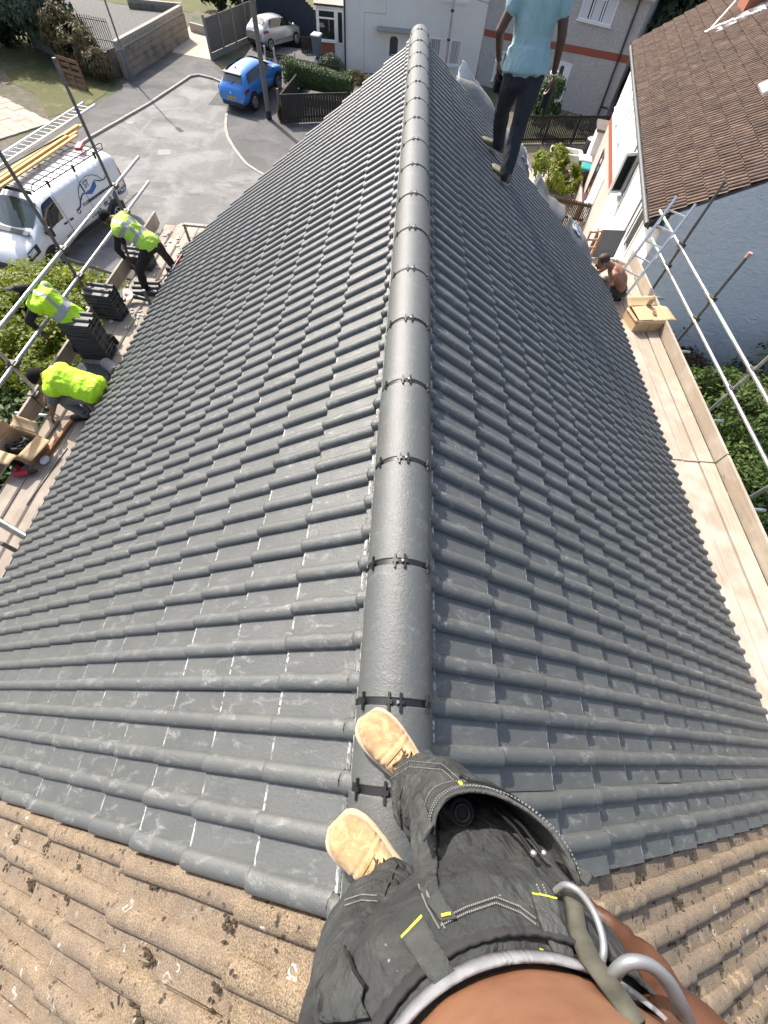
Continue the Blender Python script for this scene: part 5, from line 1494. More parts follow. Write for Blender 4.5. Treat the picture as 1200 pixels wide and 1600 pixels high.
flank(LG([(-1.02, 1.55), (-1.16, 1.46), (-1.30, 1.44), (-1.42, 1.50)]), 'logo_roofline', M['navyvinyl'], .014)
rfm = MB()
def fl_pt(q, off=.014):
    u, z = q; h = vs_.half(u); W_ = .98
    for a, b in zip(h[:-1], h[1:]):
        if a[1] <= z <= b[1]: W_ = a[0] + (b[0] - a[0]) * (z - a[1]) / (b[1] - a[1])
    return (u, W_ + off, z)
rfm.add([fl_pt(q) for q in LG([(-.50, 1.42), (-.72, 1.30), (-.96, 1.40), (-1.0, 1.58), (-.74, 1.43)])], [(0, 1, 4), (1, 2, 3, 4)]); VB(rfm, 'logo_roof', M['bluevinyl'])
flank(LG([(-.10, 1.20), (-.06, 1.12), (-.10, 1.05), (-.16, 1.08), (-.14, 1.16)]), 'logo_drop', M['navyvinyl'], .012)
lettering('ROOFING & HOME', .135, -.36, 1.14, M['navyvinyl'])
lettering('t: 0163', .30, -.18, .72, M['navyvinyl'], bold=True)
lettering('m: 0', .26, -1.22, .78, M['navyvinyl'], bold=True)
lettering('814627', .26, -1.78, .78, M['navyvinyl'], bold=True)
lettering('NOTTS', .13, .86, .66, M['trim'])
# roof rack
rk = MB()
zr_ = 2.06
for sd in (-1, 1):
    rk.tube([(-2.5, sd * .74, zr_), (.92, sd * .74, zr_)], .018, 6)
    rk.tube([(-2.5, sd * .74, zr_), (-2.54, sd * .74, zr_ + .14), (-2.46, sd * .74, zr_ + .17), (.80, sd * .74, zr_ + .17), (.92, sd * .74, zr_ + .1), (.92, sd * .74, zr_)], .016, 6)
VB(rk, 'rack_side_rails', M['trim'])
for k in range(12):
    x = -2.45 + .3 * k
    VB(MB().tube([(x, -.74, zr_), (x, .74, zr_)], .014, 6), 'rack_bar', M['trim'])
for x in (-2.0, -.9, .3):
    for sd in (-1, 1): VB(MB().box((x, sd * .76, zr_ - .02), (.07, .05, .2)), 'rack_foot', M['trim'])
VB(MB().box((.98, 0, 2.04), (.03, 1.4, .10), Matrix.Rotation(-.5, 3, 'Y')), 'wind_deflector', M['trim'])
# what lies on the rack
la, lb = Vector((-13.95, 15.2, 2.22)), Vector((-13.02, 21.95, 2.22))
ladder('roof_ladder', tuple(la), tuple(lb), (0.98, -0.135, 0), .52, 'long aluminium ladder lying along the far side of the van\'s roof rack', .30, m=mat('pale dull aluminium', (.66, .66, .65), .45, .3), stile=(.05, .07))
M['plank'] = wood('yellow sawn timber', (.68, .46, .20), (.58, .37, .15), 1, 6, .8)
for i, (dx_, dz, ya, yb) in enumerate(((0, 0, 14.6, 20.1), (.16, 0, 14.3, 19.5), (.02, .06, 15.0, 19.9), (.19, .055, 14.0, 18.9), (.34, 0, 14.2, 19.2))):
    a = Vector((-13.32 + dx_ + (ya - 15.4) * .15, ya, 2.14 + dz)); b = Vector((-13.32 + dx_ + (yb - 15.4) * .15, yb, 2.14 + dz))
    tag(MB().bar(a, b, .13, .052).build('timber', M['plank'], bevel=.004), ('lower yellow timber next to the ladder on the van roof', 'lower middle timber of those on the van roof', 'upper yellow timber next to the ladder on the van roof', 'upper middle timber of those on the van roof', 'single timber nearest the bare rack bars on the van roof')[i], 'timber', 'timbers on the van roof')
rbx = empty('red_toolbox', (-12.0, 18.3, 2.1), 0, 'small red tool case on the rear of the van roof rack', 'tool case')
MB().box((-11.95, 18.35, 2.13), (.22, .55, .10), Matrix.Rotation(.2, 3, 'Z')).build('case', M['red'], rbx, bevel=.02)
MB().tube([(-11.83, 18.2, 2.15), (-11.78, 18.35, 2.17), (-11.83, 18.5, 2.15)], .015, 6).build('handle', M['black'], rbx)

# ------------------------------------------------------------------ street furniture
lp = empty('street_lamp', (-16.35, 33.1, 0), 0, 'thin grey street lamp with a thicker base beside the retaining wall', 'street lamp')
M['lampgrey'] = mat('grey lamp post paint', (.16, .175, .19), .5)
M['lampbase'] = mat('blue-grey lamp base', (.13, .155, .19), .5)
MB().cyl((-16.35, 33.1, 0), (-16.35, 33.1, 1.25), .085, .08, 12).build('base', M['lampbase'], lp)
MB().cyl((-16.35, 33.1, 1.25), (-16.35, 33.1, 6.6), .05, .036, 10).build('column', M['lampgrey'], lp)
MB().tube([(-16.35, 33.1, 6.55), (-16.2, 32.95, 6.72), (-15.9, 32.6, 6.76)], .03, 8).build('arm', M['lampgrey'], lp)
MB().box((-15.7, 32.4, 6.76), (.24, .6, .12), Matrix.Rotation(.7, 3, 'Z')).build('lantern', M['lampgrey'], lp, bevel=.03)
tp = empty('telegraph_pole', (-7.5, 29.5, 0), 0, 'weathered grey telegraph pole beside the blue car', 'telegraph pole')
M['polewood'] = wood('grey pole timber', (.21, .195, .17), (.13, .12, .105), 2, 6, .9)
MB().cyl((-7.5, 29.5, 0), (-7.54, 29.6, 8.2), .135, .105, 16).build('pole', M['polewood'], tp)
MB().cyl((-7.5, 29.5, 0), (-7.5, 29.5, .35), .15, .15, 14).build('base_band', M['trim'], tp)
MB().box((-7.53, 29.42, 7.8), (.2, .14, .26)).build('junction_box', M['trim'], tp)
wp = empty('overhead_wire', (-7.5, 29.6, 8), 0, 'thin telephone wire crossing in front of the cream house', 'wire')
MB().tube([Vector((-7.54 + 12.2 * t, 29.6 + 9.3 * t, 8.0 - 4.6 * t - .6 * math.sin(PI * t))) for t in [k / 20 for k in range(21)]], .010, 5).build('wire', M['trim'], wp)
ap = empty('grey_post', (2.38, 38.2, 0), 0, 'slim grey metal post with dark clamps in front of the cream house window', 'post')
MB().cyl((2.45, 38.2, 0), (2.40, 38.2, 6.2), .075, .06, 12).build('shaft', M['steel'], ap)
for z in (1.9, 3.05): MB().cyl((2.43, 38.2, z), (2.43, 38.2, z + .1), .10, None, 10).build('clamp', M['trim'], ap)
MB().cyl((2.455, 38.2, .2), (2.44, 38.2, 1.85), .078, None, 12).build('painted_band', mat('faded pink post band', (.50, .36, .33), .7), ap)
# pallet leaning on the shrub
pa_ = empty('pallet', (-18.8, 31.2, 0), 0, 'weathered orange-brown pallet standing on edge at the back of the lawn', 'pallet')
A, B = Vector((-19.45, 31.55, .02)), Vector((-17.98, 30.85, .02)); up_ = Vector((-.12, .28, 1.0)) * 1.05
M['pallet'] = wood('weathered pallet timber', (.28, .15, .085), (.17, .095, .055), 0, 6, .9)
fr_ = (B - A).cross(up_).normalized()
for k in range(5): MB().bar(A + up_ * (.06 + .22 * k) , B + up_ * (.06 + .22 * k), .022, .12, up_).build('slat', M['pallet'], pa_)
for t in (.04, .5, .96):
    MB().bar(A + (B - A) * t + fr_ * .05, A + (B - A) * t + up_ + fr_ * .05, .1, .08, fr_).build('bearer', M['pallet'], pa_)
for k in (0, 2, 4): MB().bar(A + up_ * (.06 + .22 * k) + fr_ * .10, B + up_ * (.06 + .22 * k) + fr_ * .10, .022, .12, up_).build('slat', M['pallet'], pa_)
# iron railing on the raised garden
ir = empty('iron_railing', (-18.4, 34, WH), 0, 'short black iron railing behind the dry shrub on the raised garden', 'railing')
for k in range(13): MB().cyl((-18.6 + .14 * k, 33.9 - .03 * k, WH - .4), (-18.6 + .14 * k, 33.9 - .03 * k, WH + .75), .018, None, 6).build('baluster', M['trim'], ir)
for z in (WH - .1, WH + .62): MB().bar((-18.65, 33.92, z), (-16.9, 33.52, z), .03, .03).build('rail', M['trim'], ir)

# ------------------------------------------------------------------ bins, barrel, trough, pots
def wheelie(loc, rz, label, lid, body_m, sc=1.0, group=None):
    root = empty('wheelie_bin', loc, rz, label, 'wheelie bin', group)
    T = Matrix.Translation(loc) @ Matrix.Rotation(rz, 4, 'Z') @ Matrix.Scale(sc, 4)
    b = MB(); b.loft([[Vector((sx * w_, sy * d_, z)) for sx, sy in ((-1, -1), (1, -1), (1, 1), (-1, 1))] for (w_, d_, z) in ((.20, .23, .08), (.25, .28, .75), (.28, .32, .95), (.285, .33, .98))], 0, True, False)
    b.xform(T).build('body', body_m, root, bevel=.015)
    l = MB(); l.loft([[Vector((sx * w_, sy * d_ + .01, z)) for sx, sy in ((-1, -1), (1, -1), (1, 1), (-1, 1))] for (w_, d_, z) in ((.295, .35, .985), (.30, .355, 1.03), (.25, .30, 1.07))], 0, True, False)
    l.xform(T).build('lid', lid, root, bevel=.015)
    h = MB(); h.tube([(-.2, .36, .93), (-.2, .43, .97), (.2, .43, .97), (.2, .36, .93)], .018, 6); h.xform(T).build('handle', M['black'], root)
    for sx in (-1, 1): MB().cyl((sx * .21, .27, .1), (sx * .26, .27, .1), .1, None, 14).xform(T).build('wheel', M['tyre'], root)
    return root
M['bingrey'] = mat('grey bin plastic', (.13, .14, .15), .5)
M['binlid'] = mat('pale bin lid', (.62, .63, .60), .5)
M['teal'] = mat('teal bin lid', (.03, .30, .33), .4)
M['bingreen'] = mat('green-grey bin', (.10, .15, .12), .5)
wheelie((-6.05, 38.9, 0.42), R(-10), 'blue-grey wheelie bin with a pale lid beside the white porch', M['binlid'], mat('blue-grey bin plastic', (.10, .125, .15), .5))
wheelie((9.0, 24.2, 0.01), R(-195), 'grey wheelie bin with a teal lid against the pink wall', M['teal'], M['bingrey'], 1.05)
wheelie((9.1, 25.15, 0.01), R(-192), 'green-grey wheelie bin with a cream lid next to the teal one', M['binlid'], M['bingreen'], 1.05)
wb = empty('water_barrel', (10.0, 27.5, 0), 0, 'black water barrel with a pale lid by the dark slatted fence', 'barrel')
MB().loft([[Vector((9.95 + r * math.cos(2*PI*k/20), 27.4 + r * math.sin(2*PI*k/20), z)) for k in range(20)] for r, z in ((.33, .02), (.40, .5), (.36, 1.05), (.33, 1.15))]).build('drum', M['trim'], wb)
MB().cyl((9.95, 27.4, 1.15), (9.95, 27.4, 1.19), .35, .30, 20).build('lid', mat('dusty barrel lid', (.33, .33, .33), .5), wb)
tr_ = empty('planter_trough', (8.65, 26.9, 0), 0, 'white stone trough planter in front of the dark slatted fence', 'planter')
t_ = MB(); rz = Matrix.Rotation(-.18, 4, 'Z'); rings = []
for (w_, d_, z) in ((.55, .26, .35), (.72, .36, .9), (.78, .42, .92), (.78, .42, 1.0), (.68, .32, 1.0), (.62, .28, .78)):
    rings.append([rz @ Vector((sx * w_, sy * d_, z)) + Vector((8.5, 26.6, -.15)) for sx, sy in ((-1, -1), (0, -1.08), (1, -1), (1.08, 0), (1, 1), (0, 1.08), (-1, 1), (-1.08, 0))])
t_.loft(rings, 0, True, False).build('trough', speckle('white cast stone', (.60, .59, .55), (.74, .73, .69), 20, .9), tr_)
MB().box((8.5, 26.6, .12), (.8, .5, .24), Matrix.Rotation(-.18, 3, 'Z')).build('plinth', M['brick'], tr_)
sd_ = MB()
for i in range(40): sd_.ball((8.5 + random.gauss(0, .3), 26.6 + random.gauss(0, .12), .66), .06, 6, 4)
sd_.build('earth', M['soil'], tr_, kind='stuff')
pt = empty('flower_pot', (9.0, 21.3, 0), 0, 'pot of bright yellow-green plant at the foot of the reed fence', 'plant pot')
MB().loft([[Vector((9.0 + r * math.cos(2*PI*k/16), 21.3 + r * math.sin(2*PI*k/16), z)) for k in range(16)] for r, z in ((.2, 0), (.28, .4), (.3, .42))]).build('pot', M['brick'], pt)
tag(MB().box((8.55, 22.6, .35), (.12, 2.6, .7), Matrix.Rotation(-.2, 3, 'Z')).build('garden_kerb_wall', M['kerb']), 'low pale wall edging the garden path by the bins', 'wall')
# ------------------------------------------------------------------ trees, hedges, shrubs
def leafmat(name, c1, c2, c3, trans=0.25):
    m = mat(name, c1, 0.6); q = NT(m)
    n = q.noise(q.pos, 3.0, 3, 0.6); f = q.noise(q.pos, 37, 2, 0.6)
    c = q.mix(q.ramp(f, [(0.3, 0), (0.7, 1)]), c1, c2); c = q.mix(q.ramp(n, [(0.5, 0), (0.75, 0.8)]), c, c3)
    q.col(c)
    b = q.b
    t = q.n('ShaderNodeBsdfTranslucent'); q.l(c, t.inputs[0]); mx = q.n('ShaderNodeMixShader'); mx.inputs[0].default_value = trans
    q.l(b.outputs[0], mx.inputs[1]); q.l(t.outputs[0], mx.inputs[2])
    out = [x for x in q.t.nodes if x.type == 'OUTPUT_MATERIAL'][0]; q.l(mx.outputs[0], out.inputs[0])
    return m
M['leafdark'] = leafmat('dark evergreen leaf', (.018, .035, .014), (.035, .06, .022), (.05, .075, .028))
M['leafmid'] = leafmat('mid green leaf', (.045, .085, .020), (.075, .12, .03), (.10, .14, .04))
M['leafdark2'] = leafmat('deep green leaf', (.042, .075, .023), (.07, .115, .035), (.10, .145, .045))
M['leafyel'] = leafmat('yellow-green leaf', (.17, .22, .02), (.27, .30, .035), (.10, .155, .02), .4)
M['leafmid2'] = leafmat('bright mid green leaf', (.075, .125, .026), (.12, .18, .038), (.165, .21, .05), .4)
M['leafgrey'] = leafmat('grey-green leaf', (.07, .10, .06), (.12, .15, .085), (.05, .08, .04))
M['leafdry'] = leafmat('dry brown-green leaf', (.13, .105, .04), (.19, .15, .065), (.07, .075, .03))
M['leafred'] = leafmat('bronze leaf', (.13, .085, .04), (.18, .11, .055), (.09, .10, .04))
M['lime'] = leafmat('lime leaf', (.30, .33, .03), (.42, .42, .06), (.2, .25, .03), .4)
M['bark'] = wood('grey-brown bark', (.09, .07, .05), (.05, .04, .03), 2, 6, .95)
def leaf_cloud(blobs, n, size, seed, aspect=2.0, clump=0.55, thr=-0.05, droop=0.2, fs=1.0, shell=0.55):
    """leaf-sized faces through the volume of several ellipsoids, gathered in clumps with gaps between"""
    r_ = random.Random(seed); mb = MB(); vol = [b[1][0] * b[1][1] * b[1][2] for b in blobs]; tot = sum(vol)
    V_, F_ = mb.v, mb.f
    tries = 0; made = 0
    while made < n and tries < n * 6:
        tries += 1
        x = r_.random() * tot; k = 0
        while x > vol[k] and k < len(blobs) - 1: x -= vol[k]; k += 1
        c, rad = blobs[k]
        d = Vector((r_.gauss(0, 1), r_.gauss(0, 1), r_.gauss(0, 1))).normalized(); rr = shell + (1.04 - shell) * r_.random() ** 0.7
        lump = 1 + 0.22 * noise.noise(Vector((d.x * 2.2 + seed, d.y * 2.2, d.z * 2.2)))
        p = Vector((c[0] + d.x * rad[0] * rr * lump, c[1] + d.y * rad[1] * rr * lump, c[2] + d.z * rad[2] * rr * lump))
        if p.z < 0.03: continue
        if noise.noise(p * (1.6 * fs) + Vector((seed, 0, 0))) < thr + 0.25 * r_.random() - .1: continue
        made += 1
        nrm = (d + Vector((r_.gauss(0, clump), r_.gauss(0, clump), r_.gauss(0.25, clump)))).normalized()
        a = nrm.cross(Vector((r_.gauss(0, 1), r_.gauss(0, 1), -droop))).normalized(); b = nrm.cross(a)
        s = size * r_.uniform(.6, 1.4); L = s * aspect / 2
        i = len(V_)
        V_ += [tuple(p - a * L), tuple(p + b * s * .5 + nrm * s * .12), tuple(p + a * L), tuple(p - b * s * .5 + nrm * s * .12)]
        F_.append([i, i + 1, i + 2, i + 3])
    mb.m = [0] * len(F_); mb.sm = [False] * len(F_)
    return mb
def stems(mb, base, tips, r0, seed):
    r_ = random.Random(seed); base = Vector(base)
    for t in tips:
        t = Vector(t); m1 = base.lerp(t, .4) + Vector((r_.gauss(0, .08), r_.gauss(0, .08), .05 * (t - base).length))
        mb.tube([base, m1, base.lerp(t, .75) + Vector((r_.gauss(0, .06), r_.gauss(0, .06), .04)), t], [r0, r0 * .7, r0 * .4, r0 * .12], 7)
def plant(name, label, cat, base, blobs, n, size, m, seed, trunk=.08, crownname='foliage', group=None, **kw):
    root = empty(name, base, 0, label, cat, group)
    leaf_cloud(blobs, n, size, seed, **kw).build(crownname, m, root)
    s = MB(); r_ = random.Random(seed + 1)
    tips = []
    for c, rad in blobs:
        for q in range(4): tips.append((c[0] + r_.uniform(-.6, .6) * rad[0], c[1] + r_.uniform(-.6, .6) * rad[1], c[2] + r_.uniform(-.1, .6) * rad[2]))
    stems(s, base, tips, trunk, seed)
    s.build('trunk' if cat == 'tree' else 'stem', M['bark'], root)
    return root
# the big dark trees top left
plant('evergreen_tree', 'tall dark evergreen tree shading the lawn at the top left corner', 'tree', (-25.5, 37.0, 0), [((-25.5, 37, 2.6), (3.0, 2.8, 2.6)), ((-27.5, 36, 3.6), (2.8, 2.6, 2.6)), ((-24.5, 38.5, 4.2), (2.8, 2.8, 2.4))], 15000, .16, M['leafdark'], 3, .2, 'crown', thr=-.12)
plant('leafy_tree', 'grey-green leafy tree leaning over the pallet in front of the raised garden', 'tree', (-21.6, 35.6, 0), [((-21.9, 35.2, 2.3), (1.9, 1.7, 1.5)), ((-22.4, 36.6, 3.4), (2.0, 1.9, 1.6)), ((-20.6, 35.2, 1.8), (1.2, 1.2, 1.2))], 11000, .13, M['leafgrey'], 5, .14, 'crown', thr=-.1)
plant('dry_shrub', 'straggly brown-green shrub beside the lamp post above the pallet', 'shrub', (-18.4, 32.9, 0), [((-18.9, 33.2, 1.1), (1.2, .8, .95)), ((-17.8, 32.5, .75), (.85, .6, .65)), ((-19.9, 34, 1.6), (1.2, .9, 1.0))], 6500, .085, M['leafdry'], 7, .05, aspect=3.4, thr=-.2)
plant('garden_tree', 'dark green tree behind the driveway edging wall', 'tree', (-15.2, 49.5, 0), [((-15.4, 49.5, 1.9), (1.5, 1.4, 1.7)), ((-14.0, 50, 1.6), (1.2, 1.2, 1.4))], 6000, .14, M['leafdark'], 9, .1, 'crown')
plant('garden_tree', 'brighter green tree behind the grey panel fence', 'tree', (-12.6, 49.0, 0), [((-12.6, 49, 1.6), (1.3, 1.2, 1.5)), ((-11.4, 49.5, 2.2), (1.4, 1.3, 1.6))], 6000, .13, M['leafmid'], 11, .1, 'crown')
plant('background_tree', 'deep green tree in the gap between the grey house and the brown roof', 'tree', (15.5, 37, 0), [((15.2, 36.5, 3.2), (2.4, 2.2, 3.0)), ((17.5, 38, 4.5), (3, 3, 3.5)), ((14.6, 34.5, 1.8), (1.6, 1.6, 1.8))], 13000, .19, M['leafdark'], 13, .2, 'crown', thr=-.15)
# clipped hedge: a box of leaves over a dark core
hd = empty('clipped_hedge', (-5.3, 33.6, .4), 0, 'clipped green hedge falling in height towards the cream house', 'hedge')
r_ = random.Random(21); mb = MB(); core = MB()
ha, hb = Vector((-7.05, 33.35, .35)), Vector((-3.3, 33.0, .2)); hd_ = (hb - ha); hl = hd_.length; hd_.normalize(); hn = Vector((-hd_.y, hd_.x, 0))
rings = []
def hprof(t): return 1.22 - .28 * t + .05 * noise.noise((t * 6, 0, 0)), .50 + .05 * noise.noise((t * 5, 3, 0))
for k in range(13):
    t = k / 12; hh, ww_ = hprof(t); c = ha + hd_ * hl * t
    e = .55 if k in (0, 12) else .88
    rings.append([c + hn * (ww_ * e * math.cos(a)) + Vector((0, 0, max(0, hh * .5 + hh * .5 * e * math.sin(a)))) for a in [2*PI*j/14 for j in range(14)]])
core.loft(rings).build('inner_growth', M['leafdark'], hd)
for i in range(9000):
    t = r_.random(); hh, ww_ = hprof(t); c = ha + hd_ * hl * (t * 1.06 - .03); a = r_.uniform(-.6, PI + .6)
    ca_, sa_ = math.cos(a), math.sin(a); sq = 1 / max(abs(ca_), abs(sa_)) ** .55
    p = c + hn * (ww_ * ca_ * sq * r_.uniform(.9, 1.05)) + Vector((0, 0, hh * .5 + hh * .5 * sa_ * sq * r_.uniform(.92, 1.04)))
    if p.z < .1: continue
    nr = (hn * ca_ + Vector((0, 0, sa_)) + Vector((r_.gauss(0, .5), r_.gauss(0, .5), r_.gauss(0, .5)))).normalized()
    aa = nr.cross(Vector((r_.gauss(0, 1), r_.gauss(0, 1), .2))).normalized(); bb_ = nr.cross(aa); s = r_.uniform(.035, .07)
    b0 = len(mb.v); mb.v += [tuple(p - aa * s), tuple(p + bb_ * s * .5), tuple(p + aa * s), tuple(p - bb_ * s * .5)]; mb.f.append([b0, b0+1, b0+2, b0+3]); mb.m.append(0); mb.sm.append(False)
mb.build('foliage', M['leafmid'], hd)
plant('lavender_bush', 'grey wispy bush under the porch window of the cream house', 'shrub', (-5.0, 37.3, .1), [((-5.0, 37.3, .55), (.75, .5, .5))], 1800, .05, M['leafgrey'], 23, .02, aspect=4)
plant('border_plants', 'brown and green border plants at the foot of the cream wall', 'shrub', (-3.4, 36.6, .1), [((-3.4, 36.4, .3), (.9, .5, .35)), ((-2.2, 36.3, .25), (.7, .4, .3))], 1600, .06, M['leafdry'], 25, .02)
plant('grass_tuft', 'dry straw-coloured weed tuft at the foot of the telegraph pole', 'plant', (-6.75, 29.3, 0), [((-6.75, 29.25, .35), (.22, .2, .4))], 500, .03, M['leafdry'], 27, .01, aspect=7)
# under the left scaffold
plant('laurel_bush', 'large yellow-green laurel bush beneath the left scaffold rails', 'shrub', (-8.2, 9.3, 0), [((-8.3, 9.3, 1.4), (1.9, 1.7, 1.25)), ((-9.9, 10.2, 1.2), (1.7, 1.5, 1.15)), ((-7.9, 7.9, 1.3), (1.6, 1.6, 1.2)), ((-10.2, 8.6, 1.4), (1.8, 1.8, 1.3))], 46000, .068, M['leafyel'], 31, .07, thr=-.2, shell=.45)
plant('shaded_shrub', 'darker green shrub beside the laurel below the kneeling roofer', 'shrub', (-7.6, 5.8, 0), [((-7.4, 6.0, 1.2), (1.5, 1.5, 1.1)), ((-8.8, 5.0, 1.2), (1.6, 1.5, 1.2)), ((-7.2, 3.6, 1.0), (1.5, 1.7, 1.0)), ((-10.3, 6.0, 1.3), (1.7, 1.8, 1.2)), ((-9.0, 3.0, 1.0), (1.6, 1.6, 1.0))], 24000, .085, M['leafmid'], 33, .06, thr=-.2)
# beyond the right scaffold
plant('bay_bush', 'broad sunlit green bush in front of the blue-grey gable', 'shrub', (8.2, 6.6, 0), [((7.6, 6.9, 2.1), (1.35, 1.3, 1.4)), ((9.0, 6.5, 2.3), (1.4, 1.4, 1.5)), ((7.5, 5.2, 1.8), (1.2, 1.3, 1.25)), ((10.3, 8.0, 2.2), (1.6, 1.5, 1.5)), ((11.6, 9.4, 2.2), (1.5, 1.4, 1.5))], 42000, .058, M['leafmid2'], 41, .07, thr=-.15)
plant('copper_bush', 'bronze-brown shrub at the corner by the gable, beyond the cardboard box', 'shrub', (7.3, 8.8, 0), [((7.2, 8.9, 1.7), (.95, .9, 1.25)), ((8.2, 9.4, 1.4), (1.0, .8, 1.1)), ((6.9, 7.9, 1.3), (.8, .8, 1.0))], 8500, .065, M['leafred'], 43, .05)
plant('dark_shrub', 'dark green shrub below the fresh scaffold boards on the right', 'shrub', (8.8, 5.0, 0), [((8.6, 5.4, 1.1), (1.5, 1.5, 1.0)), ((10.2, 5.0, 1.3), (1.6, 1.6, 1.2)), ((8.4, 3.2, .9), (1.5, 1.6, .9)), ((10.8, 6.9, 1.5), (1.4, 1.4, 1.3)), ((9.2, 1.6, .9), (1.6, 1.7, .9))], 24000, .085, M['leafdark2'], 45, .06, thr=-.2)
fl = MB(); r_ = random.Random(51)
for c in ((9.6, 6.9, 3.6), (9.75, 6.7, 3.5), (7.3, 4.7, 2.6), (9.5, 6.3, 3.3)):
    for i in range(14):
        p = Vector(c) + Vector((r_.gauss(0, .07), r_.gauss(0, .07), r_.gauss(0, .05))); fl.ball(p, (.05, .05, .035), 6, 4)
tag(fl.build('flowers', mat('orange-red flower', (.62, .12, .045), .6)), 'clusters of orange-red flowers on the bushes right of the scaffold', 'flowers', kind='stuff')
# right-hand garden
plant('variegated_bush', 'bright variegated bush beside the garden path just past our far eave', 'shrub', (7.6, 24.2, 0), [((7.4, 24.8, .85), (.85, .9, .7)), ((7.9, 23.7, .75), (.8, .7, .6))], 5000, .075, M['leafyel'], 61, .04)
plant('tall_shrub', 'tall green shrub against the slatted fence behind the man\'s legs', 'shrub', (8.1, 31.3, 0), [((8.1, 31.4, 1.3), (.75, .7, 1.2))], 3200, .085, M['leafmid'], 63, .04)
plant('pot_plant', 'lime-yellow leaves growing out of the pot by the reed fence', 'plant', (9.0, 21.3, .4), [((9.0, 21.3, .58), (.36, .34, .26))], 700, .08, M['lime'], 65, .02, aspect=3)
plant('low_border', 'low weedy border along the grey house wall', 'shrub', (9.5, 33.5, 0), [((9.2, 33.2, .25), (1.6, .5, .3)), ((11.2, 32.3, .25), (1.0, .5, .3))], 2200, .06, M['leafgrey'], 67, .02)
# ------------------------------------------------------------------ people
def skinmat(name, c, c2):
    m = mat(name, c, 0.5); q = NT(m)
    f = q.noise(q.pos, 14, 4, 0.6); g = q.noise(q.pos, 160, 3, 0.7)
    cc = q.mix(q.ramp(f, [(0.35, 0), (0.68, 1)]), c, c2)
    q.col(cc); q.nor(q.bump(g, 0.25, 0.001))
    q.b.inputs['Subsurface Weight'].default_value = 0.08
    q.b.inputs['Subsurface Radius'].default_value = (0.01, 0.004, 0.002)
    return m
def cloth(name, c, c2, scale=9, rough=0.85, weave=True):
    m = mat(name, c, rough); q = NT(m)
    f = q.noise(q.pos, scale, 5, 0.6, 0.4); w_ = q.noise(q.pos, 420, 2, 0.7); k = q.noise(q.mapv(q.pos, (1, 1, 0.6)), 5.5, 3, 0.5, 1.2)
    cc = q.mix(q.ramp(f, [(0.3, 0), (0.7, 1)]), c, c2)
    q.col(cc); k2 = q.noise(q.mapv(q.pos, (1.5, 1.5, .5), (.2, .15, 0)), 9, 3, .5, 1.5); n1 = q.bump(k2, 0.5, 0.03, q.bump(k, 0.6, 0.05)); q.nor(q.bump(w_, 0.3, 0.001, n1))
    return m
M['skin_dark'] = skinmat('deep brown skin', (0.085, 0.042, 0.027), (0.115, 0.058, 0.036))
M['skin_tan'] = skinmat('sun-tanned skin', (0.30, 0.145, 0.088), (0.38, 0.20, 0.125))
M['skin_mid'] = skinmat('brown skin', (0.20, 0.105, 0.065), (0.26, 0.14, 0.09))
M['hair'] = mat('black hair', (0.009, 0.008, 0.007), 0.85, 0, 0.2)
qh = NT(M['hair']); qh.nor(qh.bump(qh.noise(qh.mapv(qh.pos, (1, 1, .4)), 130, 3, .7), 1.0, 0.01))
M['hairbrown'] = mat('short dark brown hair', (0.045, 0.028, 0.018), 0.6)
M['hivis'] = cloth('lime hi-vis polyester', (0.50, 0.86, 0.02), (0.58, 0.92, 0.03), 6, 0.6)
M['hivis2'] = cloth('paler hi-vis polyester', (0.48, 0.78, 0.06), (0.56, 0.84, 0.10), 6, 0.6)
M['reflect'] = mat('grey reflective band', (0.36, 0.37, 0.38), 0.45)
M['blackcloth'] = cloth('black work cloth', (0.010, 0.010, 0.011), (0.018, 0.018, 0.019), 8)
M['jeans'] = cloth('washed grey jeans', (0.15, 0.145, 0.14), (0.23, 0.22, 0.21), 10)
M['darkjeans'] = cloth('dark blue-black jeans', (0.014, 0.016, 0.023), (0.026, 0.029, 0.039), 10)
M['greytee'] = cloth('grey-blue t-shirt', (0.10, 0.11, 0.14), (0.14, 0.15, 0.18), 8)
M['polo'] = cloth('pale turquoise polo shirt', (0.28, 0.435, 0.455), (0.36, 0.51, 0.53), 6)
M['camo'] = cloth('dark patterned shorts', (0.02, 0.024, 0.022), (0.07, 0.075, 0.07), 22)
M['trainer'] = mat('olive trainer', (0.13, 0.125, 0.075), 0.7)
M['sole'] = mat('pale shoe sole', (0.42, 0.40, 0.34), 0.8)
M['boot'] = mat('black work boot', (0.02, 0.018, 0.017), 0.6)
M['glove'] = mat('dark work glove', (0.03, 0.032, 0.036), 0.8)

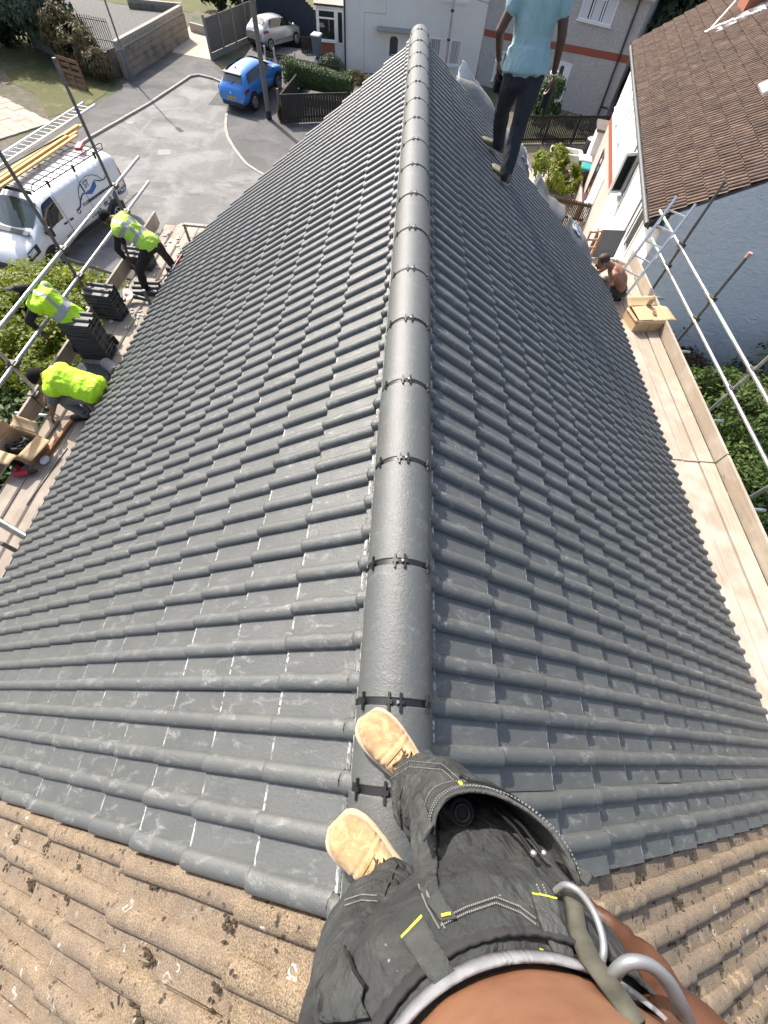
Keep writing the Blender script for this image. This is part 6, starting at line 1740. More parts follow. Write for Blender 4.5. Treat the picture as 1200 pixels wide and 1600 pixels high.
def tubeO(mb, pts, radii, right, seg=16, cap=0.55):
    """elliptical tube: radii (across, along) measured from the given right vector"""
    pts = [Vector(p) for p in pts]; n = len(pts); rv = Vector(right).normalized(); rings = []
    for i, p in enumerate(pts):
        t = (pts[min(i+1, n-1)] - pts[max(i-1, 0)]).normalized()
        x = (rv - t * rv.dot(t)).normalized(); y = t.cross(x)
        ra, rb = radii[i]
        rings.append([p + x * ra * math.cos(2*PI*j/seg) + y * rb * math.sin(2*PI*j/seg) for j in range(seg)])
        if i in (0, n - 1):
            e = -1 if i == 0 else 1
            extra = [[p + t * e * min(ra, rb) * cap * d + (q - p) * s for q in rings[-1]] for d, s in ((0.55, .82), (0.9, .45))]
            if i == 0: rings = list(reversed(extra)) + rings
            else: rings += extra
    return mb.loft(rings)
def limb(mb, pts, radii, seg=12):
    pts = [Vector(p) for p in pts]
    out, rr = [], []
    for i in range(len(pts) - 1):
        n = 5
        for k in range(n):
            t = k / n; out.append(pts[i].lerp(pts[i+1], t)); rr.append(radii[i] + (radii[i+1] - radii[i]) * t)
    out.append(pts[-1]); rr.append(radii[-1])
    mb.tube(out, rr, seg)
    for p, r in zip(pts, radii): mb.ball(p, r * 0.99, 12, 8)
    return mb
def hand(mb, wrist, fwd, palm_n, s=1.0, curl=0.5, side=1):
    """palm, four bent fingers of different lengths and a thumb leaving the side of the palm"""
    w_ = Vector(wrist); f = Vector(fwd).normalized(); n_ = Vector(palm_n); n_ = (n_ - f * n_.dot(f)).normalized(); x = f.cross(n_) * side
    M3 = Matrix((x, f, n_)).transposed()
    mb.ball(w_ + f * 0.045 * s, (0.040 * s, 0.052 * s, 0.016 * s), 14, 10, 0, M3)
    for k, (off, L) in enumerate(((-.028, .072), (-.010, .080), (.010, .075), (.028, .058))):
        p = w_ + f * 0.085 * s + x * off * s
        pts = [w_ + f * .05 * s + x * off * .8 * s, p]; d = f.copy(); a = 0
        for j in range(3):
            a += curl * (0.55 + 0.15 * j)
            d = f * math.cos(a) + n_ * math.sin(a) + x * off * 1.2
            p = p + d.normalized() * L * s * (0.42, .32, .26)[j]; pts.append(p)
        mb.tube(pts, [.0095 * s, .0095 * s, .009 * s, .0085 * s, .007 * s], 8)
        mb.ball(pts[-1], .0072 * s, 8, 6)
    p0 = w_ + f * .02 * s - x * .026 * s
    d = (f * .65 - x * .75 + n_ * .35).normalized(); p1 = p0 + d * .042 * s; p2 = p1 + (d * .5 + f * .7 + n_ * .25 * curl * 2).normalized() * .034 * s
    mb.tube([p0, p1, p2], [.015 * s, .012 * s, .009 * s], 8); mb.ball(p2, .009 * s, 8, 6)
def head(mb, c, face, up, s=1.0):
    c = Vector(c); f = Vector(face).normalized(); u = Vector(up); u = (u - f * u.dot(f)).normalized(); x = f.cross(u)
    M3 = Matrix((x, f, u)).transposed()
    P_ = lambda a, b, d: c + x * a * s + f * b * s + u * d * s
    mb.ball(P_(0, -.012, .03), (.078 * s, .098 * s, .090 * s), 18, 12, 0, M3)          # skull
    mb.ball(P_(0, .028, -.045), (.060 * s, .066 * s, .075 * s), 16, 12, 0, M3)        # face and jaw
    mb.ball(P_(0, .068, -.095), (.026 * s, .022 * s, .022 * s), 10, 8, 0, M3)         # chin
    mb.tube([P_(0, .088, .005), P_(0, .106, -.028), P_(0, .112, -.040), P_(0, .088, -.048)], [.009 * s, .013 * s, .014 * s, .010 * s], 8)  # nose
    for q in (-1, 1):
        mb.ball(P_(q * .030, .078, .018), (.020 * s, .010 * s, .007 * s), 8, 6, 0, M3)  # brow
        mb.ball(P_(q * .040, .066, -.030), (.022 * s, .016 * s, .016 * s), 8, 6, 0, M3) # cheek
        mb.ball(P_(q * .078, -.008, -.010), (.010 * s, .020 * s, .032 * s), 10, 8, 0, M3) # ear
    for d in (-.066, -.076): mb.ball(P_(0, .086, d), (.022 * s, .009 * s, .006 * s), 8, 6, 0, M3)  # lips
    return P_, M3
def face_parts(root, P_, M3, s=1.0):
    e = MB()
    for q in (-1, 1): e.ball(P_(q * .030, .080, -.002), (.013 * s, .008 * s, .008 * s), 10, 8, 0, M3)
    e.build('eyes', M['sole'], root, kind='stuff')
    i = MB()
    for q in (-1, 1): i.ball(P_(q * .030, .086, -.002), .005 * s, 8, 6)
    i.build('irises', M['hair'], root, kind='stuff')
def hair_cap(P_, M3, s=1.0, th=.010, seed=0, low=-.02):
    mb = MB(); rings = []; seg = 26
    for i in range(12):
        a = -0.25 + (PI/2 + 0.25) * i / 11; ring = []
        for j in range(seg):
            b = 2 * PI * j / seg
            front = max(0, math.sin(b)); z = math.sin(a)
            zz = z if not (front > .3 and z < .42) else max(z, .42 * min(1, (front - .3) / .3) + z * (1 - min(1, (front - .3) / .3)))
            ca_ = math.cos(math.asin(min(1, max(-1, zz)))) if zz < .999 else 0.03
            k = 1 + .05 * noise.noise((3 * math.cos(b) + seed, 3 * math.sin(b), 4 * zz))
            ring.append(P_((.078 + th) * ca_ * math.cos(b) * k, -.012 + (.098 + th) * ca_ * math.sin(b) * k, .03 + (.090 + th) * zz * k))
        rings.append(ring)
    return mb.loft(rings)
def folds(seed, amp=.006, sc=7.0, stretch=(1, 1, .6)):
    def f(p):
        q = Vector((p.x * stretch[0], p.y * stretch[1], p.z * stretch[2])) * sc + Vector((seed, seed * .7, 0))
        return amp * (1 - 2 * abs(noise.noise(q))) - amp * .3 + amp * .4 * noise.noise(q * 2.3)
    return f
def shoe(root, ankle, toe, sole_z, m, s=1.0, name='boot'):
    a, t = Vector(ankle), Vector(toe); d = Vector((t.x - a.x, t.y - a.y, 0)).normalized(); heel = Vector((a.x, a.y, sole_z)) - d * .065 * s; tip = Vector((a.x, a.y, sole_z)) + d * .20 * s
    tip.z = t.z if abs(t.z - sole_z) < .3 else sole_z
    d = (tip - heel).normalized(); x = d.cross(Vector((0, 0, 1))).normalized(); u = x.cross(d)
    mb = MB(); L = (tip - heel).length; rings = []
    for k, (w_, h_) in enumerate(((.02, .03), (.032, .065), (.036, .085), (.036, .085), (.040, .065), (.046, .052), (.047, .045), (.040, .038), (.018, .026))):
        tt = (0, .05, .15, .3, .45, .6, .78, .93, 1.0)[k]; c = heel + d * L * tt
        rings.append([c + x * w_ * s * math.cos(b) + u * (h_ * s * (.5 + .5 * math.sin(b)) + .012) for b in [2*PI*j/14 for j in range(14)]])
    mb.loft(rings); mb.tube([a + u * .06, a, heel + d * L * .2 + u * .05], [.046 * s, .045 * s, .04 * s], 12)
    o = mb.build(name, m, root)
    sl_ = MB(); sl_.loft([[heel + d * L * tt + x * w_ * 1.06 * s * e + u * z for e, z in ((-1, 0), (1, 0), (1, .018), (-1, .018))] for tt, w_ in ((-.01, .022), (.06, .034), (.3, .036), (.6, .046), (.8, .047), (.94, .04), (1.02, .02))], 0, True, False)
    sl_.build('sole', M['sole'] if m is M['trainer'] else M['rubber'], o)
    return o
def person(label, J, spec, base, group=None):
    root = empty('person', base, 0, label, 'person', group)
    g = {k: Vector(v) for k, v in J.items()}
    right = Vector(spec['right']).normalized(); s = spec.get('s', 1.0)
    pel, ch, nk, hd_ = g['pelvis'], g['chest'], g['neck'], g['head']
    def torso(mb, m=0.0):
        mid = pel.lerp(ch, .5) + Vector(spec.get('arch', (0, 0, 0)))
        tubeO(mb, [pel - (ch - pel).normalized() * .06, pel, mid, ch, ch.lerp(nk, .55)], [(.150*s + m, .105*s + m), (.165*s + m, .118*s + m), (.150*s + m, .105*s + m), (.175*s + m, .118*s + m), (.13*s + m, .085*s + m)], right)
        for q in 'LR': mb.ball(g['sh' + q], .062 * s + m, 12, 8)
        limb(mb, [g['shL'].lerp(nk, .1), g['shR'].lerp(nk, .1)], [.055 * s + m, .055 * s + m])
    b = MB(); torso(b)
    limb(b, [ch.lerp(nk, .4), nk, nk.lerp(hd_, .6)], [.07 * s, .056 * s, .05 * s])
    P_, M3 = head(b, hd_, spec['face'], spec.get('up', (0, 0, 1)), s)
    for q in 'LR':
        limb(b, [g['sh' + q], g['el' + q], g['wr' + q]], [.050 * s, .039 * s, .026 * s])
        fw = spec.get('hand' + q, (g['wr' + q] - g['el' + q]))
        hand(b, g['wr' + q], fw, spec.get('palm' + q, (0, 0, -1)), s, spec.get('curl', .5), 1 if q == 'R' else -1)
        limb(b, [g['hip' + q], g['kn' + q], g['an' + q]], [.085 * s, .056 * s, .038 * s])
        limb(b, [g['kn' + q].lerp(g['an' + q], .15), g['kn' + q].lerp(g['an' + q], .35), g['an' + q]], [.052 * s, .057 * s, .036 * s])
    fuse(b, spec.get('vox', .0075), 3).build('body', spec['skin'], root)
    face_parts(root, P_, M3, s)
    hair_cap(P_, M3, s, spec.get('hairth', .010), 3).build('hair', spec.get('hair', M['hair']), root)
    # trousers or shorts
    t = MB(); tubeO(t, [pel - (ch - pel).normalized() * .09 * s, pel, pel.lerp(ch, spec.get('waist', .22))], [(.150*s, .11*s), (.178*s, .130*s), (.165*s, .118*s)], right)
    for q in 'LR':
        if spec.get('shorts'):
            limb(t, [g['hip' + q], g['hip' + q].lerp(g['kn' + q], .75)], [.100 * s, .082 * s])
        else:
            limb(t, [g['hip' + q], g['kn' + q], g['kn' + q].lerp(g['an' + q], .55), g['an' + q] + Vector((0, 0, .01))], [.102 * s, .073 * s, .068 * s, .060 * s])
    fuse(t, .011, 4, folds(1.7, .011, 8)).build('shorts' if spec.get('shorts') else 'trousers', spec['legs'], root)
    for q in 'LR': shoe(root, g['an' + q], g['toe' + q], spec.get('solez' + q, spec.get('solez', 0)), spec.get('shoe', M['boot']), s, 'boot' if spec.get('shoe') is None else 'shoe')
    # upper clothing
    if spec.get('top'):
        u = MB(); torso(u, .012); 
        for q in 'LR':
            e = spec.get('sleeve', 1.0)
            if e <= 1: limb(u, [g['sh' + q], g['sh' + q].lerp(g['el' + q], e)], [.066 * s, .060 * s])
            else: limb(u, [g['sh' + q], g['el' + q], g['el' + q].lerp(g['wr' + q], e - 1)], [.064 * s, .052 * s, .042 * s])
        if spec.get('hem'): tubeO(u, [pel - (ch - pel).normalized() * spec['hem'], pel, pel.lerp(ch, .3)], [(.200*s, .152*s), (.202*s, .150*s), (.185*s, .135*s)], right, 16, .1)
        mm = fuse(u, .010, 4, folds(4.2, .004 if spec.get('vest') else .013, 6.5, spec.get('fold', (1, 1, .5))))
        mm.build(spec.get('topname', 'shirt'), spec['top'], root)
    if spec.get('vest'):
        u = MB(); torso(u, .032)
        if spec.get('vhem'): tubeO(u, [pel - (ch - pel).normalized() * spec['vhem'], pel, pel.lerp(ch, .3)], [(.195*s, .150*s), (.20*s, .150*s), (.185*s, .14*s)], right)
        mm = fuse(u, .009, 3, folds(7.7, .016, 6.5, (1, 1, .7)))
        ax = (ch - pel).normalized(); L = (ch - pel).length; bk = right.cross(ax)
        def band(c):
            v = Vector(c) - pel; h = v.dot(ax) / L; r_ = v.dot(right)
            for (a, b_) in spec['bands']:
                if a < h < b_: return 1
            if spec.get('braces', True) and .085 * s < abs(r_) < .135 * s and h > spec['bands'][0][1]: return 1
            return 0
        mm.m = [band(sum((Vector(mm.v[i]) for i in f), Vector()) / len(f)) for f in mm.f]
        mm.build('hi_vis_vest', [spec['vest'], M['reflect']], root)
    if spec.get('gloves'):
        for q in 'LR':
            gl = MB(); hand(gl, g['wr' + q], spec.get('hand' + q, (g['wr' + q] - g['el' + q])), spec.get('palm' + q, (0, 0, -1)), s * 1.12, spec.get('curl', .5), 1 if q == 'R' else -1)
            limb(gl, [g['wr' + q].lerp(g['el' + q], .12), g['wr' + q]], [.036 * s, .034 * s]); fuse(gl, .006, 2).build('glove', M['glove'], root)
    return root, g

# 1: bending over the tile pile, black clothes and banded vest
person('roofer in black trousers and a banded hi-vis vest, bending at the left scaffold\'s far end',
  dict(pelvis=(-4.03, 6.80, 5.28), chest=(-4.33, 6.84, 5.50), neck=(-4.47, 6.88, 5.56), head=(-4.62, 6.92, 5.53), shL=(-4.38, 6.66, 5.51), shR=(-4.40, 7.02, 5.52),
       elL=(-4.50, 6.62, 5.24), wrL=(-4.40, 6.62, 5.00), elR=(-4.58, 7.02, 5.27), wrR=(-4.60, 6.98, 5.02), hipL=(-4.04, 6.70, 5.24), hipR=(-4.0, 6.92, 5.24),
       knL=(-4.26, 6.56, 4.95), knR=(-4.05, 7.14, 4.93), anL=(-4.30, 6.55, 4.66), anR=(-4.02, 7.25, 4.66), toeL=(-4.5, 6.52, 4.57), toeR=(-4.2, 7.3, 4.57)),
  dict(right=(0.1, 1, 0), face=(-.75, .05, -.66), up=(-.6, 0, .75), skin=M['skin_dark'], legs=M['blackcloth'], top=M['blackcloth'], sleeve=1.5, vest=M['hivis2'], vhem=.02, bands=((.30, .45), (.78, .93)), solez=4.555, s=.96),
  (-4.2, 6.9, 4.55))
# 2: leaning out over the guard rail, back to us
person('roofer in a banded vest leaning out over the left guard rail by the stack',
  dict(pelvis=(-4.590, 5.020, 5.100), chest=(-4.780, 4.980, 5.400), neck=(-4.920, 5.000, 5.460), head=(-5.030, 5.020, 5.360), shL=(-4.820, 4.800, 5.420), shR=(-4.840, 5.160, 5.440),
       elL=(-5.020, 4.720, 5.220), wrL=(-5.060, 4.820, 5.000), elR=(-5.000, 5.060, 5.500), wrR=(-5.150, 5.010, 5.500), hipL=(-4.590, 4.920, 5.060), hipR=(-4.570, 5.130, 5.060),
       knL=(-4.760, 4.900, 4.640), knR=(-4.740, 5.160, 4.640), anL=(-4.400, 5.000, 4.630), anR=(-4.380, 5.220, 4.630), toeL=(-4.540, 5.000, 4.570), toeR=(-4.540, 5.200, 4.570)),
  dict(right=(0.08, 1, 0), face=(-.6, 0, -.8), up=(-.7, 0, .6), skin=M['skin_dark'], legs=M['blackcloth'], top=M['blackcloth'], sleeve=1.8, vest=M['hivis'], vhem=.10, bands=((.34, .62),), gloves=True, handR=(-1, -.1, .05), solez=4.555, s=.98),
  (-4.5, 5.25, 4.55))
# 3: kneeling, back level, working on the boards
person('roofer in a plain lime vest and grey jeans crouching on the left scaffold boards',
  dict(pelvis=(-3.93, 3.80, 4.99), chest=(-4.24, 3.79, 5.14), neck=(-4.38, 3.80, 5.16), head=(-4.53, 3.81, 5.08), shL=(-4.27, 3.62, 5.10), shR=(-4.28, 3.97, 5.12),
       elL=(-4.38, 3.56, 4.88), wrL=(-4.50, 3.53, 4.70), elR=(-4.54, 3.95, 4.92), wrR=(-4.64, 3.80, 4.78), hipL=(-3.96, 3.70, 4.95), hipR=(-3.94, 3.92, 4.95),
       knL=(-4.36, 3.70, 4.84), knR=(-4.30, 3.98, 4.66), anL=(-4.14, 3.64, 4.64), anR=(-3.98, 3.98, 4.63), toeL=(-4.32, 3.6, 4.57), toeR=(-4.1, 4.0, 4.57)),
  dict(right=(0, 1, 0), face=(-.7, -.05, -.7), up=(-.65, 0, .7), skin=M['skin_mid'], legs=M['jeans'], top=M['greytee'], sleeve=.75, vest=M['hivis'], vhem=.08, bands=((9, 10),), braces=False, solez=4.555, hairth=.018, s=1.08),
  (-4.1, 3.8, 4.55))
# 4: shirtless, squatting at the right eave
person('shirtless tanned roofer in dark shorts squatting at the right eave beside the ladder',
  dict(pelvis=(4.350, 7.640, 4.790), chest=(4.110, 7.620, 5.090), neck=(3.950, 7.620, 5.200), head=(3.790, 7.630, 5.240), shL=(4.030, 7.450, 5.110), shR=(4.030, 7.800, 5.120),
       elL=(4.000, 7.400, 4.890), wrL=(3.830, 7.480, 4.930), elR=(3.930, 7.870, 4.930), wrR=(3.790, 7.770, 4.970), hipL=(4.330, 7.540, 4.750), hipR=(4.330, 7.760, 4.750),
       knL=(4.12, 7.58, 4.78), knR=(4.12, 7.90, 4.80), anL=(4.40, 7.56, 4.69), anR=(4.40, 7.88, 4.69), toeL=(4.2, 7.56, 4.63), toeR=(4.2, 7.88, 4.63)),
  dict(right=(0, 1, 0), face=(-.85, .1, -.45), up=(-.4, 0, .9), arch=(.05, 0, .03), skin=M['skin_tan'], legs=M['camo'], shorts=True, hair=M['hairbrown'], hairth=.004, solez=4.605, waist=.12, s=1.08),
  (4.3, 7.72, 4.6))
# 5: standing on the right slope with his back to us
zf = 6.98
r5, g5 = person('man in a turquoise polo shirt and dark jeans standing on the right slope',
  dict(pelvis=(1.22, 6.08, 7.79), chest=(1.215, 6.16, 8.20), neck=(1.23, 6.18, 8.42), head=(1.235, 6.24, 8.62), shL=(1.04, 6.17, 8.33), shR=(1.40, 6.12, 8.33),
       elL=(.885, 6.13, 8.00), wrL=(.955, 6.26, 7.79), elR=(1.49, 6.06, 8.02), wrR=(1.545, 6.16, 7.76), hipL=(1.13, 6.11, 7.74), hipR=(1.31, 6.05, 7.74),
       knL=(1.13, 6.36, 7.38), knR=(1.28, 5.98, 7.36), anL=(1.20, 6.46, 7.04), anR=(1.245, 5.79, 6.99), toeL=(1.02, 6.50, 7.05), toeR=(1.12, 5.92, 6.99)),
  dict(right=(1, -.12, 0), face=(-.3, 1, -.25), skin=M['skin_dark'], legs=M['darkjeans'], top=M['polo'], topname='polo_shirt', sleeve=.52, hem=.04, s=1.17, shoe=M['trainer'], solezL=6.965, solezR=6.92, waist=.2, handR=(.05, .05, -1), handL=(.12, .1, -1), palmL=(1, 0, 0), palmR=(-1, 0, 0), curl=.6, fold=(1.6, 1.6, .35)),
  (1.2, 6.1, 6.93))
bw = g5['wrR']
bc = MB(); ax_ = (g5['wrR'] - g5['elR']).normalized(); xx = ax_.cross(Vector((0, 1, 0))).normalized(); yy = ax_.cross(xx)
bc.tube([bw + xx * .036 * math.cos(a) + yy * .036 * math.sin(a) for a in [2*PI*k/20 for k in range(20)]], .006, 8, close=True)
bc.build('bangle', mat('white bangle', (.75, .74, .70), .4), r5)
bl = MB(); lw = g5['wrL']; ax_ = (g5['wrL'] - g5['elL']).normalized(); xx = ax_.cross(Vector((0, 1, 0))).normalized(); yy = ax_.cross(xx)
bl.tube([lw + xx * .033 * math.cos(a) + yy * .033 * math.sin(a) for a in [2*PI*k/18 for k in range(18)]], .004, 6, close=True); bl.build('bracelet', mat('beaded bracelet', (.35, .28, .2), .5), r5)
ph = empty('dark_cloth', (1.0, 6.28, 7.7), 0, 'black cloth held in the left hand of the man in the polo shirt', 'cloth')
m_ = MB(); rows = []
for i in range(8):
    t = i / 7; rows.append([Vector((.985 + .02 * t + (.05 + .09 * math.sin(t * 2.4)) * (j / 6 - .35) , 6.26 + .02 * math.sin(j * 1.9 + t * 3), 7.72 - .17 * t - .03 * (j / 6))) for j in range(7)])
m_.loft(rows, 0, False, True, False); o = m_.build('cloth', M['blackcloth'], ph); o.modifiers.new('t', 'SOLIDIFY').thickness = .006
tp_ = empty('work_gloves', (1.56, 6.17, 7.6), 0, 'grey work gloves hanging from the right hand of the man in the polo shirt', 'gloves')
m_ = MB()
for k, (dx_, dy_) in enumerate(((0, 0), (.03, .02), (-.025, .01), (.01, -.02))): m_.tube([(1.555 + dx_ * .3, 6.17 + dy_, 7.70), (1.555 + dx_, 6.17 + dy_, 7.58), (1.55 + dx_ * 1.6, 6.18 + dy_, 7.48 - .02 * k)], [.02, .026, .012], 8)
fuse(m_, .007, 2).build('glove', M['glove'], tp_)
# ------------------------------------------------------------------ the photographer, standing astride the ridge, looking down
from mathutils.bvhtree import BVHTree
M['worktrouser'] = cloth('faded black work trousers', (0.020, 0.022, 0.022), (0.042, 0.045, 0.044), 11, 0.9)
def worn(m):
    q = NT(m); base = m.node_tree.nodes['Principled BSDF'].inputs['Base Color']; src = base.links[0].from_socket
    a = q.noise(q.pos, 6, 5, 0.7, 1.5); b = q.noise(q.pos, 45, 5, 0.75, 0.6)
    c = q.mix(q.math('MULTIPLY', q.ramp(a, [(0.42, 0), (0.68, 1)]), q.ramp(b, [(0.38, 0.15), (0.66, 1)])), src, (0.105, 0.108, 0.104))
    c = q.mix(q.ramp(q.noise(q.pos, 130, 2, .6), [(0.72, 0), (0.78, .6)]), c, (0.3, 0.3, 0.29))
    r1 = q.noise(q.mapv(q.pos, (1.4, 1.0, .7), (.4, .2, .5)), 16, 4, .55, 2.2); old = q.t.nodes['Principled BSDF'].inputs['Normal'].links[0].from_socket
    q.nor(q.bump(r1, .55, .02, old))
    q.col(c)
worn(M['worktrouser'])
M['trousergrey'] = cloth('worn charcoal panel', (0.034, 0.037, 0.036), (0.060, 0.064, 0.062), 13, 0.9)
worn(M['trousergrey'])
M['stitch'] = mat('pale grey stitching', (0.22, 0.22, 0.21), 0.8)
M['yellowtack'] = mat('yellow bar tack thread', (0.50, 0.54, 0.05), 0.7)
M['ribwaist'] = cloth('ribbed elastic waistband', (0.018, 0.018, 0.019), (0.03, 0.03, 0.031), 16)
M['undies'] = cloth('pale grey underwear band', (0.17, 0.175, 0.185), (0.25, 0.255, 0.27), 60)
M['suede'] = None
def suede():
    m = mat('tan suede', (0.50, 0.33, 0.165), 0.9); q = NT(m)
    f = q.noise(q.pos, 26, 5, 0.65, 1.0); g = q.noise(q.pos, 260, 3, 0.7)
    c = q.mix(q.ramp(f, [(0.38, 0), (0.62, 1)]), (0.36, 0.22, 0.105), (0.54, 0.37, 0.19))
    d = q.noise(q.pos, 17, 6, 0.7, 2.5); c = q.mix(q.ramp(d, [(0.5, 0), (0.53, .55), (0.56, 0)]), c, (0.20, 0.13, 0.075)); c = q.mix(q.ramp(q.noise(q.pos, 9, 4, .6), [(0.5, 0), (.72, .6)]), c, (.27, .175, .10))
    q.col(c); q.nor(q.bump(g, 0.35, 0.0012)); q.b.inputs['Sheen Weight'].default_value = 0.3
    return m
M['suede'] = suede()
M['crepe'] = mat('cream crepe sole', (0.56, 0.43, 0.29), 0.8)
M['lace'] = mat('dark brown lace', (0.06, 0.04, 0.02), 0.7)
M['skin_photo'] = skinmat('warm brown skin', (0.235, 0.110, 0.061), (0.325, 0.165, 0.095))
M['armskin'] = skinmat('weathered brown forearm skin', (0.07, 0.029, 0.016), (0.12, 0.052, 0.029))
me_ = empty('person', (0.14, -0.24, 7.76), 0, 'bare-bellied person in faded black work trousers and tan boots standing on the ridge', 'person')

# --- boots
def desert_boot(ankle, tip, z, nm='boot'):
    a = Vector((ankle[0], ankle[1], z)); t = Vector((tip[0], tip[1], z)); d = (t - a); d.z = 0; d.normalize(); x = Vector((d.y, -d.x, 0)); u = Vector((0, 0, 1))
    heel = a - d * .075; L = (t - heel).length
    prof = ((0, .018, .05), (.05, .031, .085), (.14, .036, .11), (.26, .037, .115), (.38, .040, .098), (.50, .046, .080), (.62, .0515, .066), (.74, .0535, .058), (.85, .050, .052), (.93, .041, .045), (.98, .025, .034), (1.0, .010, .022))
    mb = MB(); rings = []
    for tt, w_, h_ in prof:
        c = heel + d * L * tt + x * (.006 * math.sin(tt * PI))
        ring = []
        for j in range(22):
            b = 2 * PI * j / 22; cs, sn = math.cos(b), math.sin(b)
            e = abs(cs) ** .75 * (1 if cs > 0 else -1)
            ring.append(c + x * w_ * e + u * (.016 + h_ * (.5 + .5 * (abs(sn) ** .8) * (1 if sn > 0 else -1)) - .004))
        rings.append(ring)
    mb.loft(rings)
    mb.tube([a + u * .03, a + u * .09 - d * .012, a + u * .15 - d * .02], [.044, .046, .050], 18)
    def crease(p):
        k = (p - heel).dot(d) / L
        return .0016 * noise.noise(p * 60) + (.0022 * math.sin((k - .55) * 95) if .5 < k < .64 and p.z > z + .05 else 0)
    bo = fuse(mb, .0055, 2, crease).build(nm, M['suede'], me_)
    so_ = MB(); rg = []
    for zz, g in ((0, .0), (.008, .003), (.020, .003), (.024, -.002)):
        ring = []
        n = 44
        for j in range(n):
            q = j / n; side = 1 if q < .5 else -1; tt = (q * 2 if q < .5 else (1 - q) * 2)
            for i in range(len(prof) - 1):
                if prof[i][0] <= tt <= prof[i+1][0]:
                    f = (tt - prof[i][0]) / (prof[i+1][0] - prof[i][0]); w_ = prof[i][1] + (prof[i+1][1] - prof[i][1]) * f; break
            ring.append(heel + d * (L * tt + (.004 if tt > .5 else -.004)) + x * (.006 * math.sin(tt * PI)) + x * side * (w_ + .0045 + g) + u * zz)
        rg.append(ring)
    so_.loft(rg); so_.build('sole', M['crepe'], bo)
    # welt stitching round the toe, laces crossing the tongue
    def top(k, off, up=.004):
        for i in range(len(prof) - 1):
            if prof[i][0] <= k <= prof[i+1][0]:
                f = (k - prof[i][0]) / (prof[i+1][0] - prof[i][0]); w_ = prof[i][1] + (prof[i+1][1] - prof[i][1]) * f; h_ = prof[i][2] + (prof[i+1][2] - prof[i][2]) * f; break
        e = off / w_; return heel + d * L * k + x * off + u * (.012 + h_ * (.5 + .5 * math.sqrt(max(0, 1 - abs(e) ** 2.2)) ** .8) + up)
    lc = MB()
    for i, k in enumerate((.50, .44, .38, .32, .26)):
        s = 1 if i % 2 else -1
        lc.tube([top(k, -.024 * s), top(k - .02, 0, .008), top(k - .05, .024 * s)], .0024, 6)
        lc.tube([top(k, .024 * s), top(k - .02, .0, .009), top(k - .035, -.024 * s)], .0024, 6)
    lc.tube([top(.36, .0, .010), top(.40, .028, .012), top(.46, .034, .008), top(.42, .016, .014), top(.37, .0, .012)], .0022, 6)
    lc.tube([top(.36, .0, .010), top(.42, -.02, .013), top(.50, -.032, .008), top(.45, -.008, .014), top(.37, .0, .012)], .0022, 6)
    lc.tube([top(.36, 0, .01), top(.45, .012, .008), top(.53, .02, .004)], .0020, 6)
    lc.build('laces', M['lace'], bo)
    st_ = MB()
    for s in (-1, 1):
        st_.tube([top(.52, .006 * s, .0015), top(.47, .034 * s, .0015), top(.36, .036 * s, .0015), top(.27, .033 * s, .0015)], .0011, 5)
    st_.tube([top(.54, o_, .001) for o_ in (-.038, -.02, 0, .02, .038)], .0014, 5)
    st_.build('seam', M['stitch'] if False else mat('tan seam', (.30, .19, .09), .9), bo)
    return bo
ZB = 7.757
desert_boot((0.160, -0.105), (0.015, 0.032), ZB - .004)
desert_boot((0.098, -0.315), (-0.042, -0.218), ZB - .010)

# --- trousers: one continuous garment
t = MB()
hipR, hipL = Vector((.200, -.245, 8.45)), Vector((.078, -.290, 8.47))
knR, knL = Vector((.200, -.142, 8.21)), Vector((.060, -.315, 8.19))
anR, anL = Vector((.178, -.128, 7.86)), Vector((.105, -.345, 7.85))
tubeO(t, [Vector((.15, -.275, 8.38)), Vector((.15, -.268, 8.48)), Vector((.15, -.262, 8.545)), Vector((.155, -.266, 8.586))], [(.142, .118), (.154, .142), (.150, .138), (.146, .126)], (1, .06, 0), 24, .1)
limb(t, [hipR, knR, knR.lerp(anR, .5), anR], [.104, .086, .078, .072], 20)
limb(t, [hipL, knL, knL.lerp(anL, .5), anL], [.108, .088, .080, .073], 20)
# fabric bagging at hem and crotch
t.tube([anR + Vector((0, 0, .05)), anR - Vector((0, .005, .015))], [.078, .076], 20); t.tube([anL + Vector((0, 0, .05)), anL - Vector((0, .005, .015))], [.079, .077], 20)
def tf(p):
    q = Vector((p.x * 1.1, p.y * 1.1, p.z * .75))
    v = .014 * (1 - 2.2 * abs(noise.noise(q * 7 + Vector((3, 0, 0))))) + .004 * noise.noise(q * 19) 
    q2 = Vector((p.x * 1.5 + p.z * .5, p.y * 1.5, p.z * .8))
    v += .0055 * (1 - 2 * abs(noise.noise(q2 * 24 + Vector((0, 5, 0))))) * (.5 + noise.noise(q * 5 + Vector((9, 0, 0))))
    v += .004 * math.sin(p.z * 55 + 5 * noise.noise(q * 4)) * max(0, 1 - (p.z - 7.84) / .25)
    return (v - .004) * max(0.1, min(1, (8.59 - p.z) / .05))
tr = fuse(t, .0055, 5, tf)
tro = tr.build('trousers', M['worktrouser'], me_)
bvh = BVHTree.FromPolygons([Vector(v) for v in tr.v], tr.f)
CAM0 = Vector((0, 0, CAMZ)); CR = cam.matrix_world.to_3x3()
def on_cloth(px, py, off=.002):
    """point of the garment that a pixel of the photograph looks at"""
    d = (CR @ Vector((px - 600, -(py - 800), -614.33))).normalized()
    h = bvh.ray_cast(CAM0, d)
    if h[0] is None: return None
    n_ = h[1] if h[1].dot(d) < 0 else -h[1]
    return h[0] + n_ * off
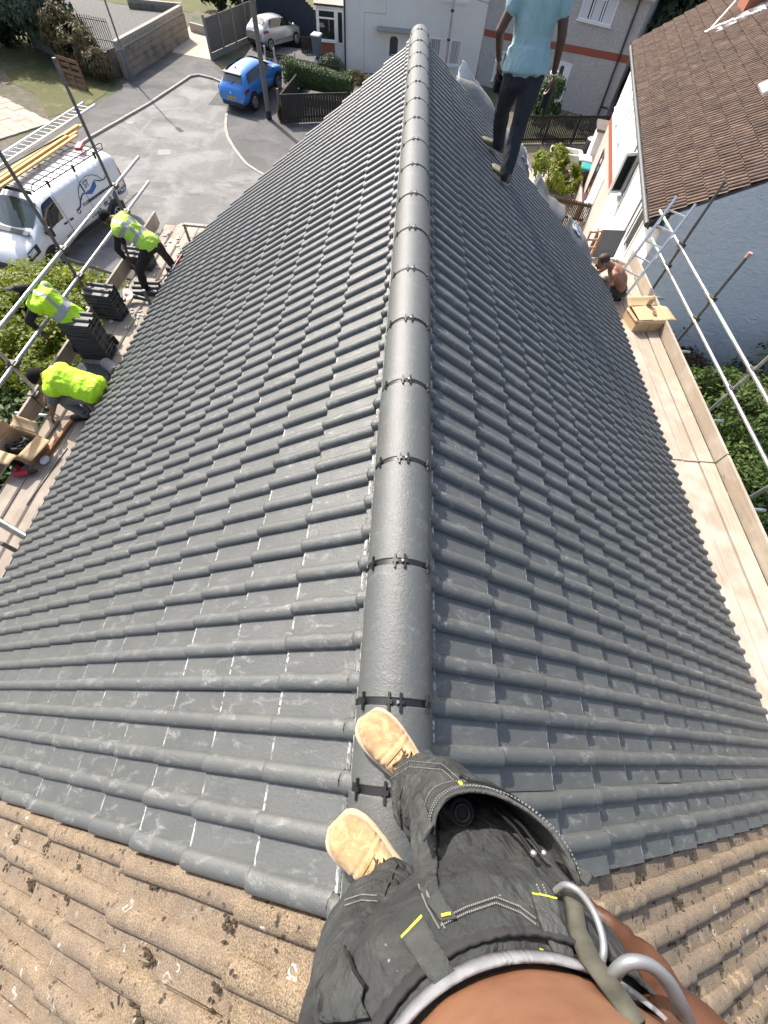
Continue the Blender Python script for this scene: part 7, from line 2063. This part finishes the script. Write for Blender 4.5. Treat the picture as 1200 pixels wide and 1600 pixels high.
def seam(pts, r=.0011, m=None, name='stitching', dashed=False, n=14, off=.0018, parent=None, squash=1):
    path = []
    for (a, b) in zip(pts[:-1], pts[1:]):
        for k in range(n): 
            q = on_cloth(a[0] + (b[0] - a[0]) * k / n, a[1] + (b[1] - a[1]) * k / n, off)
            if q is not None: path.append(q)
    q = on_cloth(*pts[-1], off)
    if q is not None: path.append(q)
    mb = MB(); run = [path[0]] if path else []
    for a, b in zip(path[:-1], path[1:]):
        if (b - a).length > .05:
            if len(run) > 1: mb.tube(run, r, 5)
            run = [b]
        else: run.append(b)
    if dashed:
        mb = MB(); path = [p for a, b in zip(path[:-1], path[1:]) for p in (a, a.lerp(b, .5))]
        for i, (a, b) in enumerate(zip(path[:-1], path[1:])):
            if i % 2 == 0 and (b - a).length < .05: mb.tube([a, b], r, 5)
    elif len(run) > 1: mb.tube(run, r, 5)
    if mb.f: return mb.build(name, m or M['stitch'], parent or tro, kind='stuff' if dashed else None)
def strip(L_, R_, name, m, off=.004, n=10, thick=.003, parent=None):
    """cloth panel between two pixel edges, laid on the garment"""
    def samp(pl):
        seg = [(Vector(a), Vector(b)) for a, b in zip(pl[:-1], pl[1:])]; tot = sum((b - a).length for a, b in seg); out = []
        for k in range(n + 1):
            s_ = tot * k / n
            for a, b in seg:
                l_ = (b - a).length
                if s_ <= l_ + 1e-6: out.append(a.lerp(b, s_ / l_)); break
                s_ -= l_
            else: out.append(seg[-1][1])
        return out
    l, r_ = samp([(*p, 0) for p in L_]), samp([(*p, 0) for p in R_]); rows = []
    for a, b in zip(l, r_):
        row = [on_cloth(a.x + (b.x - a.x) * k / 6, a.y + (b.y - a.y) * k / 6, off) for k in range(7)]
        if any(q is None for q in row): continue
        rows.append(row)
    if len(rows) < 2: return None
    mb = MB().loft(rows, 0, False, True, False)
    o = mb.build(name, m, parent or tro); sd = o.modifiers.new('t', 'SOLIDIFY'); sd.thickness = thick; sd.offset = 0
    return o
# waistband, underwear, skin
WT = lambda a, r1, r2, z, dz=0: Vector((.155 + r1 * math.cos(a), -.268 + .02 * math.cos(a) * 0 + r2 * math.sin(a), z + dz * math.sin(a)))
def ring_band(r1, r2, z0, z1, name, m, th, rib=0.0, dz=-.02, parent=None):
    mb = MB(); rows = []
    for k, z in enumerate((z0, (z0 + z1) / 2, z1)):
        rows.append([WT(a, r1 + rib * (j % 2), r2 + rib * (j % 2), z, dz) for j, a in enumerate([2 * PI * q / 160 for q in range(160)])])
    mb.loft(rows, 0, False, True, True)
    o = mb.build(name, m, parent or me_); s_ = o.modifiers.new('t', 'SOLIDIFY'); s_.thickness = th; s_.offset = 0
    return o
bt = MB()
tubeO(bt, [Vector((.15, -.285, 8.52)), Vector((.155, -.268, 8.63)), Vector((.158, -.262, 8.74)), Vector((.165, -.29, 8.90)), Vector((.17, -.33, 9.08)), Vector((.17, -.345, 9.20))], [(.138, .108), (.1395, .112), (.146, .117), (.158, .108), (.178, .110), (.165, .085)], (1, .06, 0), 24)
nk = Vector((.17, -.345, 9.31)); hd0 = Vector((.16, -.335, 9.46))
limb(bt, [Vector((.17, -.345, 9.22)), nk, hd0], [.075, .058, .052])
PF, MF = head(bt, hd0, (-.25, .9, -.55), (0, .35, 1))
shR, shL = Vector((.345, -.34, 9.20)), Vector((-.01, -.34, 9.20))
elR, wrR = Vector((.395, -.335, 8.87)), Vector((.268, -.195, 8.605))
elL, wrL = Vector((-.22, -.26, 9.05)), Vector((-.10, -.09, 9.10))
for q in (shR, shL): bt.ball(q, .066, 14, 10)
limb(bt, [shR, elR, elR.lerp(wrR, .3), wrR], [.054, .043, .045, .031], 16)
limb(bt, [shL, elL, elL.lerp(wrL, .3), wrL], [.054, .043, .043, .029], 16)
hand(bt, wrR, Vector((-.02, .10, -.85)), (-.9, .35, 0), .95, 1.0, 1)
hand(bt, wrL, Vector((.75, .25, .05)), (.1, .5, .8), 1.0, .45, -1)
bo = fuse(bt, .006, 3, lambda p: .0012 * noise.noise(p * 35)).build('body', M['skin_photo'], me_)
# sun-darkened, dirty forearm: the tan below the elbow is its own colour on the same skin
arm_i = []
bo.data.materials.append(M['armskin'])
for p in bo.data.polygons:
    c = bo.matrix_world @ p.center + Vector((.14, -.24, 7.76)) if False else p.center + Vector((.14, -.24, 7.76))
    if c.x > .20 and c.z < 8.93 and (c - elR.lerp(wrR, max(0, min(1, (c - elR).dot(wrR - elR) / (wrR - elR).length_squared)))).length < .062 or (c.z < 8.62 and c.x > .19 and c.y > -.24 and (c - wrR).length < .22): p.material_index = 1
face_parts(me_, PF, MF)
hair_cap(PF, MF, 1.0, .012, 3).build('hair', M['hair'], me_)
uw = ring_band(.1440, .1175, 8.610, 8.625, 'underwear_band', M['undies'], .003, 0, -.004)
ring_band(.1475, .1270, 8.566, 8.612, 'waistband', M['ribwaist'], .003, .0008, -.006)
# holster pocket hanging open on the right thigh
pk = MB(); rows = []
C0 = Vector((.185, -.13, 8.40))
def rim(u, f):
    """u 0..1 from the left edge of the pocket to the right, f 0 at the mouth to 1 at the foot"""
    a = PI * (1 - u)
    wx = .078 * (1 - .10 * f); dep = (.060 * math.sin(a) ** .9) * (1 - .30 * f)
    sag = -.020 * math.sin(a) * (1 - f)
    return Vector((.186 + wx * math.cos(a) + .006 * f, -.128 - .014 * math.cos(a) + dep + .012 * f, 8.445 + .022 * math.cos(a) - .215 * f + sag + .010 * noise.noise((u * 4, f * 3, 2)) * f ))
for f in [k / 12 for k in range(13)]:
    rows.append([rim(u / 26, f) + Vector((0, .005 * noise.noise((u * .3, f * 5, 7)), 0)) for u in range(27)])
pk.loft(rows, 0, False, True, False)
po = pk.build('holster_pocket', M['worktrouser'], tro); sd = po.modifiers.new('t', 'SOLIDIFY'); sd.thickness = .004; sd.offset = 1
fo = MB(); fo.add([rim(u / 20, 1.0) for u in range(21)], [tuple(range(21))]); fo.build('pocket_foot', M['worktrouser'], po)
# folded hem round the mouth, with stitching, and a second layer below
for (f0, f1, nm) in ((-.012, .10, 'pocket_hem'),):
    hb_ = MB(); rows = []
    for f in (f0, (f0 + f1) / 2, f1): rows.append([rim(u / 26, f) + (rim(u / 26, f) - Vector((.19, -.16, rim(u / 26, f).z))).normalized() * .004 for u in range(27)])
    hb_.loft(rows, 0, False, True, False); o = hb_.build(nm, M['trousergrey'], po); sd = o.modifiers.new('t', 'SOLIDIFY'); sd.thickness = .004
def rim_out(u, f, e=.0075): 
    q = rim(u, f); return q + (q - Vector((.19, -.16, q.z))).normalized() * e
for f in (.015, .085, .42): 
    sq = MB(); pts = [rim_out(u / 60, f) for u in range(61)]; pts = [rim_out(u / 120, f) for u in range(121)]
    for i in range(0, 120, 2): sq.tube([pts[i], pts[i+1]], .0007, 5)
    sq.build('stitching', M['stitch'], po, kind='stuff')
for (u, f) in ((.0, .02), (.0, .28), (1.0, .02), (1.0, .25), (.36, .12)):
    tk = MB(); a = rim_out(u, f, .009); b = rim_out(min(1, max(0, u + .0)), f + .075, .009); tk.tube([a, a.lerp(b, .5), b], .0026, 6); tk.build('bar_tack', M['yellowtack'], po)
# zip along the outer pocket and its puller
zp = MB(); pts = [rim_out(.42 + .50 * k / 40, .24 + .10 * (k / 40), .010) for k in range(41)]
for i in range(40):
    zp.box(pts[i], (.004, .0035, .006), Matrix.Rotation(.4 * i / 40, 3, 'Z'))
zp.build('zip_teeth', M['black'], po, kind='stuff')
zt = MB(); zt.tube([rim_out(.42, .24, .012), rim_out(.39, .26, .016), rim_out(.385, .30, .014), rim_out(.41, .31, .014), rim_out(.42, .24, .012)], .0022, 6); zt.build('zip_puller', M['black'], po)
for (u0, u1, f0, f1) in ((-.02, .05, -.05, 1.0), (.95, 1.02, -.05, 1.0)):
    eb = MB(); rows = []
    for k in range(11):
        f = f0 + (f1 - f0) * k / 10; rows.append([rim_out(max(0, min(1, u0)), f, .006) + Vector((-.012 if u0 < .5 else .012, -.004, 0)), rim_out(max(0, min(1, u1)), f, .007)])
    eb.loft(rows, 0, False, True, False); o = eb.build('pocket_edge', M['trousergrey'], po); sd = o.modifiers.new('t', 'SOLIDIFY'); sd.thickness = .004
# what is inside: a black tool handle, cord ends
ins = MB(); ins.tube([(.160, -.098, 8.24), (.158, -.097, 8.33), (.157, -.096, 8.365)], [.020, .021, .017], 14)
tool = ins.build('tool_handle', M['rubber'], po)
rg_ = MB(); c = Vector((.157, -.096, 8.368)); rg_.tube([c + Vector((.010 * math.cos(a), .010 * math.sin(a), 0)) for a in [2*PI*k/16 for k in range(16)]], .0028, 6, close=True); rg_.build('handle_ring', M['trim'], tool)
cd_ = MB()
for dx_ in (0, .012): cd_.tube([(.19 + dx_, -.075, 8.33), (.212 + dx_, -.10, 8.42), (.222 + dx_, -.118, 8.447)], .0022, 6)
cd_.build('cord', M['black'], po)
MB().ball((.223, -.12, 8.449), .004, 10, 8).ball((.236, -.119, 8.449), .0035, 10, 8).build('cord_end', M['alu'], po)

# seams, panels, tacks traced over the cloth
seam([(640, 1185), (625, 1250), (630, 1330), (600, 1400)], .0013, M['trousergrey'], 'seam')
for dxx in (0, 9):
    seam([(668 + dxx, 1245), (672 + dxx, 1340), (668 + dxx, 1400), (690 + dxx, 1440)], .0009, None, 'stitching', True)
    seam([(655 + dxx, 1385), (668 + dxx, 1420), (688 + dxx, 1455)], .0009, None, 'stitching', True)
    seam([(690, 1440 + dxx), (730, 1420 + dxx), (775, 1405 + dxx), (812, 1420 + dxx), (838, 1440 + dxx)], .0009, None, 'stitching', True)
    seam([(838 + dxx, 1385), (860 + dxx, 1440), (880 + dxx, 1490)], .0009, None, 'stitching', True)
    seam([(540, 1408 + dxx), (565, 1400 + dxx), (590, 1402 + dxx)], .0009, None, 'stitching', True)
    seam([(655 + dxx, 1470), (682 + dxx, 1505), (700 + dxx, 1535)], .0009, None, 'stitching', True)
    seam([(600, 1215 + dxx), (640, 1190 + dxx), (690, 1195 + dxx), (725, 1225 + dxx)], .0009, None, 'stitching', True)
for a, b in (((632, 1474), (662, 1441)), ((693, 1441), (708, 1437)), ((829, 1406), (868, 1415)), ((682, 1276), (684, 1288)), ((838, 1482), (898, 1508)), ((672, 1552), (712, 1520))):
    seam([a, b], .0014, M['yellowtack'], 'bar_tack', False, 6, .006)
strip([(655, 1260), (658, 1400), (690, 1445)], [(684, 1262), (686, 1390), (715, 1440)], 'pocket_panel', M['trousergrey'], .003)
strip([(632, 1476), (662, 1520), (690, 1548)], [(664, 1443), (690, 1490), (712, 1520)], 'wide_belt_loop', M['trousergrey'], .005)
strip([(828, 1404), (842, 1450), (862, 1490)], [(868, 1413), (878, 1450), (895, 1505)], 'wide_belt_loop', M['trousergrey'], .005)
strip([(545, 1490), (500, 1545), (505, 1598)], [(575, 1545), (570, 1570), (585, 1598)], 'cargo_pocket_flap', M['trousergrey'], .005)
seam([(545, 1488), (560, 1520), (578, 1548)], .0018, M['black'], 'flap_edge', off=.006)
def at_px(px, py, z): 
    d = CR @ Vector((px - 600, -(py - 800), -614.33)); return CAM0 + d * ((z - CAMZ) / d.z)
# leather tool frog with two steel hoops on the right hip
fg = empty('tool_frog', (.24, -.17, 8.55), 0, 'worn olive leather tool frog with two grey steel hoops on the right hip', 'tool holder')
M['leather'] = speckle('worn olive leather', (0.055, 0.053, 0.04), (0.11, 0.105, 0.082), 30, 0.75, 0.3, 0.002)
mb = MB(); rows = []
Lp = [(880, 1385), (893, 1420), (898, 1465), (920, 1515), (955, 1560), (990, 1612)]
Rp = [(892, 1390), (906, 1424), (914, 1466), (936, 1513), (968, 1558), (1003, 1610)]
for i, (a, b) in enumerate(zip(Lp, Rp)):
    z = (8.555, 8.575, 8.60, 8.63, 8.66, 8.69)[i]
    A_, B_ = at_px(*a, z), at_px(*b, z - .012); m_ = A_.lerp(B_, .5) + Vector((.004, .006, .004))
    rows.append([A_ + Vector((0, 0, -.012)), A_, m_, B_, B_ + Vector((.004, -.003, -.014))])
mb.loft(rows, 0, False, True, False); o = mb.build('leather_strap', M['leather'], fg); sd = o.modifiers.new('t', 'SOLIDIFY'); sd.thickness = .0015
M['hoop'] = mat('dull grey steel hoop', (0.30, 0.315, 0.33), 0.45, 0.5)
def smooth_path(pts, n=8):
    pts = [Vector(p) for p in pts]; out = []
    for i in range(len(pts) - 1):
        p0, p1, p2, p3 = pts[max(i-1, 0)], pts[i], pts[i+1], pts[min(i+2, len(pts)-1)]
        for k in range(n):
            t = k / n; out.append(.5 * ((2*p1) + (-p0+p2)*t + (2*p0-5*p1+4*p2-p3)*t*t + (-p0+3*p1-3*p2+p3)*t**3))
    return out + [pts[-1]]
h1 = smooth_path([at_px(868, 1392, 8.56), at_px(884, 1383, 8.575), at_px(906, 1394, 8.585), at_px(928, 1425, 8.60), at_px(941, 1462, 8.61), at_px(943, 1490, 8.615), at_px(936, 1508, 8.61), at_px(922, 1512, 8.59)])
MB().tube(h1, .0029, 10).build('thin_hoop', M['hoop'], fg)
h2 = smooth_path([at_px(952, 1545, 8.62), at_px(963, 1518, 8.645), at_px(985, 1503, 8.655), at_px(1015, 1508, 8.655), at_px(1042, 1532, 8.65), at_px(1062, 1568, 8.64), at_px(1075, 1604, 8.62), at_px(1060, 1640, 8.60)])
MB().tube(h2, [(.0058, .0042)] * len(h2), 12).build('flat_hoop', M['hoop'], fg)
